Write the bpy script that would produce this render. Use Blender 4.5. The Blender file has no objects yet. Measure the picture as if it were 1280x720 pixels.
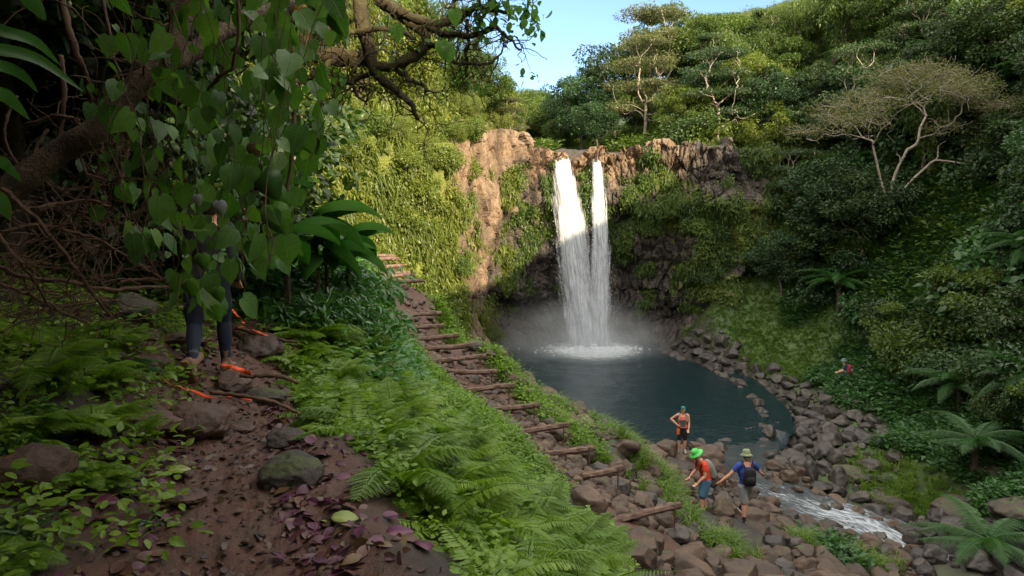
import bpy, math, random
import numpy as np
from mathutils import Vector
S = bpy.context.scene
COL = S.collection
rad = math.radians

# ------------------------------------------------------------------ camera
CAM_Z, PITCH, F = 9.0, rad(6.7), 853.0
cam = bpy.data.objects.new('camera', bpy.data.cameras.new('camera'))
COL.objects.link(cam)
cam.location = (0, 0, CAM_Z)
cam.rotation_euler = (rad(90) - PITCH, 0, 0)
cam.data.lens = F / 1280 * 36
cam.data.sensor_width = 36
cam.data.clip_start = 0.05
cam.data.clip_end = 2000
S.camera = cam

# ------------------------------------------------------------------ light
FILL_CLOUD = 11.5
SUN_EL, SUN_AZ = rad(23), rad(150)          # azimuth clockwise from +Y
world = bpy.data.worlds.new('World'); S.world = world
world.use_nodes = True
nt = world.node_tree; nt.nodes.clear()
wo = nt.nodes.new('ShaderNodeOutputWorld'); bg = nt.nodes.new('ShaderNodeBackground')
sky = nt.nodes.new('ShaderNodeTexSky'); sky.sky_type = 'NISHITA'; sky.sun_disc = False
sky.sun_elevation = SUN_EL; sky.sun_rotation = SUN_AZ
sky.air_density = .8; sky.dust_density = .3; sky.ozone_density = 2.5; sky.altitude = 300
tc = nt.nodes.new('ShaderNodeTexCoord'); mp = nt.nodes.new('ShaderNodeMapping')
mp.inputs['Scale'].default_value = (1, 1, 3.0)
cn = nt.nodes.new('ShaderNodeTexNoise'); cn.inputs['Scale'].default_value = 2.6
cn.inputs['Detail'].default_value = 8; cn.inputs['Roughness'].default_value = .58
# unseen bright cloud added overhead and south as fill light, clear blue low north
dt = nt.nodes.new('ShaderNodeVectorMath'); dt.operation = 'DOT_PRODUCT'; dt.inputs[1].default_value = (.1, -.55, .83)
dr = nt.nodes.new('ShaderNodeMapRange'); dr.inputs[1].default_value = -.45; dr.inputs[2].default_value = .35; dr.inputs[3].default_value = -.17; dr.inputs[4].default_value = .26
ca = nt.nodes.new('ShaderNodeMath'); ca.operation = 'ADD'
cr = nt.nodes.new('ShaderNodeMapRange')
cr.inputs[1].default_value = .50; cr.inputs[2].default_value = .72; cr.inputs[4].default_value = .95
cm = nt.nodes.new('ShaderNodeMixRGB'); cm.inputs[2].default_value = (FILL_CLOUD * 1.06, FILL_CLOUD * .98, FILL_CLOUD * .88, 1)
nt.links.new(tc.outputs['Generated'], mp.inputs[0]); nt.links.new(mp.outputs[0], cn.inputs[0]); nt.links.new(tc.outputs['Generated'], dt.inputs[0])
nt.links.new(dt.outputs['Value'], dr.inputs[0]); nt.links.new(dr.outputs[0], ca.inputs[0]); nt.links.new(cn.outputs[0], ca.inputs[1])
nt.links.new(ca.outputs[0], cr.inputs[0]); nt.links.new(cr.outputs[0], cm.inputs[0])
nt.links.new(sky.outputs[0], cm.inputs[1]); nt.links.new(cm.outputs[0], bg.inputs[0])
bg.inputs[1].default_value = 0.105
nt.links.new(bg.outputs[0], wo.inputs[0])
sl = bpy.data.lights.new('sun', 'SUN'); sl.energy = 4.5; sl.angle = rad(.6); sl.color = (1, .80, .54)
sun = bpy.data.objects.new('sun', sl); COL.objects.link(sun)
sdir = Vector((math.sin(SUN_AZ) * math.cos(SUN_EL), math.cos(SUN_AZ) * math.cos(SUN_EL), math.sin(SUN_EL)))
sun.rotation_euler = sdir.to_track_quat('Z', 'Y').to_euler()
sun.location = (30, -30, 40)
vs = S.view_settings
vs.view_transform = 'Standard'; vs.look = 'None'; vs.gamma = 1; vs.use_curve_mapping = False
vs.exposure = 1.62
S.render.engine = 'CYCLES'
cy = S.cycles
cy.use_denoising = True
try: cy.denoiser = 'OPENIMAGEDENOISE'; cy.denoising_input_passes = 'RGB_ALBEDO_NORMAL'
except Exception: pass
cy.max_bounces = 7; cy.diffuse_bounces = 3; cy.glossy_bounces = 2; cy.transmission_bounces = 4
cy.transparent_max_bounces = 10; cy.volume_bounces = 1; cy.sample_clamp_indirect = 6
cy.caustics_reflective = False; cy.caustics_refractive = False

# ------------------------------------------------------------------ helpers
ct, st_ = math.cos(PITCH), math.sin(PITCH)
def W(px, py, Y):
    """world point seen at photo pixel (px,py) at forward distance Y"""
    cx = (px - 640) / F; u = (360 - py) / F
    t = Y / (ct + u * st_)
    return np.array([cx * t, Y, CAM_Z + t * (u * ct - st_)])
def PX(x, y, z):
    """photo pixel of world point (vectorised)"""
    dz = z - CAM_Z
    dep = y * ct - dz * st_
    up = y * st_ + dz * ct
    return 640 + F * x / dep, 360 - F * up / dep, dep

def _h(ix, iy, iz, s=0):
    n = (ix.astype(np.int64) * 374761393 + iy.astype(np.int64) * 668265263 + iz.astype(np.int64) * 2147483647 + s * 1442695041) & 0xffffffff
    n = ((n ^ (n >> 13)) * 1274126177) & 0xffffffff
    n = ((n ^ (n >> 15)) * 2246822519) & 0xffffffff
    n = n ^ (n >> 16)
    return (n & 0xffffff) / float(0xffffff)
def vnoise(p, s=0):
    i = np.floor(p).astype(np.int64); f = p - i; f = f * f * (3 - 2 * f); r = 0
    for dx in (0, 1):
        for dy in (0, 1):
            for dz in (0, 1):
                w = (f[:, 0] if dx else 1 - f[:, 0]) * (f[:, 1] if dy else 1 - f[:, 1]) * (f[:, 2] if dz else 1 - f[:, 2])
                r = r + w * _h(i[:, 0] + dx, i[:, 1] + dy, i[:, 2] + dz, s)
    return r * 2 - 1
def fbm(p, sc=1.0, oc=4, s=0, g=.5):
    r = 0; a = 1.0; q = p * sc
    for k in range(oc):
        r = r + a * vnoise(q, s + k); a *= g; q = q * 2.03 + 7.1
    return r
def p3(x, y, z=0):
    x, y = np.broadcast_arrays(np.asarray(x, float), np.asarray(y, float))
    return np.stack([x.ravel(), y.ravel(), np.zeros(x.size) + np.ravel(z)], 1)
def cells(p, s=0, jit=.9):
    """Worley: (F1, F2, random value of the nearest cell)"""
    i = np.floor(p).astype(np.int64); n = len(p)
    d1 = np.full(n, 9.); d2 = np.full(n, 9.); rv = np.zeros(n)
    for dx in (-1, 0, 1):
        for dy in (-1, 0, 1):
            for dz in (-1, 0, 1):
                a, b, c = i[:, 0] + dx, i[:, 1] + dy, i[:, 2] + dz
                q = np.stack([a + .5 + (_h(a, b, c, s) - .5) * jit, b + .5 + (_h(a, b, c, s + 11) - .5) * jit, c + .5 + (_h(a, b, c, s + 23) - .5) * jit], 1)
                d = np.sqrt(((q - p) ** 2).sum(1)); m = d < d1
                d2 = np.where(m, d1, np.minimum(d2, d)); rv = np.where(m, _h(a, b, c, s + 37), rv); d1 = np.where(m, d, d1)
    return d1, d2, rv
def ss(a, b, x):
    t = np.clip((x - a) / (b - a), 0, 1); return t * t * (3 - 2 * t)

def mesh_np(name, V, faces, smooth=False, attrs=None, mats=None, midx=None):
    """faces: list of int arrays (n,k)"""
    me = bpy.data.meshes.new(name)
    V = np.asarray(V, np.float32)
    if not isinstance(faces, (list, tuple)): faces = [faces]
    faces = [np.asarray(f, np.int32) for f in faces if len(f)]
    me.vertices.add(len(V)); me.vertices.foreach_set('co', V.ravel())
    loops = np.concatenate([f.ravel() for f in faces])
    sizes = np.concatenate([np.full(len(f), f.shape[1], np.int32) for f in faces])
    me.loops.add(len(loops)); me.loops.foreach_set('vertex_index', loops)
    me.polygons.add(len(sizes))
    me.polygons.foreach_set('loop_start', np.concatenate([[0], np.cumsum(sizes)[:-1]]).astype(np.int32))
    try: me.polygons.foreach_set('loop_total', sizes)
    except Exception: pass
    if midx is not None: me.polygons.foreach_set('material_index', np.asarray(midx, np.int32))
    me.update(calc_edges=True)
    me.polygons.foreach_set('use_smooth', np.full(len(sizes), bool(smooth)))
    for k, v in (attrs or {}).items():
        v = np.asarray(v, np.float32)
        if v.ndim == 1:
            a = me.attributes.new(k, 'FLOAT', 'POINT'); a.data.foreach_set('value', v)
        else:
            a = me.attributes.new(k, 'FLOAT_VECTOR', 'POINT'); a.data.foreach_set('vector', v.ravel())
    if mats is not None:
        for m in (mats if isinstance(mats, (list, tuple)) else [mats]): me.materials.append(m)
    me.update()
    return me
def link(name, me, parent=None, loc=None):
    o = bpy.data.objects.new(name, me); COL.objects.link(o)
    if parent is not None: o.parent = parent
    if loc is not None: o.location = loc
    return o
def empty(name, loc=(0, 0, 0), rz=0):
    o = bpy.data.objects.new(name, None); COL.objects.link(o)
    o.location = loc; o.rotation_euler = (0, 0, rz); o.empty_display_size = .1
    return o
def tag(o, label=None, cat=None, group=None, kind=None):
    if label: o['label'] = label
    if cat: o['category'] = cat
    if group: o['group'] = group
    if kind: o['kind'] = kind
    return o
def copy_tree(o, parent=None):
    kids = list(o.children)
    c = o.copy(); COL.objects.link(c); c.parent = parent
    for k in kids: copy_tree(k, c)
    return c

class MB:
    """mesh accumulator"""
    def __init__(s): s.V = []; s.F = {}; s.n = 0; s.A = []; s.B = []
    def add(s, V, faces, rnd=0.5, lc=None):
        V = np.asarray(V, float)
        if not isinstance(faces, (list, tuple)): faces = [faces]
        for f in faces:
            f = np.asarray(f)
            if len(f): s.F.setdefault(f.shape[1], []).append(f + s.n)
        s.V.append(V); s.n += len(V)
        s.A.append(np.broadcast_to(np.asarray(rnd, float), (len(V),)))
        s.B.append(np.full((len(V), 3), 9.) if lc is None else lc)
        return s
    def mesh(s, name, mats=None, smooth=False):
        return mesh_np(name, np.concatenate(s.V), [np.concatenate(f) for f in s.F.values()], smooth, {'rnd': np.concatenate(s.A), **({'lc': np.concatenate(s.B)} if getattr(s, 'veins', False) else {})}, mats)
    def build(s, name, mat, parent=None, smooth=False, loc=None):
        return link(name, s.mesh(name, mat, smooth), parent, loc)

def frames(P):
    P = np.asarray(P, float); T = np.gradient(P, axis=0); T /= np.linalg.norm(T, axis=1)[:, None] + 1e-9
    up = np.array([0, 0, 1.]) if abs(T[0, 2]) < .9 else np.array([1., 0, 0])
    N = []; n = np.cross(up, T[0]); n /= np.linalg.norm(n)
    for t in T:
        n = n - t * n.dot(t); n /= np.linalg.norm(n) + 1e-9; N.append(n)
    N = np.array(N); return T, N, np.cross(T, N)
def tube(mb, P, R, k=6, rnd=.5, rough=0, seed=0, cap=True):
    P = np.asarray(P, float); n = len(P); R = np.broadcast_to(np.asarray(R, float), (n,))
    T, N, B = frames(P)
    a = np.linspace(0, 2 * math.pi, k, endpoint=False)
    ring = np.cos(a)[None, :, None] * N[:, None] + np.sin(a)[None, :, None] * B[:, None]
    rr = R[:, None] * np.ones((1, k))
    if rough: rr = rr * (1 + rough * (np.random.RandomState(seed).rand(n, k) - .5) * 2)
    V = (P[:, None] + ring * rr[:, :, None]).reshape(-1, 3)
    i = np.arange(n - 1)[:, None] * k; j = np.arange(k)[None]; j2 = (j + 1) % k
    Fq = np.stack([i + j, i + j2, i + k + j2, i + k + j], 2).reshape(-1, 4)
    fs = [Fq]
    if cap:
        V = np.vstack([V, P[0], P[-1]]); c0, c1 = n * k, n * k + 1
        jj = np.arange(k); jn = (jj + 1) % k
        fs.append(np.vstack([np.stack([jn, jj, np.full(k, c0)], 1), np.stack([(n - 1) * k + jj, (n - 1) * k + jn, np.full(k, c1)], 1)]))
    mb.add(V, fs, rnd)
def loft(mb, rings, rnd=.5, k=14):
    """rings: list of (center, axis x vec, axis y vec) ellipses"""
    a = np.linspace(0, 2 * math.pi, k, endpoint=False); V = []
    for c, u, v in rings:
        V.append(np.asarray(c)[None] + np.cos(a)[:, None] * np.asarray(u)[None] + np.sin(a)[:, None] * np.asarray(v)[None])
    n = len(V); V = np.vstack(V + [np.asarray(rings[0][0])[None], np.asarray(rings[-1][0])[None]])
    i = np.arange(n - 1)[:, None] * k; j = np.arange(k)[None]; j2 = (j + 1) % k
    Fq = np.stack([i + j, i + j2, i + k + j2, i + k + j], 2).reshape(-1, 4)
    jj = np.arange(k); jn = (jj + 1) % k
    Ft = np.vstack([np.stack([jn, jj, np.full(k, n * k)], 1), np.stack([(n - 1) * k + jj, (n - 1) * k + jn, np.full(k, n * k + 1)], 1)])
    mb.add(V, [Fq, Ft], rnd)
def spline(pts, n):
    """Catmull-Rom through pts"""
    P = np.asarray(pts, float); P = np.vstack([2 * P[0] - P[1], P, 2 * P[-1] - P[-2]]); m = len(P) - 3
    t = np.linspace(0, m - 1e-6, n); i = t.astype(int); f = (t - i)[:, None]
    a, b, c, d = P[i], P[i + 1], P[i + 2], P[i + 3]
    return .5 * (2 * b + (c - a) * f + (2 * a - 5 * b + 4 * c - d) * f ** 2 + (3 * b - a - 3 * c + d) * f ** 3)
def rotz(a):
    c, s = math.cos(a), math.sin(a); return np.array([[c, -s, 0], [s, c, 0], [0, 0, 1.]])
def scatter_np(T, Fq, pos, X, Y, Z, sc):
    """place template verts T (m,3) at pos (n,3) with axes X,Y,Z (n,3) scale sc (n,) or (n,3) -> V, faces"""
    sc = np.asarray(sc, float)
    if sc.ndim == 1: sc = np.stack([sc] * 3, 1)
    V = pos[:, None] + T[None, :, 0:1] * (X * sc[:, 0:1])[:, None] + T[None, :, 1:2] * (Y * sc[:, 1:2])[:, None] + T[None, :, 2:3] * (Z * sc[:, 2:3])[:, None]
    m = len(T); off = (np.arange(len(pos)) * m)[:, None, None]
    return V.reshape(-1, 3), [(f[None] + off).reshape(-1, f.shape[1]) for f in Fq]
def nrm(v): return v / (np.linalg.norm(v, axis=-1, keepdims=True) + 1e-9)

# ------------------------------------------------------------------ materials
def newmat(name):
    m = bpy.data.materials.new(name); m.use_nodes = True; m.node_tree.nodes.clear()
    return m, m.node_tree, m.node_tree.nodes, m.node_tree.links
def N_(nt, t, **kw):
    n = nt.nodes.new('ShaderNode' + t)
    for k, v in kw.items():
        if k.startswith('i_'):
            key = k[2:]; key = int(key) if key.isdigit() else key.replace('_', ' ')
            n.inputs[key].default_value = v
        else: setattr(n, k, v)
    return n
def ramp(nt, stops, interp='LINEAR'):
    r = nt.nodes.new('ShaderNodeValToRGB'); e = r.color_ramp; e.interpolation = interp
    while len(e.elements) > 1: e.elements.remove(e.elements[-1])
    e.elements[0].position = stops[0][0]; e.elements[0].color = (*stops[0][1], 1)
    for p, c in stops[1:]:
        x = e.elements.new(p); x.color = (*c, 1)
    return r
def noise(nt, sc, det=5, ro=.55, vec=None, dist=0):
    n = N_(nt, 'TexNoise'); n.inputs['Scale'].default_value = sc; n.inputs['Detail'].default_value = det
    n.inputs['Roughness'].default_value = ro; n.inputs['Distortion'].default_value = dist
    if vec is not None: nt.links.new(vec, n.inputs['Vector'])
    return n
def leafmat(name, cols, trans=.35, rough=.42, spec=.4, tint=None, obj_var=.35, bump=0, veins=False):
    m, t, n, L = newmat(name)
    at = N_(t, 'Attribute', attribute_name='rnd'); oi = N_(t, 'ObjectInfo')
    mx = N_(t, 'Math', operation='MULTIPLY_ADD'); mx.inputs[1].default_value = obj_var
    L.new(oi.outputs['Random'], mx.inputs[0])
    sc_ = N_(t, 'Math', operation='MULTIPLY'); sc_.inputs[1].default_value = 1 - obj_var; L.new(at.outputs['Fac'], sc_.inputs[0])
    L.new(sc_.outputs[0], mx.inputs[2])
    k = len(cols); r = ramp(t, [(i / max(1, k - 1), c) for i, c in enumerate(cols)]); L.new(mx.outputs[0], r.inputs[0])
    b = N_(t, 'BsdfPrincipled'); col = r.outputs[0]
    if veins:
        la = N_(t, 'Attribute', attribute_name='lc'); sp = N_(t, 'SeparateXYZ'); L.new(la.outputs['Vector'], sp.inputs[0])
        ay = N_(t, 'Math', operation='ABSOLUTE'); L.new(sp.outputs[1], ay.inputs[0])
        e1 = N_(t, 'Math', operation='MULTIPLY_ADD'); e1.inputs[1].default_value = -.85; L.new(ay.outputs[0], e1.inputs[0]); L.new(sp.outputs[0], e1.inputs[2])
        e2 = N_(t, 'Math', operation='MULTIPLY'); e2.inputs[1].default_value = 46; L.new(e1.outputs[0], e2.inputs[0]); e3 = N_(t, 'Math', operation='COSINE'); L.new(e2.outputs[0], e3.inputs[0])
        e4 = N_(t, 'MapRange'); e4.inputs[1].default_value = .86; e4.inputs[2].default_value = 1.0; L.new(e3.outputs[0], e4.inputs[0])
        e5 = N_(t, 'MapRange'); e5.inputs[1].default_value = .028; e5.inputs[2].default_value = .008; L.new(ay.outputs[0], e5.inputs[0]); e6 = N_(t, 'Math', operation='MAXIMUM'); L.new(e4.outputs[0], e6.inputs[0]); L.new(e5.outputs[0], e6.inputs[1])
        bl = noise(t, 60, 4, .6, N_(t, 'NewGeometry').outputs['Position']); bm_ = N_(t, 'MapRange'); bm_.inputs[3].default_value = .55; bm_.inputs[4].default_value = 1.5; L.new(bl.outputs[0], bm_.inputs[0])
        mb_ = N_(t, 'MixRGB', blend_type='MULTIPLY'); mb_.inputs[0].default_value = 1; L.new(col, mb_.inputs[1]); L.new(bm_.outputs[0], mb_.inputs[2])
        vm = N_(t, 'MixRGB'); f_ = N_(t, 'Math', operation='MULTIPLY'); f_.inputs[1].default_value = .55; L.new(e6.outputs[0], f_.inputs[0]); L.new(f_.outputs[0], vm.inputs[0]); L.new(mb_.outputs[0], vm.inputs[1]); vm.inputs[2].default_value = (.12, .2, .07, 1); col = vm.outputs[0]
        vb_ = N_(t, 'Bump'); vb_.inputs[0].default_value = .6; vb_.inputs[1].default_value = .003; vb_.invert = True; L.new(e6.outputs[0], vb_.inputs['Height']); L.new(vb_.outputs[0], b.inputs['Normal'])
    L.new(col, b.inputs['Base Color'])
    b.inputs['Roughness'].default_value = rough; b.inputs['Specular IOR Level'].default_value = spec
    tr = N_(t, 'BsdfTranslucent'); g = N_(t, 'MixRGB', blend_type='MULTIPLY'); g.inputs[0].default_value = 1
    g.inputs[2].default_value = tint or (1.5, 1.6, .6, 1); L.new(col, g.inputs[1]); L.new(g.outputs[0], tr.inputs[0])
    mix = N_(t, 'MixShader'); mix.inputs[0].default_value = trans; L.new(b.outputs[0], mix.inputs[1]); L.new(tr.outputs[0], mix.inputs[2])
    if bump:
        tcn = N_(t, 'TexCoord'); nn = noise(t, bump, 3, .5, tcn.outputs['Object']); bp = N_(t, 'Bump'); bp.inputs[0].default_value = .5; bp.inputs[1].default_value = .004
        L.new(nn.outputs[0], bp.inputs['Height']); L.new(bp.outputs[0], b.inputs['Normal'])
    o = N_(t, 'OutputMaterial'); L.new(mix.outputs[0], o.inputs[0])
    return m
def solidmat(name, col, col2=None, sc=8, rough=.7, bump=.3, bsc=None, spec=.3, metal=0, dist=.01):
    m, t, n, L = newmat(name)
    b = N_(t, 'BsdfPrincipled'); tcn = N_(t, 'TexCoord'); v = tcn.outputs['Object']
    nn = noise(t, sc, 6, .6, v)
    r = ramp(t, [(.3, col), (.7, col2 or col)]); L.new(nn.outputs[0], r.inputs[0]); L.new(r.outputs[0], b.inputs['Base Color'])
    b.inputs['Roughness'].default_value = rough; b.inputs['Specular IOR Level'].default_value = spec; b.inputs['Metallic'].default_value = metal
    if bump:
        n2 = noise(t, bsc or sc * 4, 6, .6, v); bp = N_(t, 'Bump'); bp.inputs[0].default_value = bump; bp.inputs[1].default_value = dist
        L.new(n2.outputs[0], bp.inputs['Height']); L.new(bp.outputs[0], b.inputs['Normal'])
    o = N_(t, 'OutputMaterial'); L.new(b.outputs[0], o.inputs[0]); return m
# ================================================================== terrain
def Wl(*t): return [W(*p) for p in t]
near = Wl((300,720,3.0),(250,560,4.6),(265,485,6.0),(310,410,8.5),
  (100,600,3.6),(0,640,3.0),(0,500,4.2),(60,450,5),(150,400,6.5),(0,400,6),
  (430,560,4.5),(540,700,3.15),(620,720,3.6),(680,720,4.4),(760,720,6.5),(800,720,9),(520,560,6),(585,600,6.5),(665,640,7.5),
  (532,500,10),(400,420,9),(450,420,12),(472,450,14.5),(592,560,11),(692,665,10),
  (480,330,26.5),(503,365,23.5),(520,405,20.8),(560,447,18.5),(597,480,16.8),(645,525,15),(672,550,14.2),(707,575,13.5),(740,605,12.7),(808,657,11.6),
  (540,380,22.5),(600,440,19),(660,510,16.5),(700,522,17.2),(780,560,16.3),(760,548,20.5),(720,520,19.5),
  (850,572,23.8),(880,640,17),(935,655,16),(820,620,15.5),(900,720,12),(1000,700,15),(1080,720,15.8),(840,600,19.5),(900,600,21.5),
  (960,580,23.5),(1000,600,22.5),(1060,630,21.8),(1100,560,25),(1160,640,21.5),(1000,480,35),(1060,500,31.5),(1040,540,27.5),
  (1000,450,37),(1060,455,35),(1100,420,34),(1000,400,39),(950,380,41.5),(900,405,40.7),(1150,540,26),(1200,500,26.5),(1250,640,19),(1200,690,17.5),(1280,690,17),(1210,590,22))
B_pts = [tuple(p) for p in near] + [(0,0,7.42),(-.9,1.5,7.4),(-1.6,3.8,7.42),(-1,-5,7.6),(-6,6,8.7),(-8,8,9.8),(-12,10,12.5),(-20,10,19),(-4,0,8.3),(-6,0,9.4),(-10,0,12),(-5.5,9,8.3),(-7,13,8.8),(-8,18,9.3),(-11,18,12),
  (.75,1.0,7.35),(1.6,1.5,6.8),(3,2,5.6),(4,5,4.9),(5,9,3.5),(0,22,2.0),(1,27,.5),(-1.8,27.5,2.0),(-3.2,31,1.4),(3,24,.5),(-2.4,34,.9),(-5.8,28,6.6),(-7.2,26,8),
  (10,5,2.0),(12,7,7),(8,12,1.4),(14,13,1.0),(18,14,4.5),(17,7,13),(24,8,23.5),(28,4,27),(18,-2,21),(10,-3,13.5),(13,-8,21),(6,-9,14.5),(22,16,12),(30,16,24),(36,20,27),(0,-15,14),(8,-16,19),(-15,-15,16),(30,-14,30)]  # high points here: unseen ridge right and behind camera, shaped to shade near ground
right = Wl((1280,600,20.5),(1280,450,25),(1280,300,30),(1280,150,36),(1280,0,42),(1200,420,29),(1180,300,34.5),(1160,180,40),(1140,60,46),
  (1100,300,38),(1100,200,42),(1080,50,51),(1040,350,39.5),(1000,290,42.5),(1000,200,47),(960,210,46.5),(950,110,55))
right = [tuple(p) for p in right] + [(45,40,32),(60,60,45),(40,70,34),(25,80,28)]
U_pts = [(1,47,12.2),(3,46,12.35),(6,46,12.35),(9,46,12.5),(3,60,12.9),(8,60,13.2),(12,50,13.8),(13,46,12.9),(5,80,14.5),(15,60,18),(10,90,20)] + [tuple(p) for p in
  Wl((600,176,37.8),(640,182,40.5),(670,188,44),(640,150,90),(600,120,80),(690,160,110),(580,150,50),(520,200,37))] + \
  [(-5,31,9.8),(-7,27,8.9),(-9.5,23.5,9.3),(-13,19,12.5),(-8,34,12.8),(-12,30,16),(-15,38,20),(-12,48,20),(-5,50,15.5),(-2.5,43,13.2),(-4,38,12.9),(-30,20,30),(-40,50,40),(-30,90,34),(-10,70,17),(0,150,24),(40,150,30),(-60,150,34),(15,120,22),(-20,-10,20),(-60,0,50)]
def rbf_fit(P, lam=.02):
    P = np.array(P, float); n = len(P)
    A = np.sqrt(((P[:, None, :2] - P[None, :, :2]) ** 2).sum(2) + .25)
    M = np.zeros((n + 3, n + 3)); M[:n, :n] = -A + 0 * np.eye(n); M[:n, :n] -= lam * np.eye(n) * -1
    M[:n, n] = 1; M[n, :n] = 1; M[:n, n + 1:] = P[:, :2]; M[n + 1:, :n] = P[:, :2].T
    w = np.linalg.solve(M, np.concatenate([P[:, 2], [0, 0, 0]]))
    return P, w
def rbf_ev(fit, x, y):
    P, w = fit; out = np.empty(len(x)); n = len(P)
    for a in range(0, len(x), 40000):
        X, Y = x[a:a + 40000], y[a:a + 40000]
        D = np.sqrt((X[:, None] - P[None, :, 0]) ** 2 + (Y[:, None] - P[None, :, 1]) ** 2 + .25)
        out[a:a + 40000] = -D @ w[:n] + w[n] + X * w[n + 1] + Y * w[n + 2]
    return out
fitB, fitU = rbf_fit(B_pts + right), rbf_fit(U_pts + right)

CLIFF = spline([(-30,8),(-16,18),(-9.8,23.8),(-7.4,27),(-5.2,30.5),(-3.4,34.5),(-2.1,38),(-.4,41.2),(2,43.6),(5,44.6),(8.5,44.2),(11.5,43.2),(14,43.2),(17,44.5),(22,48),(30,56),(60,90)], 900)
CT = np.gradient(CLIFF, axis=0); CT /= np.linalg.norm(CT, axis=1)[:, None]
CN = np.stack([CT[:, 1], -CT[:, 0]], 1)                    # towards the pool
CS = np.concatenate([[0], np.cumsum(np.linalg.norm(np.diff(CLIFF, axis=0), axis=1))])
def cliff_sd(x, y):
    """signed distance behind the cliff line (+ = behind)"""
    out = np.empty(len(x))
    for a in range(0, len(x), 20000):
        X, Y = x[a:a + 20000], y[a:a + 20000]
        D = (X[:, None] - CLIFF[None, ::3, 0]) ** 2 + (Y[:, None] - CLIFF[None, ::3, 1]) ** 2
        i = D.argmin(1) * 3
        sg = (X - CLIFF[i, 0]) * CN[i, 0] + (Y - CLIFF[i, 1]) * CN[i, 1]
        out[a:a + 20000] = -np.sign(sg) * np.sqrt(D.min(1))
    return out
def seg_d(x, y, P):
    d = np.full(len(x), 1e9); tt = np.zeros(len(x))
    for k in range(len(P) - 1):
        a, b = np.array(P[k][:2]), np.array(P[k + 1][:2]); ab = b - a
        t = np.clip(((x - a[0]) * ab[0] + (y - a[1]) * ab[1]) / ab.dot(ab), 0, 1)
        q = np.hypot(x - a[0] - t * ab[0], y - a[1] - t * ab[1]); m = q < d
        tt = np.where(m, k + t, tt); d = np.where(m, q, d)
    return d, tt
POOL = [(-2.2,39.5),(-.5,43),(4.4,45.5),(8.5,44.6),(10.6,39.5),(11.9,35),(11.5,30),(10.6,27.2),(9.2,25.6),(7.8,25.0),(5.5,25.2),(3.5,26),(1.8,27.6),(0,30.5),(-1.3,34.5)]
def poly_sd(x, y, P):
    P = P + [P[0]]; d, _ = seg_d(x, y, P); c = np.zeros(len(x), bool)
    for k in range(len(P) - 1):
        (x1, y1), (x2, y2) = P[k], P[k + 1]
        c ^= ((y1 > y) != (y2 > y)) & (x < (x2 - x1) * (y - y1) / (y2 - y1 + 1e-12) + x1)
    return np.where(c, -d, d)
STREAM = [(9.1,26.0,-.04),(8.7,24.8,-.06),(8.3,23.8,-.11),(7.9,22.6,-.2),(8.6,21.3,-.26),(9.6,20.4,-.36),(10.6,19.9,-.55),(11.4,19.3,-.8),(12.1,18.6,-1.05),(13.2,17.4,-1.3),(15,15.5,-1.6),(18,12,-2.2)]
TRAIL = [(-1.0,-6),(-1.15,0),(-1.2,2),(-1.35,3),(-1.75,4),(-2.15,5),(-2.6,6.2),(-3.0,8),(-3.4,10),(-4.2,14),(-5.0,20),(-5.4,25),(-4.9,26)]
ST = [W(480,330,26.5), W(503,365,23.5), W(520,405,20.8), W(560,447,18.5), W(597,480,16.8), W(645,525,15), W(672,550,14.2), W(707,575,13.5), W(740,605,12.7), W(808,657,11.6)]
def height(x, y, detail=True):
    x = np.asarray(x, float); y = np.asarray(y, float); sh = x.shape; x = x.ravel(); y = y.ravel()
    sd = cliff_sd(x, y)
    zB = rbf_ev(fitB, x, y); zU = rbf_ev(fitU, x, y)
    pd = poly_sd(x, y, POOL)
    zB = np.minimum(zB, .3 + .35 * np.maximum(pd, 0) + 1.2 * np.maximum(pd - 1.2, 0) + 99 * ((x < 3) & (y < 28)))
    zB = np.where(pd < .6, zB * ss(-.1, .6, pd) + (1 - ss(-.1, .6, pd)) * np.maximum(-2.2, pd * .45 - .12), zB)
    inb = (sd < 0)
    low = ss(-.9, .5, sd) * ss(-5, -3, x) * (1 - ss(15.5, 17.5, x)); zB = zB - low * np.maximum(0, zB + 1.4)
    w = ss(3.1, 4.2, sd) * ss(-8.5, -6.5, x) + ss(.6, 2.2, sd) * (1 - ss(-8.5, -6.5, x))
    z = zB * (1 - w) + zU * w
    # stream channel
    sdist, tt = seg_d(x, y, STREAM); zs = np.interp(tt, np.arange(len(STREAM)), [p[2] for p in STREAM]) - .22
    k = 1 - ss(.55, 1.6, sdist); z = z * (1 - k) + np.minimum(z, zs + .1) * k
    # trail
    td, _ = seg_d(x, y, TRAIL); q = p3(x, y)
    if detail:
        r = np.hypot(x, y); nearw = 1 - ss(8, 16, r)
        stw = 1 - ss(.9, 1.4, seg_d(x, y, ST)[0])
        tw = 1 - ss(.35, .8, td)
        z = z + (.09 * fbm(q, 1.1, 3, 3)) * (1 - .6 * tw) * (1 - .5 * stw)
        z = z + nearw * (.022 * fbm(q, 6, 4, 5) - .07 * tw * nearw) + nearw * tw * .02 * fbm(q, 14, 3, 9)
        far = ss(14, 40, r); z = z + far * (.5 * fbm(q, .25, 4, 7)) * ss(0, 6, np.abs(sd)) * ss(.5, 4, pd)
    z = z + np.clip(r_far(x, y), 0, 60)
    return z.reshape(sh)
def r_far(x, y):
    r = np.hypot(x, y - 30); return ss(160, 400, r) * 5
_G = []
def _grid(x0, x1, y0, y1, st):
    xs = np.arange(x0, x1, st); ys = np.arange(y0, y1, st); X, Y = np.meshgrid(xs, ys); _G.append((x0, y0, st, len(xs), len(ys), height(X, Y)))
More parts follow.
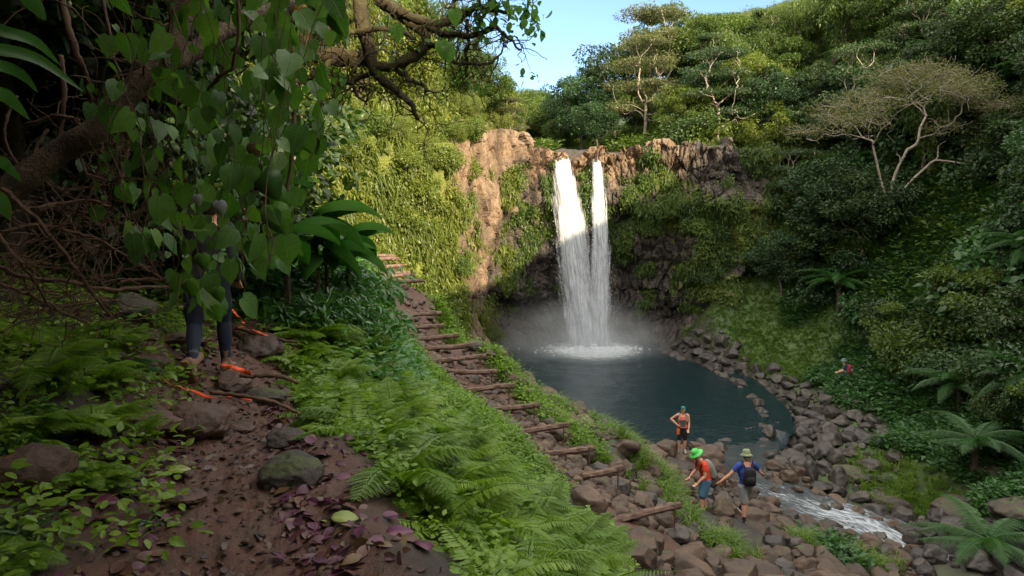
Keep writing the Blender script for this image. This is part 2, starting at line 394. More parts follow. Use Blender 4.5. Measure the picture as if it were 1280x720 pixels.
def hgt(x, y):
    if not _G: _grid(-7, 7, .5, 14, .06); _grid(-30, 52, -4, 90, .3)
    for x0, y0, st, nx, ny, Z in _G:
        a, b = (x - x0) / st, (y - y0) / st; i, j = int(a), int(b)
        if 0 <= i < nx - 1 and 0 <= j < ny - 1 and a >= 0 and b >= 0:
            f, g = a - i, b - j; return float(Z[j, i] * (1 - f) * (1 - g) + Z[j, i + 1] * f * (1 - g) + Z[j + 1, i] * (1 - f) * g + Z[j + 1, i + 1] * f * g)
    return float(height(np.array([x]), np.array([y]))[0])
hgts = lambda x, y: np.array([hgt(a, b) for a, b in zip(x, y)])

# ground sheet on a polar grid round the camera
def ground_mesh():
    fr = np.arange(rad(-46), rad(46), rad(.17)); bk = np.arange(rad(46), rad(314), rad(2.2))
    A = np.concatenate([fr, bk]); R = [.35]
    while R[-1] < 600: R.append(R[-1] * 1.0125 + .002)
    R = np.array(R); a, r = np.meshgrid(A, R, indexing='xy')
    x = (r * np.sin(a)).ravel(); y = (r * np.cos(a)).ravel()
    z = height(x, y)
    n, k = len(R), len(A)
    i = np.arange(n - 1)[:, None] * k; j = np.arange(k)[None]; j2 = (j + 1) % k
    Fq = np.stack([i + j, i + k + j, i + k + j2, i + j2], 2).reshape(-1, 4)
    V = np.stack([x, y, z], 1)
    c = len(V); V = np.vstack([V, [0, 0, hgt(0, 0)]])
    jj = np.arange(k); Ft = np.stack([jj, (jj + 1) % k, np.full(k, c)], 1)
    x, y, z = V.T
    td, _ = seg_d(x, y, TRAIL); q = V
    trail = (1 - ss(.45, 1.0, td + .25 * fbm(q, 1.3, 3, 31)))
    std, _ = seg_d(x, y, ST); trail = np.maximum(trail, (1 - ss(.55, 1.0, std)))
    pd = poly_sd(x, y, POOL); sdist, _ = seg_d(x, y, STREAM)
    rock = np.maximum(1 - ss(1.2, 3.5, pd + fbm(q, .5, 3, 2)), 1 - ss(1.2, 3.2, sdist))
    rock = np.maximum(rock, pile_mask(x, y)); rock = np.maximum(rock, ((x > .5) & (x < 10) & (y > 44) & (y < 58)) * 1.)
    return mesh_np('ground', V, [Fq, Ft], True, {'trail': trail, 'rock': rock}, M_ground)
PILE = [(-1.2,19.2),(.6,15.8),(1.2,13.6),(1.2,11.6),(1.5,9.5),(3.5,8),(6,9.5),(8.5,13),(11,17),(12,20),(9,24),(6.5,25.5),(3,25),(1.2,21.5)]
def pile_mask(x, y): return 1 - ss(-.3, .5, poly_sd(x, y, PILE))

def ground_material():
    m, t, n, L = newmat('ground'); g = N_(t, 'NewGeometry'); v = g.outputs['Position']
    soil = ramp(t, [(.3, (.014, .009, .006)), (.55, (.03, .02, .013)), (.75, (.02, .024, .01))])
    L.new(noise(t, 2.5, 8, .65, v).outputs[0], soil.inputs[0])
    gr = ramp(t, [(.25, (.02, .04, .01)), (.5, (.04, .08, .015)), (.7, (.075, .12, .02)), (.85, (.05, .045, .02))])
    L.new(noise(t, .8, 10, .7, v).outputs[0], gr.inputs[0])
    dirt = ramp(t, [(.25, (.026, .010, .006)), (.5, (.078, .032, .017)), (.62, (.055, .030, .018)), (.8, (.12, .062, .038))])
    L.new(noise(t, 3.2, 10, .68, v).outputs[0], dirt.inputs[0])
    rk = ramp(t, [(.3, (.012, .011, .01)), (.6, (.04, .034, .03)), (.8, (.06, .06, .03))]); L.new(noise(t, 4, 8, .7, v).outputs[0], rk.inputs[0])
    a1 = N_(t, 'Attribute', attribute_name='trail'); a2 = N_(t, 'Attribute', attribute_name='rock')
    sep = N_(t, 'SeparateXYZ'); L.new(v, sep.inputs[0]); far = N_(t, 'MapRange'); far.inputs[1].default_value = 8; far.inputs[2].default_value = 26; L.new(sep.outputs[1], far.inputs[0])
    m0 = N_(t, 'MixRGB'); L.new(far.outputs[0], m0.inputs[0]); L.new(soil.outputs[0], m0.inputs[1]); L.new(gr.outputs[0], m0.inputs[2])
    m1 = N_(t, 'MixRGB'); L.new(a2.outputs['Fac'], m1.inputs[0]); L.new(m0.outputs[0], m1.inputs[1]); L.new(rk.outputs[0], m1.inputs[2])
    m2 = N_(t, 'MixRGB'); L.new(a1.outputs['Fac'], m2.inputs[0]); L.new(m1.outputs[0], m2.inputs[1]); L.new(dirt.outputs[0], m2.inputs[2])
    b = N_(t, 'BsdfPrincipled'); L.new(m2.outputs[0], b.inputs['Base Color'])
    rr = N_(t, 'MapRange'); rr.inputs[3].default_value = .38; rr.inputs[4].default_value = .85; L.new(noise(t, 1.7, 4, .6, v).outputs[0], rr.inputs[0]); L.new(rr.outputs[0], b.inputs['Roughness'])
    bp = N_(t, 'Bump'); bp.inputs[0].default_value = .9; bp.inputs[1].default_value = .03
    L.new(noise(t, 22, 10, .7, v).outputs[0], bp.inputs['Height']); L.new(bp.outputs[0], b.inputs['Normal'])
    o = N_(t, 'OutputMaterial'); L.new(b.outputs[0], o.inputs[0]); return m
M_ground = ground_material()
tag(link('ground', ground_mesh()), 'steep valley ground of brown trail soil and green slopes', kind='structure')

# ------------------------------------------------------------------ cliff
def cliff_material():
    m, t, n, L = newmat('basalt'); g = N_(t, 'NewGeometry'); v = g.outputs['Position']
    mp = N_(t, 'Mapping'); mp.inputs['Scale'].default_value = (1, 1, .45); L.new(v, mp.inputs[0])
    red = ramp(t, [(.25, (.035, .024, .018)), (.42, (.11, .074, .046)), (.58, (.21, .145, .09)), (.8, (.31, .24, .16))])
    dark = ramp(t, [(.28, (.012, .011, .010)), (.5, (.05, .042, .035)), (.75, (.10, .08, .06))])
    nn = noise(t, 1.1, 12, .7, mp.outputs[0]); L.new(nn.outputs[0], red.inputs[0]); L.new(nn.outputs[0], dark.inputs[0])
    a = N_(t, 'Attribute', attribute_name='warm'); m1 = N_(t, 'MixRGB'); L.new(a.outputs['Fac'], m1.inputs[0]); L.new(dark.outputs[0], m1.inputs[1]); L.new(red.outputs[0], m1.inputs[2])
    moss = ramp(t, [(.25, (.05, .075, .012)), (.5, (.13, .16, .02)), (.75, (.20, .22, .035))]); L.new(noise(t, 2.2, 8, .7, v).outputs[0], moss.inputs[0])
    am = N_(t, 'Attribute', attribute_name='moss'); mn = noise(t, 3.0, 8, .75, mp.outputs[0])
    ad = N_(t, 'Math', operation='ADD'); L.new(am.outputs['Fac'], ad.inputs[0]); L.new(mn.outputs[0], ad.inputs[1])
    mr = N_(t, 'MapRange'); mr.inputs[1].default_value = .93; mr.inputs[2].default_value = 1.08; L.new(ad.outputs[0], mr.inputs[0])
    m2 = N_(t, 'MixRGB'); L.new(mr.outputs[0], m2.inputs[0]); L.new(m1.outputs[0], m2.inputs[1]); L.new(moss.outputs[0], m2.inputs[2])
    b = N_(t, 'BsdfPrincipled'); L.new(m2.outputs[0], b.inputs['Base Color']); b.inputs['Roughness'].default_value = .72
    bp = N_(t, 'Bump'); bp.inputs[0].default_value = 1; bp.inputs[1].default_value = .12; L.new(noise(t, 4.5, 12, .75, mp.outputs[0]).outputs[0], bp.inputs['Height'])
    L.new(bp.outputs[0], b.inputs['Normal']); o = N_(t, 'OutputMaterial'); L.new(b.outputs[0], o.inputs[0]); return m
def recess(s, z):
    a = ss(SA, SA + 2.6, s + .35 * (9.5 - z) * .5) * (1 - ss(SB, SB + 6, s))
    lip = 8.9 + .5 * np.sin(s * 1.3)
    up = 1 - ss(lip - .5, lip + .2, z)
    return a * up
def s_of(x, y): return CS[((CLIFF[:, 0] - x) ** 2 + (CLIFF[:, 1] - y) ** 2).argmin()]
SA, SB = s_of(-1.2, 40), s_of(8, 44.3)
S_FALL = s_of(5, 44.6); SPX = lambda px: None
S0, S1 = s_of(-11, 22.5), s_of(20, 46.5)
def cliff_point(s, z):
    """base geometry of the wall, before block displacement"""
    x = np.interp(s, CS, CLIFF[:, 0]); y = np.interp(s, CS, CLIFF[:, 1])
    nx = np.interp(s, CS, CN[:, 0]); ny = np.interp(s, CS, CN[:, 1])
    off = -recess(s, z) * (1.7 - .12 * z)
    off = off + (1 - ss(0, 2.6, z)) * (.9 - .0 * z) * (.6 + .4 * np.sin(s * .8))          # talus foot
    rt = ss(S_FALL + 4, S_FALL + 11, s)
    off = off + rt * (9 - z) * .22 - rt * .5 * np.exp(-((z - 2.3) / .8) ** 2) * 2
    lf = 1 - ss(SA - 9, SA - 2, s); off = off + lf * (9 - z) * .09
    return x, y, nx, ny, off
def cliff_mesh():
    ns, nz = 820, 240
    s = np.linspace(S0, S1, ns)
    x0 = np.interp(s, CS, CLIFF[:, 0]); y0 = np.interp(s, CS, CLIFF[:, 1])
    nx0 = np.interp(s, CS, CN[:, 0]); ny0 = np.interp(s, CS, CN[:, 1])
    zt = rbf_ev(fitU, x0 - nx0 * 3, y0 - ny0 * 3) + .16
    zt = zt + .35 * (cells(p3(s * .9, 0 * s, 0), 4)[2] - .5) * 2 * (1 - np.exp(-((s - S_FALL) / 3.5) ** 4) * .5)
    # notches where the water leaves
    for nxp, wd, dp in NOTCH: zt = zt - dp * np.exp(-((s - nxp) / wd) ** 4)
    u = np.linspace(0, 1, nz); SS, UU = np.meshgrid(s, u, indexing='ij')
    ZT = np.repeat(zt[:, None], nz, 1)
    uw = np.minimum(UU / .9, 1); Z = -1.2 + (ZT + 1.2) * uw
    back = np.clip((UU - .9) / .1, 0, 1) * 5.2
    sf, zf = SS.ravel(), Z.ravel()
    x, y, nx, ny, off = cliff_point(sf, zf)
    bk = back.ravel()
    P = np.stack([x, y, zf], 1)
    q = np.stack([sf, zf, 0 * sf], 1)
    qd = q + np.stack([fbm(P, .7, 3, 41), fbm(P, .7, 3, 42), 0 * sf], 1) * .16
    _, _, r1 = cells(qd * np.array([.7, .36, 1]) + 3, 5); f1, f2, r2 = cells(qd * np.array([1.9, .8, 1]) + 1, 8)
    g1, g2, r3 = cells(qd * np.array([4.6, 2.4, 1]), 15)
    crack = np.minimum(1, (f2 - f1) * 5); crack3 = np.minimum(1, (g2 - g1) * 5)
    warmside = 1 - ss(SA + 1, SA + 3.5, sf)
    ztf = ZT.ravel()
    rimw = np.exp(-((ztf - zf) / 1.6) ** 2)
    amp = .55 + .5 * (1 - warmside)
    d = amp * ((r1 - .5) * 1.0 + (r2 - .5) * .5 + (r3 - .5) * .16 - (1 - crack) * .2 - (1 - crack3) * .09) + .35 * fbm(P, .35, 4, 50) + .06 * fbm(P, 3, 4, 51)
    # ledges on the dark wall
    led = np.sin(zf * 2.1 + 1.4 * fbm(P, .4, 3, 60)); d = d + (1 - warmside) * .22 * np.tanh(led * 3)
    edge = ss(S0, S0 + 3, sf) * (1 - ss(S1 - 3, S1, sf))
    tw = (1 - bk / 5.2); D = off + d * (.35 + .65 * tw) * edge - bk - 1.2 * (1 - edge)
    V = np.stack([x + nx * D, y + ny * D, zf + (bk > 0) * (-.02 * bk + .12 * fbm(P, 1.4, 3, 70) * (1 - bk / 5.2) - .5 * ss(4.2, 5.2, bk)) + rimw * .15 * (r2 - .5)], 1)
    i = np.arange(ns - 1)[:, None] * nz; j = np.arange(nz - 1)[None]
    Fq = np.stack([i + j, i + nz + j, i + nz + j + 1, i + j + 1], 2).reshape(-1, 4)
    nf = fbm(P, .45, 4, 80)
    rim = ss(3.4, 1.2, ztf - zf) if False else 1 - ss(1.4, 3.0, ztf - zf + .8 * nf)
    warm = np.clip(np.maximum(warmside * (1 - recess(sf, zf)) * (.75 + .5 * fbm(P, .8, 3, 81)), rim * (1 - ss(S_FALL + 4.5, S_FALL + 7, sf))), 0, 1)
    lf = 1 - ss(SA - 6.2, SA - 3.4, sf + .8 * fbm(P, .6, 2, 90))
    moss = .12 + .28 * nf + .68 * lf - .25 * rim * (1 - lf) - .3 * (1 - ss(.5, 3.0, zf)) * (1 - lf)
    moss = moss + .30 * np.exp(-((zf - 8.2) / 1.6) ** 2) * (1 - lf) * (sf > SA) + .3 * ss(S_FALL + 1.8, S_FALL + 4.5, sf) * (zf > 2.5)
    moss = moss - .38 * np.exp(-((sf - (SA - 1.2)) / 2.3) ** 4)
    moss = np.where(zf < .8, -.3, moss)
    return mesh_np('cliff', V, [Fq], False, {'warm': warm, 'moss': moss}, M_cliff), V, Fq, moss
NOTCH = [(s_of(4.0, 44.5), .62, .45), (s_of(6.55, 44.5), .42, .4)]
M_cliff = cliff_material()
cliff_me, CV, CF, CMOSS = cliff_mesh()
# soften only: sharp faces look right on basalt
tag(link('cliff', cliff_me), 'curved basalt cliff wall with mossy ledges round the plunge pool', kind='structure')
# ------------------------------------------------------------------ water
def water_material():
    m, t, n, L = newmat('pool_water'); g = N_(t, 'NewGeometry'); v = g.outputs['Position']
    b = N_(t, 'BsdfPrincipled')
    # aerated water near the fall's foot, deep teal elsewhere
    d = N_(t, 'VectorMath', operation='DISTANCE'); d.inputs[1].default_value = (5.1, 43.0, 0); L.new(v, d.inputs[0])
    dn = N_(t, 'MapRange'); dn.inputs[1].default_value = .6; dn.inputs[2].default_value = 5.0; dn.inputs[3].default_value = 1; dn.inputs[4].default_value = 0; L.new(d.outputs['Value'], dn.inputs[0])
    fo = noise(t, 2.2, 8, .7, v); ad = N_(t, 'Math', operation='MULTIPLY_ADD'); ad.inputs[1].default_value = 1.2; L.new(dn.outputs[0], ad.inputs[0]); L.new(fo.outputs[0], ad.inputs[2])
    mr = N_(t, 'MapRange'); mr.inputs[1].default_value = .95; mr.inputs[2].default_value = 1.5; L.new(ad.outputs[0], mr.inputs[0])
    deep = ramp(t, [(0, (.004, .015, .019)), (.55, (.007, .025, .031)), (1, (.03, .075, .088))]); L.new(dn.outputs[0], deep.inputs[0])
    mx = N_(t, 'MixRGB'); mx.inputs[2].default_value = (.75, .8, .82, 1); L.new(mr.outputs[0], mx.inputs[0]); L.new(deep.outputs[0], mx.inputs[1])
    L.new(mx.outputs[0], b.inputs['Base Color'])
    rr = N_(t, 'MapRange'); rr.inputs[3].default_value = .07; rr.inputs[4].default_value = .55; L.new(mr.outputs[0], rr.inputs[0]); L.new(rr.outputs[0], b.inputs['Roughness'])
    b.inputs['IOR'].default_value = 1.333
    mp = N_(t, 'Mapping'); mp.inputs['Scale'].default_value = (1, 2.2, 1); L.new(v, mp.inputs[0])
    n1 = noise(t, 3.2, 5, .6, mp.outputs[0], .6); bp = N_(t, 'Bump'); bp.inputs[0].default_value = .55; bp.inputs[1].default_value = .07
    L.new(n1.outputs[0], bp.inputs['Height']); L.new(bp.outputs[0], b.inputs['Normal'])
    o = N_(t, 'OutputMaterial'); L.new(b.outputs[0], o.inputs[0]); return m
mw = water_material()
xs = np.arange(-4, 15, .12); ys = np.arange(23.6, 47, .12); X, Y = np.meshgrid(xs, ys)
dd = np.hypot(X - 5.1, Y - 43)
Z = .012 * fbm(p3(X, Y), 1.3, 3, 5).reshape(X.shape) + .05 * np.exp(-dd / 2.5) * np.sin(dd * 5) 
pdw = poly_sd(X.ravel(), Y.ravel(), POOL); keep = pdw < .9
Z = Z - (ss(.0, .7, pdw) * .3 * (seg_d(X.ravel(), Y.ravel(), STREAM)[0] < 1.9)).reshape(Z.shape)
k = len(xs); i = np.arange(len(ys) - 1)[:, None] * k; j = np.arange(k - 1)[None]
Fq = np.stack([i + j, i + j + 1, i + k + j + 1, i + k + j], 2).reshape(-1, 4); Fq = Fq[keep[Fq].any(1)]
Vw = np.stack([X.ravel(), Y.ravel(), Z.ravel()], 1)
us, inv = np.unique(Fq, return_inverse=True)
tag(link('pool_water', mesh_np('pool_water', Vw[us], [inv.reshape(-1, 4)], True, None, mw)), 'dark teal plunge pool with small ripples below the falls', kind='structure')

def stream_material():
    m, t, n, L = newmat('stream_water'); b = N_(t, 'BsdfPrincipled'); a = N_(t, 'Attribute', attribute_name='flow')
    mp = N_(t, 'Mapping'); mp.inputs['Scale'].default_value = (1.0, 4.2, 1); L.new(a.outputs['Vector'], mp.inputs[0])
    n1 = noise(t, 2.4, 9, .72, mp.outputs[0], .8); f = N_(t, 'Attribute', attribute_name='foam')
    ad = N_(t, 'Math', operation='ADD'); L.new(n1.outputs[0], ad.inputs[0]); L.new(f.outputs['Fac'], ad.inputs[1])
    mr = N_(t, 'MapRange'); mr.inputs[1].default_value = .54; mr.inputs[2].default_value = .86; L.new(ad.outputs[0], mr.inputs[0])
    mx = N_(t, 'MixRGB'); mx.inputs[1].default_value = (.02, .03, .034, 1); mx.inputs[2].default_value = (.55, .62, .7, 1); L.new(mr.outputs[0], mx.inputs[0]); L.new(mx.outputs[0], b.inputs['Base Color'])
    rr = N_(t, 'MapRange'); rr.inputs[3].default_value = .06; rr.inputs[4].default_value = .6; L.new(mr.outputs[0], rr.inputs[0]); L.new(rr.outputs[0], b.inputs['Roughness'])
    bp = N_(t, 'Bump'); bp.inputs[0].default_value = .8; bp.inputs[1].default_value = .06; L.new(n1.outputs[0], bp.inputs['Height']); L.new(bp.outputs[0], b.inputs['Normal'])
    o = N_(t, 'OutputMaterial'); L.new(b.outputs[0], o.inputs[0]); return m
SP = spline(STREAM, 260); T2 = np.gradient(SP[:, :2], axis=0); T2 /= np.linalg.norm(T2, axis=1)[:, None]; NN = np.stack([-T2[:, 1], T2[:, 0]], 1)
sl_ = np.concatenate([[0], np.cumsum(np.linalg.norm(np.diff(SP, axis=0), axis=1))])
nw = 46; wv = np.linspace(-1.3, 1.3, nw)
V = np.zeros((260, nw, 3)); V[:, :, :2] = SP[:, None, :2] + NN[:, None] * wv[None, :, None]
qf = np.stack([np.repeat(sl_[:, None], nw, 1).ravel(), np.repeat(wv[None], 260, 0).ravel(), np.zeros(260 * nw)], 1)
slope = np.gradient(SP[:, 2], sl_)
turb = np.clip(-slope * 4, .15, 1.3)
V[:, :, 2] = SP[:, None, 2] + (fbm(qf * np.array([.8, 1.6, 1]), 1.6, 4, 3).reshape(260, nw) * .075) * turb[:, None]
foam = np.repeat((np.clip(-slope * 1.2, 0, .2) - .3 * (1 - ss(2.0, 5.0, sl_)))[:, None], nw, 1) - .12 * np.abs(wv)[None]
i = np.arange(259)[:, None] * nw; j = np.arange(nw - 1)[None]
Fq = np.stack([i + j, i + j + 1, i + nw + j + 1, i + nw + j], 2).reshape(-1, 4)
tag(link('stream_water', mesh_np('stream_water', V.reshape(-1, 3), [Fq], True, {'flow': qf, 'foam': foam.ravel()}, stream_material())),
    'white rushing stream running out of the pool between boulders', kind='structure')

# waterfalls: layered sheets of falling strands
def fall_material():
    m, t, n, L = newmat('falling_water'); a = N_(t, 'Attribute', attribute_name='flow')
    mp = N_(t, 'Mapping'); mp.inputs['Scale'].default_value = (7.5, .42, 1); L.new(a.outputs['Vector'], mp.inputs[0])
    n1 = noise(t, 1.0, 8, .68, mp.outputs[0], .5)
    mp2 = N_(t, 'Mapping'); mp2.inputs['Scale'].default_value = (3.2, 1.1, 1); L.new(a.outputs['Vector'], mp2.inputs[0]); n2 = noise(t, 1.3, 6, .7, mp2.outputs[0])
    s = N_(t, 'Math', operation='MULTIPLY_ADD'); s.inputs[1].default_value = .45; L.new(n2.outputs[0], s.inputs[0]); L.new(n1.outputs[0], s.inputs[2])
    e = N_(t, 'Attribute', attribute_name='dens'); ad = N_(t, 'Math', operation='ADD'); L.new(s.outputs[0], ad.inputs[0]); L.new(e.outputs['Fac'], ad.inputs[1])
    mr = N_(t, 'MapRange'); mr.inputs[1].default_value = .64; mr.inputs[2].default_value = .98; L.new(ad.outputs[0], mr.inputs[0])
    b = N_(t, 'BsdfPrincipled'); b.inputs['Base Color'].default_value = (.66, .70, .75, 1); b.inputs['Roughness'].default_value = .5
    tr = N_(t, 'BsdfTranslucent'); tr.inputs[0].default_value = (.82, .86, .9, 1); mx = N_(t, 'MixShader'); mx.inputs[0].default_value = .4; L.new(b.outputs[0], mx.inputs[1]); L.new(tr.outputs[0], mx.inputs[2])
    bp = N_(t, 'Bump'); bp.inputs[0].default_value = 1; bp.inputs[1].default_value = .12; L.new(s.outputs[0], bp.inputs['Height']); L.new(bp.outputs[0], b.inputs['Normal'])
    tp = N_(t, 'BsdfTransparent'); m2 = N_(t, 'MixShader'); L.new(mr.outputs[0], m2.inputs[0]); L.new(tp.outputs[0], m2.inputs[1]); L.new(mx.outputs[0], m2.inputs[2])
    o = N_(t, 'OutputMaterial'); L.new(m2.outputs[0], o.inputs[0]); return m
M_fall = fall_material()
def waterfall(name, label, path, seed):
    """path: rows of (px, py, halfwidth px, forward distance)"""
    P = spline([(*W(a, b, d), h / F * d) for a, b, h, d in path], 150)
    parts = MB(); Vs = []; Fs = []; FL = []; DE = []; n0 = 0
    for layer in range(4):
        nu = 44; uu = np.linspace(-1, 1, nu); wsc = (1.0, .9, .78, 1.12)[layer]; nr = len(P)
        U = np.repeat(uu[None], nr, 0); wd = P[:, 3:4] * wsc
        fall_t = np.linspace(0, 1, nr)[:, None]
        q = np.stack([(U * wd).ravel() * 1.2 + layer * 9 + seed * 5, (P[:, 2:3] + 0 * U).ravel() * .35, np.full(nr * nu, layer * 3.)], 1)
        wob = fbm(q, 1.5, 4, 20 + layer).reshape(nr, nu)
        ragged = fbm(np.stack([np.sign(U).ravel() * 3, (P[:, 2:3] + 0 * U).ravel(), np.full(nr * nu, layer * 1.)], 1), 1.1, 4, 77 + seed).reshape(nr, nu)
        x = P[:, 0:1] + U * wd * (1 + .12 * ragged * fall_t) + .05 * wob
        y = P[:, 1:2] - (1 - U ** 2) * (.18 + .3 * fall_t) * (1 - .5 * (layer / 3)) + layer * .13 - .1 + .22 * wob * fall_t
        z = P[:, 2:3] + 0 * U
        Vs.append(np.stack([x, y, z], 2).reshape(-1, 3))
        i = np.arange(nr - 1)[:, None] * nu; j = np.arange(nu - 1)[None]
        Fs.append(np.stack([i + j, i + nu + j, i + nu + j + 1, i + j + 1], 2).reshape(-1, 4) + n0); n0 += nr * nu
        FL.append(np.stack([(U * wd).ravel() + layer * 7 + seed * 3, (P[:, 2:3] + 0 * U).ravel() + layer * 3, np.zeros(nr * nu)], 1))
        DE.append((.22 - .42 * np.abs(U) ** 3 - .16 * fall_t * (.4 + np.abs(U)) + (0, -.02, -.05, -.2)[layer]).ravel())
    me = mesh_np(name, np.vstack(Vs), [np.vstack(Fs)], True, {'flow': np.vstack(FL), 'dens': np.concatenate(DE)}, M_fall)
    o = link(name, me); tag(o, label, 'waterfall'); return o
wf1 = waterfall('waterfall', 'wide white left stream of the twin waterfall plunging into the pool', [(700,193,9,44.9),(703,205,12,44.1),(709,250,21,43.7),(717,310,27,43.5),(723,370,31,43.3),(727,410,34,43.2),(730,446,38,43.1)], 1)
wf2 = waterfall('waterfall', 'narrow white right stream of the twin waterfall beside the wide one', [(745,199,5,44.9),(746,210,7,44.2),(748,250,11,43.8),(750,310,15,43.6),(750,370,18,43.4),(750,410,20,43.3),(750,446,22,43.2)], 2)
# loose drops thrown off each stream, part of it
def drops(par, cx0, cx1, w0, w1, n, seed):
    r = np.random.RandomState(seed); oct_ = np.array([[1,0,0],[-1,0,0],[0,1,0],[0,-1,0],[0,0,1],[0,0,-1.]]); of = np.array([[0,2,4],[2,1,4],[1,3,4],[3,0,4],[2,0,5],[1,2,5],[3,1,5],[0,3,5]])
    t = r.rand(n) ** .6; y_px = 200 + t * 242; Yd = 43.9 - .8 * t - r.rand(n) * .5
    c = np.array([W(cx0 + (cx1 - cx0) * tt + r.randn() * .62 * (w0 + (w1 - w0) * tt), yp, d) for tt, yp, d in zip(t, y_px, Yd)])
    E = np.eye(3); s = .005 + .009 * r.rand(n) ** 2
    V, fs = scatter_np(oct_, [of], c, np.tile(E[0], (n, 1)), np.tile(E[1], (n, 1)), np.tile(E[2], (n, 1)), np.stack([s, s, s * (1.5 + 4 * r.rand(n))], 1))
    o = link('water_drops', mesh_np('water_drops', V, fs, True, None, M_drop), par); o['kind'] = 'stuff'
M_drop = solidmat('drops', (.8, .85, .9), rough=.3, bump=0)
drops(wf1, 700, 735, 8, 32, 2600, 5); drops(wf2, 745, 752, 5, 26, 1800, 6)
# splash foam at the foot
r = np.random.RandomState(9); mbf = MB()
ico = None
def icos(sub=2):
    import bmesh
    bm = bmesh.new(); bmesh.ops.create_icosphere(bm, subdivisions=sub, radius=1)
    V = np.array([v.co[:] for v in bm.verts]); Fc = np.array([[v.index for v in f.verts] for f in bm.faces]); bm.free(); return V, Fc
I1, IF1 = icos(2)
n = 900; ang = r.rand(n) * 6.28; rr_ = np.abs(r.randn(n)) ** .8; c = np.stack([5.1 + np.cos(ang) * rr_ * 1.7, 42.75 + np.sin(ang) * rr_ * .75, .02 + np.abs(r.randn(n)) * .16 * np.exp(-rr_)], 1)
s = .03 + .13 * r.rand(n) ** 2 * np.exp(-rr_ * .6); E = np.eye(3)
V, fs = scatter_np(I1, [IF1], c, np.tile(E[0], (n, 1)), np.tile(E[1], (n, 1)), np.tile(E[2], (n, 1)), np.stack([s * 1.5, s, s * .7], 1))
tag(link('splash_foam', mesh_np('splash_foam', V, fs, True, None, M_drop)), 'white churned foam where the twin waterfall meets the pool', kind='stuff')
# spray cloud
def mist():
    m, t, n, L = newmat('mist'); pv = N_(t, 'VolumePrincipled'); pv.inputs['Color'].default_value = (.9, .95, 1, 1)
    g = N_(t, 'TexCoord'); d = N_(t, 'VectorMath', operation='LENGTH'); L.new(g.outputs['Object'], d.inputs[0])
    mr = N_(t, 'MapRange'); mr.interpolation_type = 'SMOOTHSTEP'; mr.inputs[1].default_value = .15; mr.inputs[2].default_value = .95; mr.inputs[3].default_value = .34; mr.inputs[4].default_value = 0
    mn_ = noise(t, 1.6, 3, .6, g.outputs['Object']); mk = N_(t, 'MapRange'); mk.inputs[1].default_value = .36; mk.inputs[2].default_value = .66; mk.inputs[3].default_value = .1; mk.inputs[4].default_value = 1.5; L.new(mn_.outputs[0], mk.inputs[0])
    mm_ = N_(t, 'Math', operation='MULTIPLY'); L.new(mr.outputs[0], mm_.inputs[0]); L.new(mk.outputs[0], mm_.inputs[1])
    L.new(d.outputs['Value'], mr.inputs[0]); L.new(mm_.outputs[0], pv.inputs['Density']); pv.inputs['Anisotropy'].default_value = .2
    o = N_(t, 'OutputMaterial'); L.new(pv.outputs[0], o.inputs[1])
    V, Fc = icos(3); ob = link('spray_mist', mesh_np('spray_mist', V, [Fc], True, None, m)); ob.location = (3.9, 41.8, .1); ob.scale = (7.6, 4.2, 4.4)
    tag(ob, 'pale spray mist hanging over the pool round the foot of the falls', kind='stuff')
mist()
# ------------------------------------------------------------------ plant kit
R0 = np.random.RandomState
def leaf_tpl(kind):
    if kind == 'far':      # folded rhombus, x along leaf
        V = np.array([[0,0,0],[.45,.28,.10],[1,0,-.06],[.45,-.28,.10]]); return V, [np.array([[0,2,1],[0,3,2]])]
    if kind == 'narrow':
        V = np.array([[0,0,0],[.35,.09,.05],[.35,-.09,.05],[.72,.07,.02],[.72,-.07,.02],[1,0,-.16]]); return V, [np.array([[0,2,1],[3,4,5]]), np.array([[1,2,4,3]])]
    if kind == 'oval':
        xs = [0,.12,.35,.6,.82,1]; w = [0,.17,.29,.27,.15,0]; return _leafgrid(xs, w, .10, -.22)
    if kind == 'heart':
        xs = [-.13,-.02,.1,.3,.52,.74,.9,1.03]; w = [.16,.33,.42,.46,.39,.24,.10,0]
        V, F_ = _leafgrid(xs, w, .13, -.25, notch=.1); return V, F_
    if kind == 'lance':
        xs = [0,.1,.3,.5,.7,.88,1]; w = [0.02,.07,.11,.115,.09,.045,0]; return _leafgrid(xs, w, .05, -.35)
def _leafgrid(xs, w, fold, droop, notch=0):
    V = []; k = len(xs)
    for i, (x, a) in enumerate(zip(xs, w)):
        z0 = droop * max(x, 0) ** 2
        xc = x + (notch if i == 0 else (notch * .4 if i == 1 else 0))
        V += [[x, a, z0 + fold * a * 1.4 + .02 * math.sin(i * 2.1)], [xc if i else notch * .0 + xc - .0, 0, z0], [x, -a, z0 + fold * a * 1.4 - .02 * math.sin(i * 1.7)]]
    Fq = []
    for i in range(k - 1):
        b = i * 3; Fq += [[b, b + 1, b + 4, b + 3], [b + 1, b + 2, b + 5, b + 4]]
    return np.array(V, float), [np.array(Fq)]
def leaf_axes(d, n):
    """d leaf direction, n desired normal -> X,Y,Z axes"""
    X = nrm(d); Y = nrm(np.cross(n, X)); Z = np.cross(X, Y); return X, Y, Z
def add_leaves(mb, tpl, pos, d, n, sc, rnd):
    T, Fq = tpl; X, Y, Z = leaf_axes(d, n); V, fs = scatter_np(T, Fq, pos, X, Y, Z, sc)
    mb.add(V, fs, np.repeat(np.asarray(rnd), len(T)), np.tile(T * [1, 1, 0], (len(pos), 1)) if getattr(mb, 'veins', False) else None)

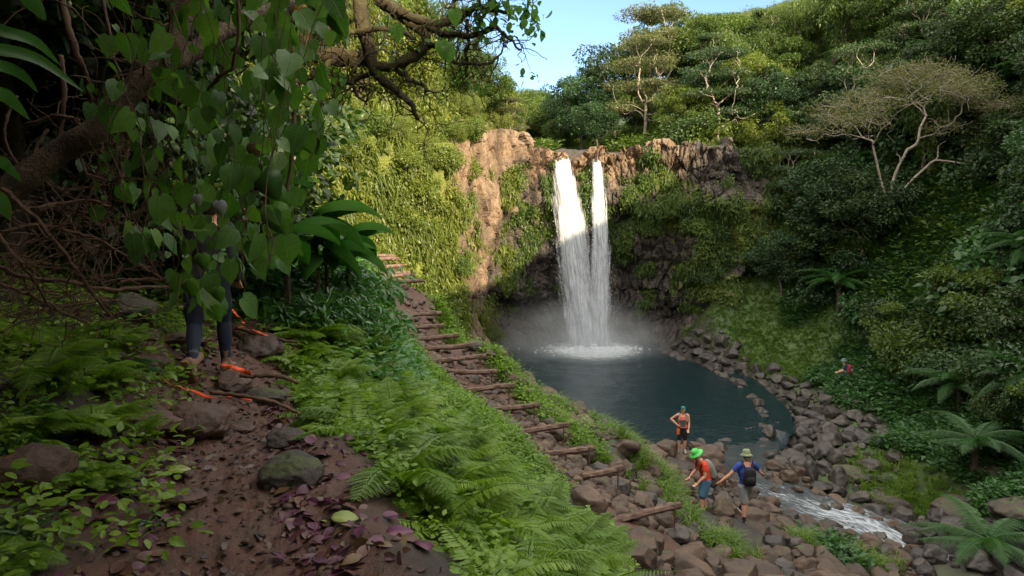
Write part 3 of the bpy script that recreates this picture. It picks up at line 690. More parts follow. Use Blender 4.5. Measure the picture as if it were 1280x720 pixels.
def blob_leaves(mb, r, cen, rad3, n, tpl, size, up=.7, droop=.3, base=0.5, var=.5):
    """leafy clump: leaves on and just inside an uneven ellipsoid"""
    v = nrm(r.randn(n, 3)); k = (.55 + .45 * r.rand(n) ** .5)
    k = k * (1 + .25 * fbm(v * 1.7 + cen * .7, 1, 2, int(r.randint(99))))
    p = cen + v * k[:, None] * rad3
    nn = nrm(v * (1, 1, .6) + np.array([0, 0, up]) + .5 * r.randn(n, 3))
    d = nrm(v * (1, 1, .2) + .7 * r.randn(n, 3) + np.array([0, 0, -droop]))
    add_leaves(mb, tpl, p, d, nn, size * (.6 + .8 * r.rand(n)), np.clip(base + var * (r.rand(n) - .5), 0, 1))

def skeleton(r, base, top, clumps, r_tip=.02, bend=.25, tk=.18, expo=.47, lift=.3):
    """greedy branching: trunk base->top, then each clump joins the nearest limb. Returns polylines + radii"""
    nodes = [list(p) for p in spline([base, np.array(base) * .5 + np.array(top) * .5 + r.randn(3) * tk, top], 9)]; par = [-1] + list(range(8)); dist = [0.]
    for i in range(1, 9): dist.append(dist[-1] + np.linalg.norm(np.array(nodes[i]) - nodes[i - 1]))
    ends = []; o = np.argsort([np.linalg.norm(c - top) for c in clumps])
    for ci in o:
        c = clumps[ci]; A = np.array(nodes); D = np.linalg.norm(A - c, axis=1)
        cost = D + .45 * np.array(dist) + np.where(A[:, 2] > c[2] + .1, 1.5, 0); cost[:5] += 9
        j = int(cost.argmin()); a = A[j]; L = np.linalg.norm(c - a); m = max(3, int(L / .45) + 2)
        mid = a * .5 + c * .5 + r.randn(3) * bend * L * .5 + np.array([0, 0, -lift * L * .3])
        P = spline([a, mid, c], m + 1)[1:]
        P[:-1] += r.randn(len(P) - 1, 3) * .04 * L
        pr = j
        for p in P:
            nodes.append(list(p)); par.append(pr); dist.append(dist[pr] + np.linalg.norm(np.array(p) - nodes[pr])); pr = len(nodes) - 1
        ends.append(pr)
    cnt = np.zeros(len(nodes))
    for e in ends:
        while e != -1: cnt[e] += 1; e = par[e]
    rr = r_tip * np.maximum(cnt, 1) ** expo
    kids = {}
    for i, p in enumerate(par): kids.setdefault(p, []).append(i)
    lines = []; stack = [(0, None)]
    while stack:
        s, pr = stack.pop(); line = ([pr] if pr is not None else []) + [s]; cur = s
        while kids.get(cur):
            ks = sorted(kids[cur], key=lambda q: -cnt[q]); 
            for q in ks[1:]: stack.append((q, cur))
            cur = ks[0]; line.append(cur)
        rl = rr[line].copy()
        if pr is not None: rl[0] = rl[1]
        lines.append((np.array([nodes[q] for q in line]), rl))
    return lines
def wood(lines, k=6, rough=.15, seed=0, minr=.008):
    mb = MB()
    for i, (P, rr) in enumerate(lines):
        if len(P) < 2: continue
        n = max(3, len(P) * 2 - 1); Q = spline(P, n); R = np.interp(np.linspace(0, 1, n), np.linspace(0, 1, len(P)), rr)
        tube(mb, Q, np.maximum(R, minr), k, .5, rough, seed + i)
    return mb

BARK = solidmat('bark', (.045, .035, .025), (.12, .10, .075), 6, .85, .7, 18, dist=.02)
PALEBARK = solidmat('pale_bark', (.17, .14, .11), (.34, .30, .25), 5, .85, .5, 18, dist=.02)
MOSSBARK = solidmat('mossy_bark', (.022, .015, .011), (.07, .065, .024), 5, .9, 1, 34, dist=.025)
TWIG = solidmat('twig_bark', (.06, .035, .022), (.14, .085, .055), 5, .8, .4, 30)
L_dark = leafmat('leaf_dark', [(.014, .032, .009), (.028, .06, .014), (.055, .10, .022)], .3)
L_mid = leafmat('leaf_mid', [(.03, .06, .010), (.06, .105, .015), (.11, .155, .026)], .35)
L_gold = leafmat('leaf_gold', [(.06, .095, .015), (.11, .15, .022), (.17, .19, .03)], .4)
L_olive = leafmat('leaf_olive', [(.04, .055, .02), (.075, .09, .03), (.11, .12, .045), (.12, .09, .06)], .35)
L_teal = leafmat('leaf_teal', [(.012, .036, .012), (.024, .062, .018), (.042, .095, .028)], .3)
L_fern = leafmat('leaf_fern', [(.06, .125, .010), (.12, .225, .019), (.21, .325, .036)], .42)
L_fern2 = leafmat('leaf_fern_deep', [(.018, .055, .016), (.032, .095, .024), (.055, .13, .03)], .35)

T_far, T_nar, T_oval, T_heart, T_lance = (leaf_tpl(k) for k in ('far', 'narrow', 'oval', 'heart', 'lance'))

# ---- tree prototypes (unit metres, base at origin): list of (trunk mesh, crown mesh)
def tree_proto(name, seed, h, rx, flat, ncl, nleaf, lsz, tpl, lmat, bark, shape='round', trunk_r=.02, crown_lo=.35, lean=0, up=.7, cl=.27):
    r = R0(seed); C = []
    while len(C) < ncl:
        v = nrm(r.randn(3)); k = r.rand() ** .33
        if shape == 'umbrella':
            rr = rx * math.sqrt(r.rand()); a = r.rand() * 6.28
            c = np.array([rr * math.cos(a), rr * math.sin(a), h * (1 - .22 * (rr / rx) ** 2 - .16 * r.rand())])
        elif shape == 'layer':
            lev = r.randint(4); rr = rx * (1 - .18 * lev) * (.35 + .65 * r.rand()); a = r.rand() * 6.28
            c = np.array([rr * math.cos(a), rr * math.sin(a), h * (crown_lo + (1 - crown_lo) * lev / 3) - .1 * rr])
        else:
            c = np.array([0, 0, h * (1 + crown_lo) / 2]) + v * k * np.array([rx, rx, h * (1 - crown_lo) / 2])
            if c[2] < h * crown_lo * .9: continue
        C.append(c)
    C = np.array(C); C[:, 0] += lean * C[:, 2] / h
    lines = skeleton(r, np.array([0, 0, -.6]), np.array([lean * .4 + r.randn() * .2, r.randn() * .2, h * (.42 if shape != 'umbrella' else .35)]), C, trunk_r)
    tm = wood(lines, 6, .12, seed).mesh('trunk', bark, True)
    mb = MB()
    for c in C:
        R3 = np.array([1, 1, flat]) * rx * cl * (.7 + .6 * r.rand()); bs = .25 + .5 * r.rand()
        blob_leaves(mb, r, c, R3, int(nleaf * (.7 + .6 * r.rand())), tpl, lsz, up, .3, bs, .5)
    return dict(name=name, trunk=tm, crown=mb.mesh('crown', lmat))
def bamboo_proto(name, seed, h, n, lmat, size=.28, spread=.35):
    r = R0(seed); tm = MB(); mb = MB()
    for i in range(n):
        a = r.rand() * 6.28; b = r.rand() * .5; hh = h * (.6 + .4 * r.rand()); sp = spread * hh * (.4 + r.rand())
        d = np.array([math.cos(a), math.sin(a), 0]); P = spline([np.array([b * d[0], b * d[1], -.3]), d * sp * .25 + [0, 0, hh * .55], d * sp * .7 + [0, 0, hh * .95], d * sp * 1.25 + [0, 0, hh * .88]], 16)
        tube(tm, P, np.linspace(.035, .008, 16), 5, .5)
        m = 210; t = .25 + .75 * r.rand(m); q = t * 15; i0 = np.minimum(q.astype(int), 14); f = (q - i0)[:, None]; p = P[i0] * (1 - f) + P[np.minimum(i0 + 1, 15)] * f
        off = r.randn(m, 3) * (.10 + .22 * t[:, None]) * h * .12; p = p + off
        dd = nrm(off + r.randn(m, 3) * .3 * h * .1 + np.array([0, 0, -.12 * h * .5])); 
        add_leaves(mb, T_nar, p, dd, nrm(r.randn(m, 3) * .5 + [0, 0, 1]), size * (.7 + .7 * r.rand(m)), np.clip(.3 + .3 * r.rand() + .4 * r.rand(m), 0, 1))
    return dict(name=name, trunk=tm.mesh('stems', BARK, True), crown=mb.mesh('crown', lmat))
def frond(mb, r, P, L, npin, w, nsub=0, drop=.25, rnd=.5, wdt=.16):
    """fern / palm frond along polyline P with pinnae pairs"""
    n = npin; t = np.linspace(.10, .99, n); q = t * (len(P) - 1); i0 = np.minimum(q.astype(int), len(P) - 2); f = (q - i0)[:, None]
    p = P[i0] * (1 - f) + P[i0 + 1] * f; T, N, B = frames(P); T = T[i0]
    side = nrm(np.cross(T, np.array([0, 0, 1.]) + 1e-3)); up = np.cross(side, T)
    ln = w * np.sin(np.pi * np.clip(t, 0, 1) ** .75) ** .8 * (1 - .25 * t) + .02 * w
    for s in (-1, 1):
        d = nrm(side * s + T * .42 + np.array([0, 0, -drop]) + r.randn(n, 3) * .06)
        if not nsub:
            X, Y, Z = leaf_axes(d, up); V, fs = scatter_np(PIN[0], PIN[1], p, X, Y, Z, np.stack([ln, ln * wdt / .16 * 1.0, ln], 1)); mb.add(V, fs, np.repeat(np.clip(rnd + .2 * (r.rand(n) - .5), 0, 1), len(PIN[0])))
        else:
            u = np.linspace(.08, .97, nsub); pp = p[:, None] + d[:, None] * (ln[:, None] * u[None])[:, :, None] + np.array([0, 0, -1.]) * (ln[:, None] * u[None] ** 2 * .18)[:, :, None]
            wl = (ln[:, None] * (1 - u[None]) ** .7 * .30 + .004)
            Yd = nrm(np.cross(up, d))
            for s2 in (-1, 1):
                dd = nrm(Yd * s2 + d * .5)[:, None] * np.ones((1, nsub, 1)); nn = np.repeat(up[:, None], nsub, 1)
                add_leaves(mb, T_far, pp.reshape(-1, 3), dd.reshape(-1, 3), nn.reshape(-1, 3), wl.ravel(), np.repeat(np.clip(rnd + .25 * (r.rand(n) - .5), 0, 1), nsub))
PIN = (np.array([[0,.0,0],[.3,.075,.0],[.3,-.075,0],[.7,.05,-.05],[.7,-.05,-.05],[1,0,-.14]]), [np.array([[0,2,1],[3,4,5]]), np.array([[1,2,4,3]])])
def arc(r, a, L, el0, el1, n=10, base=(0, 0, 0)):
    P = [np.array(base, float)]; el = np.linspace(el0, el1, n)
    for e in el[1:]: P.append(P[-1] + L / (n - 1) * np.array([math.cos(a) * math.cos(e), math.sin(a) * math.cos(e), math.sin(e)]))
    return np.array(P)
def fern_proto(seed, nf, L, npin, w, nsub, lmat, el=(1.1, -.5)):
    r = R0(seed); mb = MB(); st = MB()
    for i in range(nf):
        a = i * 2.4 + r.rand() * .6; LL = L * (.65 + .5 * r.rand()); e0 = el[0] + r.randn() * .15 - .3 * (i % 3 == 0); P = arc(r, a, LL, e0, el[1] + r.randn() * .25, 11)
        P += np.cumsum(r.randn(11, 3) * .004, 0)
        tube(mb, P, np.linspace(.0045, .0015, 11) * max(1, L), 4, .3, cap=False); frond(mb, r, P, LL, npin, w * LL / L, nsub, .2, .3 + .5 * r.rand())
    return mb.mesh('fern', lmat)
def palm_proto(seed, h, nf, L, trunk_r, lmat, name='palm_tree', npin=26, w=.5, wdt=.10, el=(1.0, -.9), nsub=0):
    r = R0(seed); tm = MB(); mb = MB(); top = np.array([r.randn() * .15 * h * .3, r.randn() * .15, h])
    tube(tm, spline([[0, 0, -.4], top * [.3, .3, .5], top], 12), np.linspace(trunk_r * 1.2, trunk_r, 12), 8, .5, .12, seed)
    for i in range(nf):
        a = i * 2.4 + r.rand() * .5; LL = L * (.75 + .4 * r.rand()); P = arc(r, a, LL, el[0] - .9 * (i / nf) + r.randn() * .1, el[1] + .3 * r.randn(), 12, top)
        tube(mb, P, np.linspace(.022, .006, 12), 4, .3); frond(mb, r, P, LL, npin, w, nsub, .35, .25 + .5 * r.rand(), wdt)
    return dict(name=name, trunk=tm.mesh('trunk', BARK, True), crown=mb.mesh('crown', lmat))
def bush_proto(name, seed, rx, h, ncl, nleaf, lsz, tpl, lmat, up=.6):
    r = R0(seed); mb = MB(); C = np.array([[rx * .7 * r.randn() * .6, rx * .7 * r.randn() * .6, h * (.25 + .6 * r.rand())] for _ in range(ncl)])
    for c in C: blob_leaves(mb, r, c, np.array([1, 1, .8]) * rx * .42, nleaf, tpl, lsz, up, .3, .25 + .5 * r.rand(), .4)
    lines = skeleton(r, np.array([0, 0, -.2]), np.array([0, 0, h * .25]), C, .008)
    return dict(name=name, trunk=wood(lines, 4, .1, seed, .006).mesh('stems', TWIG, True), crown=mb.mesh('leaves', lmat))
def place(pr, x, y, label, group=None, sc=1.0, rz=None, cat='tree', z=None, tilt=(0, 0), tk='trunk', ck='crown'):
    e = empty(pr['name'], (x, y, hgt(x, y) if z is None else z), rz if rz is not None else random.random() * 6.28)
    e.rotation_euler[0], e.rotation_euler[1] = tilt
    e.scale = (sc, sc, sc) if not hasattr(sc, '__len__') else sc
    if pr.get('trunk'): link(tk if not pr['trunk'].name.startswith('stems') else 'stems', pr['trunk'], e)
    link('crown' if not pr['crown'].name.startswith('leaves') else 'leaves', pr['crown'], e)
    tag(e, label, cat, group); return e
# ================================================================== forest
random.seed(4)
BR = [tree_proto('broadleaf_tree', 10 + i, 7.5, 3.2, .62, 58, 230, .21, T_far, m_, BARK) for i, m_ in enumerate((L_dark, L_mid, L_teal))]
BG = [tree_proto('broadleaf_tree', 20 + i, 6.0, 2.5, .7, 50, 230, .19, T_far, m_, BARK, crown_lo=.2) for i, m_ in enumerate((L_gold, L_mid))]
LY = [tree_proto('layered_tree', 30 + i, 8.5, 3.8, .28, 60, 190, .17, T_far, m_, PALEBARK, 'layer', crown_lo=.4) for i, m_ in enumerate((L_olive, L_dark))]
BB = [bamboo_proto('bamboo_clump', 40 + i, 6.5, 34, m_) for i, m_ in enumerate((L_gold, L_mid))]
PT = palm_proto(50, 2.6, 16, 2.3, .10, L_gold, el=(1.2, -1.0), w=.55)
PD = palm_proto(51, 2.0, 14, 2.0, .09, L_fern2, el=(1.1, -.8), w=.5)
TF = palm_proto(52, 1.5, 15, 2.0, .10, L_fern2, name='tree_fern', npin=26, w=.42, nsub=9, el=(.95, -.55))
SH = [bush_proto('shrub', 60 + i, 1.5, 1.7, 16, 190, .16, T_far, m_, .6) for i, m_ in enumerate((L_dark, L_mid, L_gold, L_teal))]
SHB = [bush_proto('broad_leaved_shrub', 70 + i, 1.6, 1.8, 14, 90, .27, T_oval, m_, .8) for i, m_ in enumerate((L_teal, L_fern2))]
SKX, SKY = [690, 710, 740, 800, 870, 900, 960, 1000, 1045], [120, 70, 36, 4, 8, 18, 4, -12, -40]
ST_ = [tree_proto('small_tree', 90 + i, 2.9, 1.6, .5, 26, 230, .15, T_far, m_, BARK, crown_lo=.15) for i, m_ in enumerate((L_dark, L_mid))]
def top_of(pr):
    if 'top' not in pr: c = np.empty(len(pr['crown'].vertices) * 3); pr['crown'].vertices.foreach_get('co', c); pr['top'] = float(np.percentile(c[2::3], 99.7)); pr['rx'] = float(np.percentile(np.abs(c[0::3]), 95))
    return pr['top']
def cap(pr, x, y, z, sc):
    # keep the treeline of the photographed wood: no tree taller than its place on the skyline
    h = top_of(pr)
    for _ in range(3):
        px, py, dep = PX(np.array([x - pr['rx'] * .6 * sc, x, x + pr['rx'] * .6 * sc]), y, z + h * sc)
        if px[1] < 690: return sc
        lim = max(np.interp(px, SKX, SKY)); e_ = (lim - np.ravel(py)[0]) / F * np.ravel(dep)[0]
        if e_ > 0: sc = max(.25, sc - e_ / h)
    return sc
def atp(px, Y, pr, label, group=None, sc=1.0, cat='tree', dz=0, **k):
    x = (px - 640) / F * (Y * ct + .3); sc = cap(pr, x, Y, hgt(x, Y), sc); e = place(pr, x, Y, label, group, sc, cat=cat, **k); e.location.z += dz; return e

# trees on the rim right of the falls
atp(722, 60, BR[2], 'dark tree at the left end of the wood above the waterfall rim', sc=.95)
atp(765, 62, BR[0], 'dark tree standing second from the left above the waterfall rim', sc=1.18)
atp(812, 60, LY[0], 'tall olive flat layered tree at the top of the wood above the falls', sc=1.36)
atp(800, 53, LY[0], 'smaller olive spreading tree with pale open limbs above the falls', sc=.92)
atp(860, 60, BG[1], 'big bright tree behind the pale limbed tree above the cliff', sc=1.6)
atp(905, 62, BR[1], 'tall mid green tree on the skyline right of the layered tree', sc=1.5)
atp(885, 66, BB[0], 'bright feathery bamboo highest on the skyline above the cliff', 'bamboos on the skyline', sc=1.7, cat='bamboo')
atp(835, 66, BG[1], 'mid green tree crowning the wood above the falls', sc=1.6)
atp(930, 64, BB[0], 'bright feathery bamboo between skyline trees', 'bamboos on the skyline', sc=1.6, cat='bamboo')
atp(848, 49.5, BG[0], 'round yellow green tree leaning over the rim right of the falls', sc=.72)
atp(880, 50, BG[0], 'small yellow green tree right of the yellow green rim tree', sc=.7)
atp(742, 54, BR[2], 'low dark tree straight above the twin waterfall', sc=.55)
atp(790, 56, BR[1], 'low mid green tree behind the rim between waterfall and yellow green tree', sc=.6)
atp(700, 66, BR[2], 'dark tree whose crown meets the open sky at the valley notch', sc=.72)
atp(930, 50, BG[0], 'sunlit yellow green tree with drooping crown on the upper slope', sc=.95)
atp(905, 47.5, BG[1], 'green tree hanging over the cliff end right of the falls', sc=.85)
atp(955, 47, BG[0], 'smaller sunlit tree below the drooping yellow one', sc=.72)
atp(900, 57, BR[1], 'mid green tree in the wood above the right cliff end', sc=1.05)
atp(962, 60, BB[0], 'bright feathery bamboo rising against the sky', 'bamboos on the skyline', sc=1.35, cat='bamboo')
atp(1010, 58, BB[0], 'bright feathery bamboo rising against the sky', 'bamboos on the skyline', sc=1.45, cat='bamboo')
atp(1050, 56, BB[0], 'bright feathery bamboo rising against the sky', 'bamboos on the skyline', sc=1.25, cat='bamboo')
atp(985, 53, BB[1], 'green bamboo clump below the bright skyline bamboo', 'bamboos on the upper slope', sc=1.2, cat='bamboo')
atp(1035, 50, BB[1], 'green bamboo clump below the bright skyline bamboo', 'bamboos on the upper slope', sc=1.1, cat='bamboo')
# forest on the right hillside
r = R0(77); pts = []
tries = 0
while len(pts) < 170 and tries < 9000:
    tries += 1
    x, y = 8 + 40 * r.rand(), 22 + 48 * r.rand()
    z = hgt(x, y); px, py, dep = PX(x, y, z)
    if z < 2.9 or px > 1400 or px < 880 or py < -60: continue
    if y < 44 and x < 14.5: continue
    if any((x - a) ** 2 + (y - b) ** 2 < (1.45 + .018 * b) ** 2 for a, b, *_ in pts): continue
    if abs(x - 21.5) < 3.4 and 30 < y < 37.6: continue
    if py > 430: continue
    pts.append((x, y, z, px, py))
for (x, y, z, px, py) in pts:
    zone = 'high up the right hillside' if py < 130 else ('halfway up the right hillside' if py < 290 else 'low on the shaded right slope')
    q = r.rand()
    if py < 130: pr = [BR[0], BR[1], BG[0], BB[0], LY[1], BB[1], BG[1]][r.randint(7)]
    elif py < 290: pr = [BR[0], BR[2], BB[1], BR[1], LY[1], BG[1], SHB[0]][r.randint(7)]
    else: pr = [BR[0], BR[2], SH[0], SHB[0], BR[2], SH[3], TF][r.randint(7)]
    kindw = {'broadleaf_tree': 'round crowned tree', 'layered_tree': 'flat layered tree', 'bamboo_clump': 'feathery bamboo clump', 'shrub': 'dense dark shrub', 'broad_leaved_shrub': 'broad leaved shrub', 'tree_fern': 'tree fern with arching fronds'}[pr['name']]
    tone = {'leaf_dark': 'dark green', 'leaf_mid': 'mid green', 'leaf_gold': 'yellow green', 'leaf_teal': 'deep bluish green', 'leaf_fern_deep': 'fresh green', 'leaf_olive': 'olive'}[pr['crown'].materials[0].name]
    cat = 'bamboo' if 'bamboo' in kindw else 'shrub' if 'shrub' in kindw else 'tree'
    sc = (.55 + .42 * r.rand()) * (1 if pr['name'] not in ('shrub', 'broad_leaved_shrub') else 1.25)
    sc = cap(pr, x, y, z, sc)
    place(pr, x, y, f'{tone} {kindw} {zone}', f'{tone} {kindw}s {zone}', sc, cat=cat, z=z, rz=r.rand() * 6.28)
# shrubs filling the wood edge and the slope above the cliff end
n_ = 0; sp_ = []
while n_ < 200:
    x, y = 9 + 26 * r.rand(), 17 + 32 * r.rand(); z = hgt(x, y); px, py, dep = PX(x, y, z)
    if px > 1330 or px < 840 or z < 1.5 or (z < 12 and y > 44.5): continue
    lim = np.interp(px, [840, 960, 1060, 1120, 1180, 1300], [230, 320, 405, 470, 600, 720])
    if py > lim: continue
    if any((x - a) ** 2 + (y - b) ** 2 < .8 for a, b in sp_): continue
    if abs(x - 21.5) < 2.6 and 31 < y < 37.6: continue
    sp_.append((x, y)); n_ += 1
    pr = [SH[0], SH[3], SH[1], SHB[0], SHB[1], TF, ST_[0], ST_[1]][r.randint(8)] if px > 1000 else [SH[1], SH[2], SH[0]][r.randint(3)]
    nm = {'small_tree': 'small round tree', 'shrub': 'low leafy shrub', 'broad_leaved_shrub': 'broad leaved shrub', 'tree_fern': 'small tree fern'}[pr['name']]
    tone = {'leaf_dark': 'dark green', 'leaf_mid': 'mid green', 'leaf_gold': 'yellow green', 'leaf_teal': 'deep bluish green', 'leaf_fern_deep': 'fresh green'}[pr['crown'].materials[0].name]
    zone = 'under the trees of the right slope' if px > 1000 else 'above the right end of the cliff'
    place(pr, x, y, f'{tone} {nm} {zone}', f'{tone} {nm}s {zone}', (.6 + .75 * r.rand() ** 1.5), cat='shrub', z=z, rz=r.rand() * 6.28)
for px, Y, s in ((1262, 17.5, 1.05), (1236, 21.5, .95), (1290, 22.5, 1.1), (1215, 25.5, 1.0)):
    atp(px, Y, TF, ['large tree fern with long pale fronds at the right picture edge', 'tree fern with broad fronds behind the largest one', 'tree fern half hidden at the right edge behind the large fronds', 'farther tree fern upslope of the large fronds'][(1262, 1236, 1290, 1215).index(px)], sc=s, cat='tree fern')

# umbrella tree with pale limbs
def umbrella_tree():
    r = R0(5); base = np.array([0, 0, -.5]); C = []
    for i in range(78):
        a = r.rand() * 6.28; q = math.sqrt(r.rand()); x, y = 5.0 * q * math.cos(a), 3.4 * q * math.sin(a)
        C.append([x + .3, y, 6.6 - 2.6 * (q ** 2) - .5 * r.rand() - (.5 if x < -1.5 else 0)])
    C = np.array(C); C = np.vstack([C, [[4.6, -.6, 3.1], [4.0, -.8, 2.6], [-5.2, -.4, 3.3], [1.6, -1, 3.4], [2.1, -.9, 3.2]]])
    trunks = []
    mb = MB(); lines = []
    for (tx, ty, tz, sel) in ((-1.2, 0, 2.6, C[:, 0] < -.6), (.6, 0, 2.4, (C[:, 0] >= -.6) & (C[:, 0] < 2.4)), (2.0, .1, 1.8, C[:, 0] >= 2.4)):
        lines += skeleton(r, base + r.randn(3) * .08, np.array([tx, ty, tz]), C[sel], .0105, .3, .3, .5, .12)
    for P, rr in lines: rr *= 1.1
    e = empty('umbrella_tree', (0, 0, 0)); wd_ = wood(lines, 7, .14, 3, .014)
    for c in C:
        for _ in range(4):
            p = c + r.randn(3) * .08; d = nrm(r.randn(3) * [1, 1, .4] + [0, 0, .25]); P = [p]
            for j in range(6): d = nrm(d + r.randn(3) * .3); P.append(P[-1] + d * .17)
            tube(wd_, np.array(P), np.linspace(.013, .006, 7), 4, .5)
    wd_.build('trunk', PALEBARK, e, True)
    for c in C:
        k = .9 + .4 * r.rand(); blob_leaves(mb, r, c + [0, 0, .12], np.array([k, k, .26]), int(190 * k), T_far, .10, 1.2, 0, .3 + .45 * r.rand(), .5)
    mb.build('crown', L_olive, e); return e
ut = umbrella_tree(); X_, Y_ = (1108 - 640) / F * 36.3, 36
ut.location = (X_, Y_, 9.6); tag(ut, 'pale limbed umbrella tree with flat open crown on the right slope', 'tree')
print('umb', ut.location, hgt(X_, Y_))

# sunlit plants on the left hill behind the steps and over the left wall
r = R0(31); pts = []; tries = 0
while len(pts) < 190 and tries < 20000:
    tries += 1; x, y = -17 + 18 * r.rand(), 21 + 34 * r.rand(); z = hgt(x, y); px, py, dep = PX(x, y, z)
    if cliff_sd(np.array([x]), np.array([y]))[0] < 1.2 or px < 230 or px > 640: continue
    if px > 624 and y < 46: continue
    if any((x - a) ** 2 + (y - b) ** 2 < 1.5 for a, b, *_ in pts): continue
    pts.append((x, y, z, px))
kinds = [(SH[2], 'yellow green leafy shrub', 'shrub'), (SH[1], 'mid green leafy shrub', 'shrub'), (BB[0], 'golden feathery bamboo', 'bamboo'), (PT, 'golden fronded palm', 'palm'), (BG[0], 'yellow green round tree', 'tree'), (LY[0], 'olive layered tree', 'tree')]
for x, y, z, px in pts:
    k = [0,1,2,0,1,2,3,0,1,4,5][r.randint(11)] if y > 29 else [0,1,2,0,1,3][r.randint(6)]; pr, w_, c_ = kinds[k]
    s = (.38 + .3 * r.rand()) * (1.5 if k in (0, 1) else .75 if k == 3 else .72 if k == 2 else .8)
    if px > 600: s *= .8
    zone = 'on the sunny hill left of the falls' if y > 30 else 'on the bank behind the top of the steps'
    place(pr, x, y, f'{w_} {zone}', f'{w_}s {zone}', s, cat=c_, z=z - .1, rz=r.rand() * 6.28)
# tall golden growth closing the sky left of the falls
for i, (px, Y, k, sc) in enumerate(((385,33,0,1.0),(405,37,4,.9),(430,34,0,1.15),(452,38,1,1.1),(470,35,0,1.2),(492,39,4,1.0),(508,36,0,1.05),(530,40,5,.8),(545,38,0,1.0),(562,42,1,1.0),(578,40,0,.85),(596,43,4,.62),(420,42,5,1.1),(480,44,4,1.2),(540,46,1,1.3),(600,48,5,.7),(612,52,4,.8),(575,50,1,1.0),(630,58,4,.7),(645,64,1,.6))):
    pr = [BB[0], BB[1], None, None, BG[0], BR[1]][k]; w_ = ['golden feathery bamboo', 'green feathery bamboo', '', '', 'yellow green round tree', 'mid green round tree'][k]
    atp(px, Y, pr, f'tall {w_} against the sky left of the waterfall', f'tall {w_}s left of the waterfall', sc=sc, cat='bamboo' if k < 2 else 'tree')
rr_ = R0(91)
for i in range(46):
    s_ = S0 + 1.5 + (SA - 1.6 - S0 - 1.5) * (i + rr_.rand()) / 46; x = np.interp(s_, CS, CLIFF[:, 0]); y = np.interp(s_, CS, CLIFF[:, 1]); nx = np.interp(s_, CS, CN[:, 0]); ny = np.interp(s_, CS, CN[:, 1]); b = rr_.rand() * 1.6 - .2
    x, y = x - nx * b, y - ny * b; z = float(rbf_ev(fitU, np.array([x - nx * 2]), np.array([y - ny * 2]))[0]); pr, w_ = [(SH[2], 'yellow green'), (SH[1], 'mid green'), (SH[2], 'yellow green'), (BB[0], 'golden bamboo like')][rr_.randint(4)]
    place(pr, x, y, f'{w_} bush drooping over the rim of the left wall', f'{w_} bushes on the rim of the left wall', (.42 + .4 * rr_.rand()) * (.45 if 'bamboo' in w_ else 1), cat='bush', z=z - .35, rz=rr_.rand() * 6.28)
# far hill seen through the notch
r = R0(32); k = 0
while k < 150:
    x, y = -22 + 52 * r.rand(), 50 + 110 * r.rand() ** 1.3; z = hgt(x, y); px, py, dep = PX(x, y, z)
    if not 555 < px < 745 or (px > 700 and y < 64): continue
    if abs(x - 5.2) < 2.6 and y < 60: continue
    k += 1; pr = [BR[1], BR[1], BG[1], BR[0], BG[0]][r.randint(5)]
    tone = {'leaf_dark': 'dark', 'leaf_mid': 'green', 'leaf_gold': 'yellowish'}[pr['crown'].materials[0].name]
    place(pr, x, y, f'{tone} round tree on the distant hill beyond the falls', f'{tone} round trees on the distant hill', (.45 + .3 * r.rand()) if y > 62 else (.3 + .15 * r.rand()), z=z - .4, rz=r.rand() * 6.28)
# ------------------------------------------------------------------ rocks
def rock_material(name, c1, c2, moss=.0, rough=.75):
    m, t, n, L = newmat(name); tcn = N_(t, 'TexCoord'); v = tcn.outputs['Object']; oi = N_(t, 'ObjectInfo')
    g = N_(t, 'NewGeometry'); sx = N_(t, 'SeparateXYZ'); L.new(g.outputs['Normal'], sx.inputs[0]); at = N_(t, 'Attribute', attribute_name='rnd')
    nn = noise(t, 2.6, 9, .68, g.outputs['Position']); r = ramp(t, [(.28, c1), (.52, tuple((a + b) / 2 for a, b in zip(c1, c2))), (.74, c2)]); L.new(nn.outputs[0], r.inputs[0])
    sp = N_(t, 'Math', operation='ADD'); L.new(oi.outputs['Random'], sp.inputs[0]); L.new(at.outputs['Fac'], sp.inputs[1])
    k = N_(t, 'MapRange'); k.inputs[2].default_value = 2; k.inputs[3].default_value = .4; k.inputs[4].default_value = 1.7; L.new(sp.outputs[0], k.inputs[0])
    mu = N_(t, 'MixRGB', blend_type='MULTIPLY'); mu.inputs[0].default_value = 1; L.new(r.outputs[0], mu.inputs[1]); L.new(k.outputs[0], mu.inputs[2])
    mn = noise(t, 3.5, 8, .7, g.outputs['Position']); a = N_(t, 'Math', operation='MULTIPLY_ADD'); a.inputs[1].default_value = .28; L.new(sx.outputs[2], a.inputs[0]); L.new(mn.outputs[0], a.inputs[2])
    mr = N_(t, 'MapRange'); mr.inputs[1].default_value = .92 - moss; mr.inputs[2].default_value = 1.05 - moss; L.new(a.outputs[0], mr.inputs[0])
    mc = ramp(t, [(.3, (.025, .045, .01)), (.7, (.075, .10, .02))]); L.new(noise(t, 14, 4, .6, v).outputs[0], mc.inputs[0])
    mx = N_(t, 'MixRGB'); L.new(mr.outputs[0], mx.inputs[0]); L.new(mu.outputs[0], mx.inputs[1]); L.new(mc.outputs[0], mx.inputs[2])
    b = N_(t, 'BsdfPrincipled'); L.new(mx.outputs[0], b.inputs['Base Color']); rr = N_(t, 'MapRange'); rr.inputs[3].default_value = rough - .25; rr.inputs[4].default_value = rough + .1; L.new(nn.outputs[0], rr.inputs[0]); L.new(rr.outputs[0], b.inputs['Roughness'])
    bp = N_(t, 'Bump'); bp.inputs[0].default_value = .8; bp.inputs[1].default_value = .035; L.new(noise(t, 16, 10, .72, g.outputs['Position']).outputs[0], bp.inputs['Height']); L.new(bp.outputs[0], b.inputs['Normal'])
    o = N_(t, 'OutputMaterial'); L.new(b.outputs[0], o.inputs[0]); return m
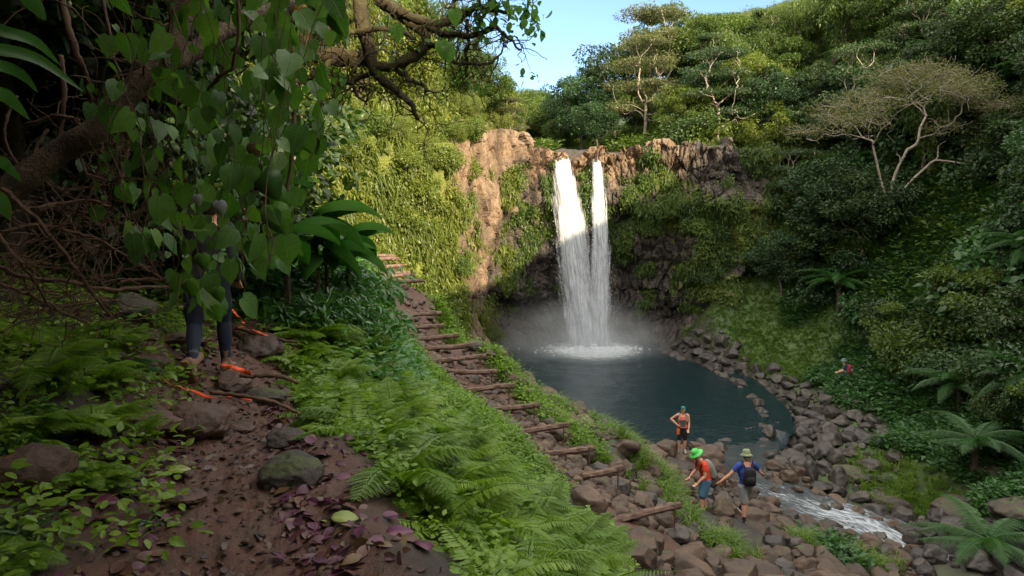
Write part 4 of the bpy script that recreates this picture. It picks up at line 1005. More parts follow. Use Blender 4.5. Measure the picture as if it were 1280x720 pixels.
RK_brown = rock_material('brown_stone', (.022, .014, .010), (.12, .078, .052), .10)
RK_dark = rock_material('dark_stone', (.010, .009, .008), (.065, .056, .048), .02, .6)
RK_trail = rock_material('trail_stone', (.034, .019, .013), (.14, .08, .055), .0, .55)
RK_moss = rock_material('mossy_stone', (.022, .018, .013), (.075, .06, .042), .17, .8)
def rock_mesh(seed, sub=4, cuts=9, mat=RK_brown, flat=.72, d0=.52):
    r = R0(seed); V, Fc = icos(sub); V = V * 1.0
    for _ in range(cuts):
        nrl = nrm(r.randn(3)); d = d0 + .33 * r.rand(); h = V @ nrl - d; V = V - np.maximum(h, 0)[:, None] * nrl * .92
    V = V + nrm(V) * (.10 * fbm(V + seed * 3, 1.6, 3, seed) + .03 * fbm(V + seed, 5, 3, seed + 5))[:, None]
    V = V * np.array([1, .75 + .3 * r.rand(), flat * (.8 + .4 * r.rand())]); V /= np.abs(V[:, :2]).max()
    return mesh_np('rock', V, [Fc], True, {'rnd': np.full(len(V), r.rand() * .6)}, mat), V, Fc
RB = [rock_mesh(i, 4, 15, RK_brown) for i in range(8)]; RD = [rock_mesh(20 + i, 4, 15, RK_dark) for i in range(7)]
RT = [rock_mesh(40 + i, 5, 6, RK_trail, .8, .74) for i in range(5)]; RM = [rock_mesh(50 + i, 5, 8, RK_moss, .75, .66) for i in range(4)]
def put_rock(protos, x, y, s, label, group=None, name='boulder', sink=.3, rz=None, z=None, sc=(1, 1, 1), cat=None, r=random):
    me = protos[r.randint(len(protos)) if hasattr(r, 'randn') else r.randrange(len(protos))][0]
    o = link(name, me); h = hgt(x, y) if z is None else z; o.location = (x, y, h + s * sc[2] * (.5 - sink)); 
    rn = r.rand if hasattr(r, 'randn') else r.random
    o.rotation_euler = (.3 * (rn() - .5), .3 * (rn() - .5), rn() * 6.28 if rz is None else rz); o.scale = (s * sc[0], s * sc[1], s * sc[2])
    tag(o, label, cat or name.replace('_', ' '), group); return o
# distance to stairs axis etc
def pack(r, n, region, rmin, rmax, power=2.2, gap=.82, fixed=()):
    P = [list(f) for f in fixed]; k0 = len(P); t = 0; rs = np.sort(rmin + (rmax - rmin) * r.rand(n) ** power)[::-1]
    A = np.zeros((n + k0, 3)); A[:k0] = np.array(P).reshape(-1, 3) if k0 else A[:0]; c = k0
    for rad_ in rs:
        for _ in range(14):
            x, y = region(r)
            if x is None: continue
            if c and (((A[:c, 0] - x) ** 2 + (A[:c, 1] - y) ** 2) < (gap * (A[:c, 2] + rad_)) ** 2).any(): continue
            A[c] = (x, y, rad_); c += 1; break
    return A[k0:c]
STX = np.array([p[:2] for p in ST])
ax = (STX[-1] - STX[0]) / np.linalg.norm(STX[-1] - STX[0]); sperp = np.array([-ax[1], ax[0]])   # perpendicular, pointing right/away
if sperp[0] < 0: sperp = -sperp
PPL = [(W(880,643,16.8)[0], 16.8), (W(931,653,16.1)[0], 16.1), (W(852,573,23.9)[0], 23.9)]
def clear(a, b): return any(seg_d(a, b, [(x, y), (x * .86, y - 2.3)])[0][0] < .42 for x, y in PPL)
def reg_pile(r):
    x, y = -1.5 + 13.5 * r.rand(), 8 + 18.5 * r.rand(); a = np.array([x]); b = np.array([y])
    if poly_sd(a, b, PILE)[0] > 0 or (clear(a, b) and r.rand() > .0): return None, None
    if poly_sd(a, b, POOL)[0] < -.7: return None, None
    if seg_d(a, b, STREAM)[0][0] < .75: return None, None
    if seg_d(a, b, ST)[0][0] < .8: return None, None
    return x, y
def reg_shore(r):
    x, y = 5 + 14 * r.rand(), 15 + 27 * r.rand(); a = np.array([x]); b = np.array([y]); pd = poly_sd(a, b, POOL)[0]; sd_ = seg_d(a, b, STREAM)[0][0]
    if poly_sd(a, b, PILE)[0] < 0: return None, None
    if sd_ < .7: return None, None
    lim = np.interp(y, [15, 21, 24, 30, 36, 42], [3.0, 4.2, 5.0, 4.4, 2.8, 1.6])
    if not (-.25 < pd < lim or sd_ < 1.9): return None, None
    if x < 9 and y > 26: return None, None
    return x, y
r = R0(201)
big = [(5.55,23.9,.62),(6.9,22.6,.55),(7.2,24.2,.55),(4.85,22.6,.5),(6.4,17.4,.6),(5.9,20.4,.6),(7.3,20.6,.55),(4.2,18.3,.45),(6.9,14.2,.55)]
pile = pack(r, 1900, reg_pile, .07, .38, 2.1, .78, big)
shore = pack(r, 1700, reg_shore, .10, .50, 2.4, .8)
BIGL = ['large brown boulder at the pool edge under the hiker in the teal cap', 'grey boulder between the teal capped hiker and the stream', 'rounded dark boulder at the outlet of the pool', 'brown boulder on the left of the teal capped hiker', 
 'low brown boulder beside the stream below the hiker with grey shorts', 'mossy boulder between the green hat hiker and the stream', 'tall boulder standing at the near bank of the stream', 'boulder in the grass below the teal capped hiker', 'brown boulder at the bottom of the picture near the stream']
for (x, y, s), l in zip(big, BIGL): put_rock(RB, x, y, s, l, 'large boulders among the stone pile', sink=.25, sc=(1, 1, .85), r=r)
def as_stones(A, n, protos, label, group, stuffname, stufflabel, zf=None, seed=0):
    rr = R0(seed); px, py, dep = PX(A[:, 0], A[:, 1], hgts(A[:, 0], A[:, 1])); vis = (px > -20) & (px < 1300) & (py < 760)
    o = np.argsort(-(A[:, 2] / dep) * vis); mb = MB()
    for k, i in enumerate(o):
        x, y, s = A[i]
        if k < n: put_rock(protos, x, y, s, label, group, 'stone', sink=.22, r=rr)
        else:
            _, V, Fc = protos[rr.randint(len(protos))]; a = rr.rand() * 6.28; Rz = rotz(a)
            step = V; mb.add((step @ Rz.T) * s + [x, y, hgt(x, y) + s * .25], [Fc], rr.rand())
    if mb.n: tag(mb.build(stuffname, protos[0][0].materials[0], None, True), stufflabel, kind='stuff')
LO = lambda base, mat, n: [rock_mesh(base + i, 2, 9, mat) for i in range(n)]
RBl, RDl = LO(100, RK_brown, 6), LO(120, RK_dark, 6)
as_stones(pile, 200, RB + RD[:3], 'rounded stone in the brown heap between steps and pool', 'brown stones heaped beside the steps', 'small_stones', 'small brown stones filling the heap beside the steps', seed=1)
as_stones(shore, 95, RD, 'dark wet stone on the rocky right shore', 'dark stones on the right shore', 'shore_pebbles', 'small dark stones of the rocky right shore', seed=2)
# stones under the steps
A = []
for k in range(620):
    t = r.rand() * 8.99; i = int(t); f = t - i; c = STX[i] * (1 - f) + STX[i + 1] * f; q = (r.rand() - .5) * 1.75; c = c + sperp * q; A.append([c[0], c[1], .07 + .13 * r.rand() ** 1.5 * (1 if t > 4 else .8)])
A = np.array(A); mb = MB()
for x, y, s in A:
    _, V, Fc = RBl[r.randint(6)]; mb.add((V @ rotz(r.rand() * 6.28).T) * s + [x, y, hgt(x, y) + s * .05], [Fc], r.rand())
tag(mb.build('step_gravel', RK_brown, None, True), 'rough brown stones packed between the timber steps', kind='stuff')
for x, y, s, l in ((12.8,22.0,.6,'mossy boulder on the far bank of the stream'),(13.8,20.2,.75,'broad mossy boulder low on the right beside the stream'),(14.6,18.2,1.0,'big dark mossy boulder at the lower right corner'),(12.2,23.8,.55,'mossy boulder upslope of the stream'),(15.6,21.2,.8,'moss covered boulder under the tree ferns'),(11.9,21.6,.5,'dark angular boulder at the edge of the stream'),(10.4,22.3,.45,'pointed dark boulder right of the stream mouth'),(10.6,25.0,.6,'flat dark boulder at the right end of the pool'),(12.9,28.6,.7,'wide dark boulder on the right shore')):
    put_rock(RM if 'moss' in l else RD, x, y, s, l, sc=(1.2, 1, .7), sink=.3, r=r)
# rocks standing in the stream
for x, y, s in ((8.7,21.6,.22),(9.9,20.6,.26),(10.9,19.4,.3),(11.9,19.2,.34),(12.3,18.1,.3),(10.2,20.0,.16),(9.1,20.6,.2),(8.1,23.0,.24),(11.3,19.9,.2)):
    put_rock(RD, x, y, s, 'wet dark stone breaking the white water of the stream', 'stones standing in the stream', 'stone', sink=.1, r=r)

# trail rocks: (px, py, Y, half width m, z-squash, kind)
for px, py, Y, s, zs, P, l in (
    (245,537,5.0,.31,.62,RT,'smooth reddish boulder in the middle of the trail'), (190,548,4.7,.2,.5,RT,'low flat stone left of the reddish trail boulder'),
    (45,655,3.35,.19,.95,RT,'rounded brown boulder at the lower left edge of the trail'), (362,566,4.75,.17,.65,RM,'mossy round rock at the right side of the trail'),
    (366,622,4.0,.19,.7,RM,'dark mossy boulder below the round mossy rock'), (292,478,6.4,.24,.55,RT,'pale rounded stone right of the walking boot'),
    (325,437,7.6,.3,.6,RT,'grey brown stone beside the upper orange ribbon'), (318,410,8.4,.3,.55,RT,'flat stone at the head of the visible trail'),
    (352,424,7.9,.22,.6,RT,'stone on the right verge near the upper ribbon'), (240,452,6.9,.2,.5,RT,'small stone under the lifted boot'),
    (185,500,5.8,.2,.5,RT,'low stone left of the hiker'), (215,470,6.5,.18,.45,RT,'small flat stone behind the long orange ribbon'),
    (165,432,6.6,.3,.8,RM,'dark boulder in the shade left of the hiker'), (230,630,3.7,.14,.4,RT,'half buried dark red stone in the lower trail'),
    (330,480,6.3,.2,.45,RM,'dark flat rock behind the twig with ribbon'), (140,600,4.0,.13,.5,RT,'small stone in the leaf litter on the left'), (300,520,5.4,.12,.45,RT,'small stone right of the reddish boulder'),
    (135,470,5.6,.16,.6,RM,'small mossy rock under the ferns')):
    w = W(px, py, Y); put_rock(P, w[0], w[1], s * 1.12, l, None, 'rock', sink=.22, sc=(1, .9, zs), r=r)
# pebbles on the trail
mb = MB()
for k in range(900):
    y = 1.6 + 7.5 * r.rand() ** .8; x = np.interp(y, [p[1] for p in TRAIL], [p[0] for p in TRAIL]) + r.randn() * .42; s = .008 + .035 * r.rand() ** 4
    _, V, Fc = RBl[r.randint(6)]; mb.add((V @ rotz(r.rand() * 6.28).T) * s + [x, y, hgt(x, y) + s * .15], [Fc], r.rand())
tag(mb.build('trail_pebbles', RK_trail, None, True), 'small stones pressed into the muddy trail', kind='stuff')

# ------------------------------------------------------------------ timber steps
LOG = solidmat('weathered_timber', (.05, .03, .023), (.18, .12, .09), 7, .8, .6, 40)
LOG.node_tree.nodes  # grain comes from the bump
steps_px = [(476,322,30),(481,335,32),(486,346,34),(492,357,36),(497,370,37),(505,382,44),(517,404,60),(527,419,50),(546,432,50),(557,447,56),(573,462,62),(587,478,62),(607,500,66),(641,523,62),(672,550,76),(708,575,68),(741,605,76),(808,657,88)]
sy = [p[1] for p in [(480,330),(503,365),(520,405),(560,447),(597,480),(645,525),(672,550),(707,575),(740,605),(808,657)]]; sYs = [26.5,23.5,20.8,18.5,16.8,15,14.2,13.5,12.7,11.6]
for i, (px, py, wpx) in enumerate(steps_px):
    Y = float(np.interp(py, sy, sYs)); c = W(px, py, Y); c = c - np.array([sperp[0], sperp[1], 0]) * .08; hw = wpx / 2 / F * Y * 1.28; z = hgt(c[0], c[1]) + .19; z = max(z, c[2] - .05) if abs(c[2] - z) < .5 else z
    rr = R0(300 + i); tilt = .03 * rr.randn(); d = np.array([sperp[0], sperp[1] * .9, tilt]); d /= np.linalg.norm(d)
    hw = hw / max(.5, d[0]) * .95
    e = empty('timber_step', (c[0], c[1], z)); P = spline([-d * hw, -d * hw * .3 + rr.randn(3) * .012, d * hw * .4 + rr.randn(3) * .012, d * hw], 14)
    mb = MB(); tube(mb, P, .06 + .018 * rr.rand(14), 8, rr.rand(), .16, i); mb.build('log', LOG, e, False)
    for sgn in (-.8, .8):
        ms = MB(); q = d * hw * sgn + np.array([ax[0], ax[1], 0]) * .07; tube(ms, np.array([q + [0, 0, .02 + .04 * rr.rand()], q + [0, 0, -.4]]), .017, 6, .5, .1, i); ms.build('stake', TWIG, e, False)
    ORD = ['lowest', 'second', 'third', 'fourth', 'fifth', 'sixth', 'seventh', 'eighth', 'ninth', 'tenth', 'eleventh', 'twelfth', 'thirteenth', 'fourteenth', 'fifteenth', 'sixteenth', 'seventeenth', 'eighteenth']
    if i == len(steps_px) - 1: l, g = 'long lowest timber step at the foot of the stony stairway', None
    elif i == 0: l, g = 'topmost timber step where the stairway meets the bushes', None
    elif i == len(steps_px) - 2: l, g = 'second timber step from the bottom of the stairway', None
    elif i == len(steps_px) - 3: l, g = 'third timber step from the bottom of the stairway', None
    else: l, g = f'weathered log step, {ORD[len(steps_px) - 1 - i]} from the bottom of the stairway', None
    tag(e, l, 'step', g or 'timber steps of the hillside stairway')
# ------------------------------------------------------------------ ground cover (stuff)
def on_ground(r, n, fn, tries=30):
    P = []
    while len(P) < n:
        m = n * 2; x, y = fn(r, m); z = hgts(x, y); P += list(zip(x, y, z))
    return np.array(P[:n])
def tuft_field(name, label, P, r, nl, tpl, size, mat, spread, h, up=.6, droop=.2, base=.5):
    n = len(P); k = n * nl; c = np.repeat(P, nl, 0); pr = np.repeat(r.rand(n), nl); sz = np.repeat(.6 + .8 * r.rand(n), nl) * size
    a = r.rand(k) * 6.28; q = r.rand(k); out = np.stack([np.cos(a), np.sin(a), 0 * a], 1)
    p = c + out * (q * spread)[:, None] * sz[:, None] / size + np.stack([0 * a, 0 * a, h * (.15 + .85 * r.rand(k)) * sz / size], 1)
    d = nrm(out + r.randn(k, 3) * .35 + [0, 0, .35 - droop]); nn = nrm(r.randn(k, 3) * .35 + [0, 0, 1] + out * .2)
    mb = MB(); add_leaves(mb, tpl, p, d, nn, sz * (.6 + .6 * r.rand(k)), np.clip(.15 + .55 * pr + .3 * r.rand(k), 0, 1)); o = mb.build(name, mat); tag(o, label, kind='stuff'); return o
def grass_field(name, label, P, r, nb, L, mat, wd=.012, lean=.5):
    n = len(P); k = n * nb; c = np.repeat(P, nb, 0) + r.randn(k, 3) * [.05, .05, 0]; a = r.rand(k) * 6.28; ln = L * (.5 + .8 * r.rand(k)) * np.repeat(.6 + .7 * r.rand(n), nb); lf = lean * (.4 + r.rand(k))
    o_ = np.stack([np.cos(a), np.sin(a), 0 * a], 1); s = np.stack([-np.sin(a), np.cos(a), 0 * a], 1) * wd
    V = np.stack([c - s, c + s, c + o_ * (ln * lf * .35)[:, None] + [0, 0, 1] * (ln * .6)[:, None] - s * .8, c + o_ * (ln * lf * .35)[:, None] + [0, 0, 1] * (ln * .6)[:, None] + s * .8, c + o_ * (ln * lf)[:, None] + [0, 0, 1] * (ln * (.95 - .3 * lf))[:, None]], 1)
    off = (np.arange(k) * 5)[:, None, None]; Fq = np.array([[0, 1, 3, 2]])[None] + off; Ft = np.array([[2, 3, 4]])[None] + off
    mb = MB(); mb.add(V.reshape(-1, 3), [Fq.reshape(-1, 4), Ft.reshape(-1, 3)], np.repeat(np.clip(np.repeat(r.rand(n), nb) * .6 + .4 * r.rand(k), 0, 1), 5))
    o = mb.build(name, mat); tag(o, label, kind='stuff'); return o
def filt(x, y, *conds):
    m = np.ones(len(x), bool)
    for c in conds: m &= c
    return x[m], y[m]
r = R0(400)
L_grass = leafmat('grass_blades', [(.04, .09, .012), (.085, .16, .02), (.14, .21, .03)], .4)
L_grassd = leafmat('grass_dark', [(.025, .06, .014), (.05, .10, .02), (.08, .13, .025)], .4)
# right slope grass and low plants
def f_right(r, m):
    x = 8 + 16 * r.rand(m); y = 16 + 28 * r.rand(m); z = hgts(x, y); px, py, _ = PX(x, y, z)
    return filt(x, y, px > 820, px < 1330, z > -.2, poly_sd(x, y, POOL) > 1.0, seg_d(x, y, STREAM)[0] > 1.4, cliff_sd(x, y) < .3, py > 200)
Pr = on_ground(r, 17000, f_right)
shore_d = poly_sd(Pr[:, 0], Pr[:, 1], POOL); keepm = (shore_d > 2.2 + r.randn(len(Pr)) * .8) & (Pr[:, 2] > -.1)
grass_field('slope_grass', 'short green grass on the open slope right of the pool', Pr[keepm], r, 9, .22, L_grass, .014, .8)
sel = keepm & (fbm(Pr, .3, 3, 9) + (PX(Pr[:, 0], Pr[:, 1], Pr[:, 2])[0] - 1040) / 160 > 0)
tuft_field('slope_undergrowth', 'dense low leafy plants under the trees of the right slope', Pr[sel][:6500], r, 26, T_far, .17, L_fern2, .38, .42)
def f_forest(r, m):
    x = -3 + 50 * r.rand(m); y = 30 + 42 * r.rand(m); z = hgts(x, y); px, py, _ = PX(x, y, z)
    return filt(x, y, px > 640, px < 1330, (z > 4), (cliff_sd(x, y) > 4.6) | (x > 17), (np.abs(x - 5.2) > 2.4) | (y > 60))
tuft_field('forest_undergrowth', 'dense leafy undergrowth beneath the forest trees', on_ground(r, 5200, f_forest), r, 30, T_far, .26, L_mid, .75, .7)
# stair verge, boulder field plants, left hill
def f_verge(r, m):
    t = r.rand(m) * 8.9; i = t.astype(int); f = (t - i)[:, None]; c = STX[i] * (1 - f) + STX[i + 1] * f; q = .95 + np.abs(r.randn(m)) * .45; m2 = t < 6.2
    c = c + sperp * q[:, None]; return c[m2, 0], c[m2, 1]
Pv = on_ground(r, 900, f_verge)
grass_field('verge_grass', 'long bright grass hanging along the outer side of the steps', Pv, r, 22, .34, L_grass, .012, .9)
tuft_field('verge_plants', 'leafy plants along the outer side of the steps', Pv[:420], r, 26, T_far, .085, L_fern, .26, .34)
def f_verge2(r, m):
    t = r.rand(m) * 7.5; i = t.astype(int); f = (t - i)[:, None]; c = STX[i] * (1 - f) + STX[i + 1] * f; q = -(1.15 + np.abs(r.randn(m)) * .5); c = c + sperp * q[:, None]; return c[:, 0], c[:, 1]
Pv2 = on_ground(r, 700, f_verge2); tuft_field('inner_verge_plants', 'leafy plants between the fern bank and the steps', Pv2, r, 24, T_far, .07, L_fern, .22, .16)
def f_leftcliff(r, m):
    x = -9 + 8 * r.rand(m); y = 24 + 14 * r.rand(m); return filt(x, y, cliff_sd(x, y) < .3, poly_sd(x, y, POOL) > .6, seg_d(x, y, ST)[0] > .8)
Pl = on_ground(r, 1500, f_leftcliff); tuft_field('cliff_foot_plants', 'plants on the steep bank under the left cliff wall', Pl, r, 22, T_far, .12, L_mid, .35, .4)
def f_lhill(r, m):
    x = -19 + 19 * r.rand(m); y = 12 + 36 * r.rand(m); px, py, _ = PX(x, y, hgts(x, y)); return filt(x, y, (cliff_sd(x, y) > .9) | (x < -6.2), px > 150, px < 640, seg_d(x, y, ST)[0] > 1)
Ph = on_ground(r, 6500, f_lhill); tuft_field('hill_undergrowth', 'sunlit leafy undergrowth on the left hill', Ph, r, 26, T_far, .17, L_gold, .5, .6)
grass_field('hill_grass', 'long yellow green grass on the left hill', Ph[::2], r, 16, .8, L_gold, .022, .9)
# patches of grass between the boulders
Pg = []
for px, py, Y, w_, n_ in ((785,560,17.6,.45,90),(790,580,16.8,.35,60),(765,548,18.5,.4,60),(835,640,15.6,.3,50),(850,672,14.6,.3,40),(830,610,16.6,.3,50),(905,705,13.5,.3,40),(1085,700,16.6,.35,40),(1000,680,16.5,.2,20),(700,530,17.5,.3,40),(1110,620,23.2,.7,90),(1150,640,22,.6,80)):
    c = W(px, py, Y); q = r.randn(n_, 2) * w_ * [.8, 1.1]
    for a, b in q: Pg.append((c[0] + a, c[1] + b, hgt(c[0] + a, c[1] + b) + .08))
grass_field('boulder_grass', 'bright grass growing between the brown boulders', np.array(Pg), r, 26, .36, L_grass, .011, .9)
# hanging plants on the cliff
def cliff_plants():
    n = len(CV); r = R0(55); me_n = np.zeros((n, 3)); a, b, c = CV[CF[:, 0]], CV[CF[:, 1]], CV[CF[:, 3]]; fn = nrm(np.cross(b - a, c - a)); me_n[CF[:, 0]] = fn
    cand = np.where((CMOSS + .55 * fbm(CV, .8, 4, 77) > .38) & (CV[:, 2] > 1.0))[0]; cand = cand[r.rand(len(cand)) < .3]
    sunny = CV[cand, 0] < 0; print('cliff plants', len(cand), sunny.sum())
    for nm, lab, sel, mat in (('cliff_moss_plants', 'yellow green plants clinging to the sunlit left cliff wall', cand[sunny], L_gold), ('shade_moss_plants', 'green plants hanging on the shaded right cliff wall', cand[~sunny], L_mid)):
        if len(sel) > 12000: sel = r.choice(sel, 12000, replace=False)
        P = CV[sel]; N = me_n[sel]; N *= np.sign((N * np.stack([-(P[:, 0] - 5), -(P[:, 1] - 30), 0 * P[:, 0]], 1)).sum(1))[:, None]
        nl = 15; k = len(P) * nl; c = np.repeat(P, nl, 0); nn = np.repeat(N, nl, 0); sz = np.repeat(.5 + r.rand(len(P)), nl)
        p = c + nn * (.02 + .20 * r.rand(k))[:, None] * sz[:, None] + r.randn(k, 3) * .13; d = nrm(nn * .7 + r.randn(k, 3) * .5 + [0, 0, -.75])
        hang = np.repeat(fbm(P, .9, 3, 12) + .5 * r.randn(len(P)) > .25, nl); ln_ = np.where(hang, 2.1, 1.0); d = nrm(np.where(hang[:, None], nn * .25 + r.randn(k, 3) * .25 + [0, 0, -1.0], d))
        mb = MB(); add_leaves(mb, T_far, p, d, nrm(nn + [0, 0, .8] + r.randn(k, 3) * .4), np.stack([.14 * sz * ln_, .14 * sz / ln_ ** .5, .14 * sz], 1) * (.6 + .7 * r.rand(k))[:, None], np.clip(.25 + .55 * np.repeat(fbm(P, .7, 3, 33), nl) + .35 * r.rand(k) - .15 * hang + .1, 0, 1))
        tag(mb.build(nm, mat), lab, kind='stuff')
cliff_plants()
r = R0(61)
def cliff_shrub(px, py, sc, label, pr):
    best = None; PXx, PYy, D = PX(CV[:, 0], CV[:, 1], CV[:, 2]); i = np.argmin((PXx - px) ** 2 + (PYy - py) ** 2 + (D > 0) * 0)
    e = place(pr, CV[i, 0], CV[i, 1] - .1, label, 'shrubs growing out of the cliff', sc, cat='shrub', z=CV[i, 2] - .3, tilt=(.5, 0), rz=r.rand() * 6.28)
for px, py, sc, l, k in ((845,262,.7,'green bush on the cliff ledge right of the falls',1),(862,290,.75,'lower green bush on the ledge right of the falls',1),(820,285,.5,'small bush nearest the narrow stream on the right wall',1),(905,305,.8,'bush beneath the tree hanging over the cliff end',0),(880,345,.6,'bush low on the right wall above the dark undercut',0),(935,330,.9,'wide bush at the right end of the cliff',0),
    (585,215,.75,'sunlit bush at the top edge of the left wall',2),(560,260,.7,'sunlit bush halfway up the left wall',2),(540,300,.7,'sunlit bush above the middle of the steps',2),(520,250,.8,'bushy plant on the wall behind the steps',2),(570,330,.55,'bush low on the left wall beside the pool',1),(500,285,.7,'bush right above the top of the steps',2)):
    cliff_shrub(px, py, sc, l, SH[k])

# ------------------------------------------------------------------ fern bank
FN = [fern_proto(500 + i, 11, .55, 20, .17, 11, L_fern if i != 2 else L_fern2) for i in range(4)]
FM = [fern_proto(510 + i, 9, .62, 34, .13, 0, L_fern) for i in range(2)]         # simple sword ferns
def herb_proto(seed, ns, h, lsz, lmat, tpl=T_oval, nm='herb'):
    r = R0(seed); mb = MB()
    for i in range(ns):
        a = r.rand() * 6.28; P = arc(r, a, h * (.6 + .6 * r.rand()), 1.35 - .5 * r.rand(), .7 - .6 * r.rand(), 7, (r.randn() * .03, r.randn() * .03, 0)); tube(mb, P, .003, 4, .3, cap=False)
        for j in range(1, 7):
            for s in (0, 1):
                aa = j * 1.6 + s * 3.14 + r.rand(); d = np.array([[math.cos(aa), math.sin(aa), .1]]); add_leaves(mb, tpl, P[j][None], nrm(d), nrm(np.array([[0, 0, 1.]]) + r.randn(1, 3) * .3), np.array([lsz * (.7 + .6 * r.rand()) * (1.1 - .06 * j)]), [np.clip(.25 + .6 * r.rand(), 0, 1)])
    return mb.mesh(nm, lmat)
HB = [herb_proto(520 + i, 7, .34, .10, L_fern) for i in range(3)] + [herb_proto(524, 6, .4, .15, L_fern2, T_lance)]
BANKP = [(300,395,9.9),(350,430,7.6),(385,480,6.0),(425,540,4.9),(470,600,4.1),(530,650,3.6),(600,720,3.2)]
BL = np.array([W(*p)[:2] for p in BANKP])          # crest line next to the trail
def bank_u(x, y):
    """crest distance to the right of the trail edge"""
    d, t = seg_d(x, y, [tuple(p) for p in BL]); xc = np.interp(y, BL[::-1, 1], BL[::-1, 0]); return np.where(x > xc, d, -d)
r = R0(530); pts = []; t_ = 0
while len(pts) < 285 and t_ < 30000:
    t_ += 1; y = 2.2 + 13 * r.rand() ** 1.35; x = -3.8 + 7.2 * r.rand(); a, b = np.array([x]), np.array([y]); u = bank_u(a, b)[0]
    px, py, dep = PX(a, b, np.array([hgt(x, y)])); px, py = px[0], py[0]
    if u < .12 or py > 800 or px < 330 or px > 800: continue
    if seg_d(a, b, ST)[0][0] < 1.1: continue
    lim = np.interp(py, [400, 470, 520, 560, 620, 720], [425, 472, 520, 566, 632, 735])
    if px > lim: continue
    if any((x - p) ** 2 + (y - q) ** 2 < (.13 + .008 * q) ** 2 for p, q in pts): continue
    pts.append((x, y))
FERNL = {0: ('bright lacy fern on the bank between trail and steps', 'lacy ferns of the bank', 'fern'), 1: ('simple fronded fern on the bank between trail and steps', 'simple fronded ferns of the bank', 'fern'), 2: ('broad leaved green herb on the bank between trail and steps', 'leafy herbs of the bank', 'herb')}
def putp(me, x, y, s, name, lab, grp, cat, rz=None, z=None, tilt=0):
    o = link(name, me); o.location = (x, y, hgt(x, y) - .01 if z is None else z); o.scale = (s, s, s); o.rotation_euler = (r.randn() * .12 + tilt, r.randn() * .12, r.rand() * 6.28 if rz is None else rz); tag(o, lab, cat, grp); return o
for x, y in pts:
    k = r.rand(); s = (.75 + .6 * r.rand()) * (.72 if y < 3.4 else 1)
    if k < .5: me, i = FN[r.randint(2)], 0
    elif k < .68: me, i = FM[r.randint(2)], 1
    else: me, i = HB[r.randint(3)], 2
    l, g_, c_ = FERNL[i]; putp(me, x, y, s, ('lacy_fern', 'sword_fern', 'herb')[i], l, g_, c_)
def f_bank(r, m):
    y = 1.6 + 14 * r.rand(m) ** 1.3; x = -4.2 + 8 * r.rand(m); px, py, _ = PX(x, y, hgts(x, y)); return filt(x, y, bank_u(x, y) > .02, px < np.interp(py, [400, 470, 520, 560, 620, 720], [455, 510, 562, 606, 675, 775]), seg_d(x, y, ST)[0] > .95)
def f_gap(r, m):
    t = r.rand(m) * 8.6; i = t.astype(int); f = (t - i)[:, None]; c = STX[i] * (1 - f) + STX[i + 1] * f; q = -(.98 + 1.7 * r.rand(m)); c = c + sperp * q[:, None]; return filt(c[:, 0], c[:, 1], c[:, 1] < 24)
tuft_field('low_bank_cover', 'low creeping leaves between the ferns and the steps', on_ground(r, 2200, f_gap), r, 26, T_oval, .055, L_fern, .2, .07)
Pb = on_ground(r, 3600, f_bank)
tuft_field('bank_undergrowth', 'small bright leaves covering the soil of the fern bank', Pb, r, 24, T_oval, .042, L_fern, .12, .15)
# left side ferns
LF = []
for px, py, Y, s, k, l in ((60,470,4.6,1.15,0,'large lacy fern arching over the left trail edge'),(110,510,4.8,.95,0,'lacy fern below the large one on the left'),(30,420,5.2,1.1,0,'lacy fern at the left picture edge below the dead twigs'),(150,470,5.4,.8,2,'deep green fern beside the shaded boulder'),(25,545,3.9,.7,3,'leafy herb at the left picture edge'),
    (60,600,3.6,.6,2,'small fern above the brown boulder'),(120,560,4.2,.7,1,'small lacy fern on the left verge'),(175,560,4.4,.45,1,'tiny fern beside the flat trail stone'),(170,420,6.6,.8,2,'fern in the shade left of the hiker'),(5,600,3.4,.7,3,'leafy herb above the lower left boulder'),(100,440,5.8,.9,1,'fern under the hanging vines on the left'),(160,660,3.6,.35,3,'seedling with pale leaves in the leaf litter'),(185,690,3.3,.3,3,'small seedling at the bottom of the trail'),(30,700,2.9,.5,3,'leafy seedling in the lower left corner'),(140,520,4.9,.6,1,'fern hanging toward the trail on the left'),
    (15,470,3.7,.8,0,'bright lacy fern low at the left picture edge'),(95,590,3.5,.55,1,'lacy fern between the lower left boulder and the trail'),(15,690,2.7,.4,1,'small fern in the lower left corner'),(70,530,4.0,.8,1,'lacy fern in the middle of the left verge'),(130,620,3.6,.4,1,'little fern sprouting from the leaf litter'),(130,440,5.7,.9,0,'tall lacy fern behind the left verge'),(330,385,9.2,.9,0,'fern at the top right of the trail'),(300,375,9.8,.9,1,'pale fern behind the ribbon at the trail head'),(345,400,8.8,.8,0,'fern beside the stone on the right verge')):
    w = W(px, py, Y); me = [FN[0], FN[1], FN[2], HB[3]][k]; LF.append((w[0], w[1])); putp(me, w[0], w[1], s, 'herb' if k == 3 else 'lacy_fern', l, None, 'herb' if k == 3 else 'fern')
LFX = 1
def f_left(r, m):
    y = 1.8 + 8 * r.rand(m); x = -7 + 6.6 * r.rand(m); xt = np.interp(y, [p[1] for p in TRAIL], [p[0] for p in TRAIL]); return filt(x, y, xt - x > .42 + .12 * r.randn(len(x)))
Pf = on_ground(r, 1900, f_left); tuft_field('left_undergrowth', 'small green leaves on the shaded left verge', Pf, r, 11, T_oval, .06, L_fern, .14, .14)

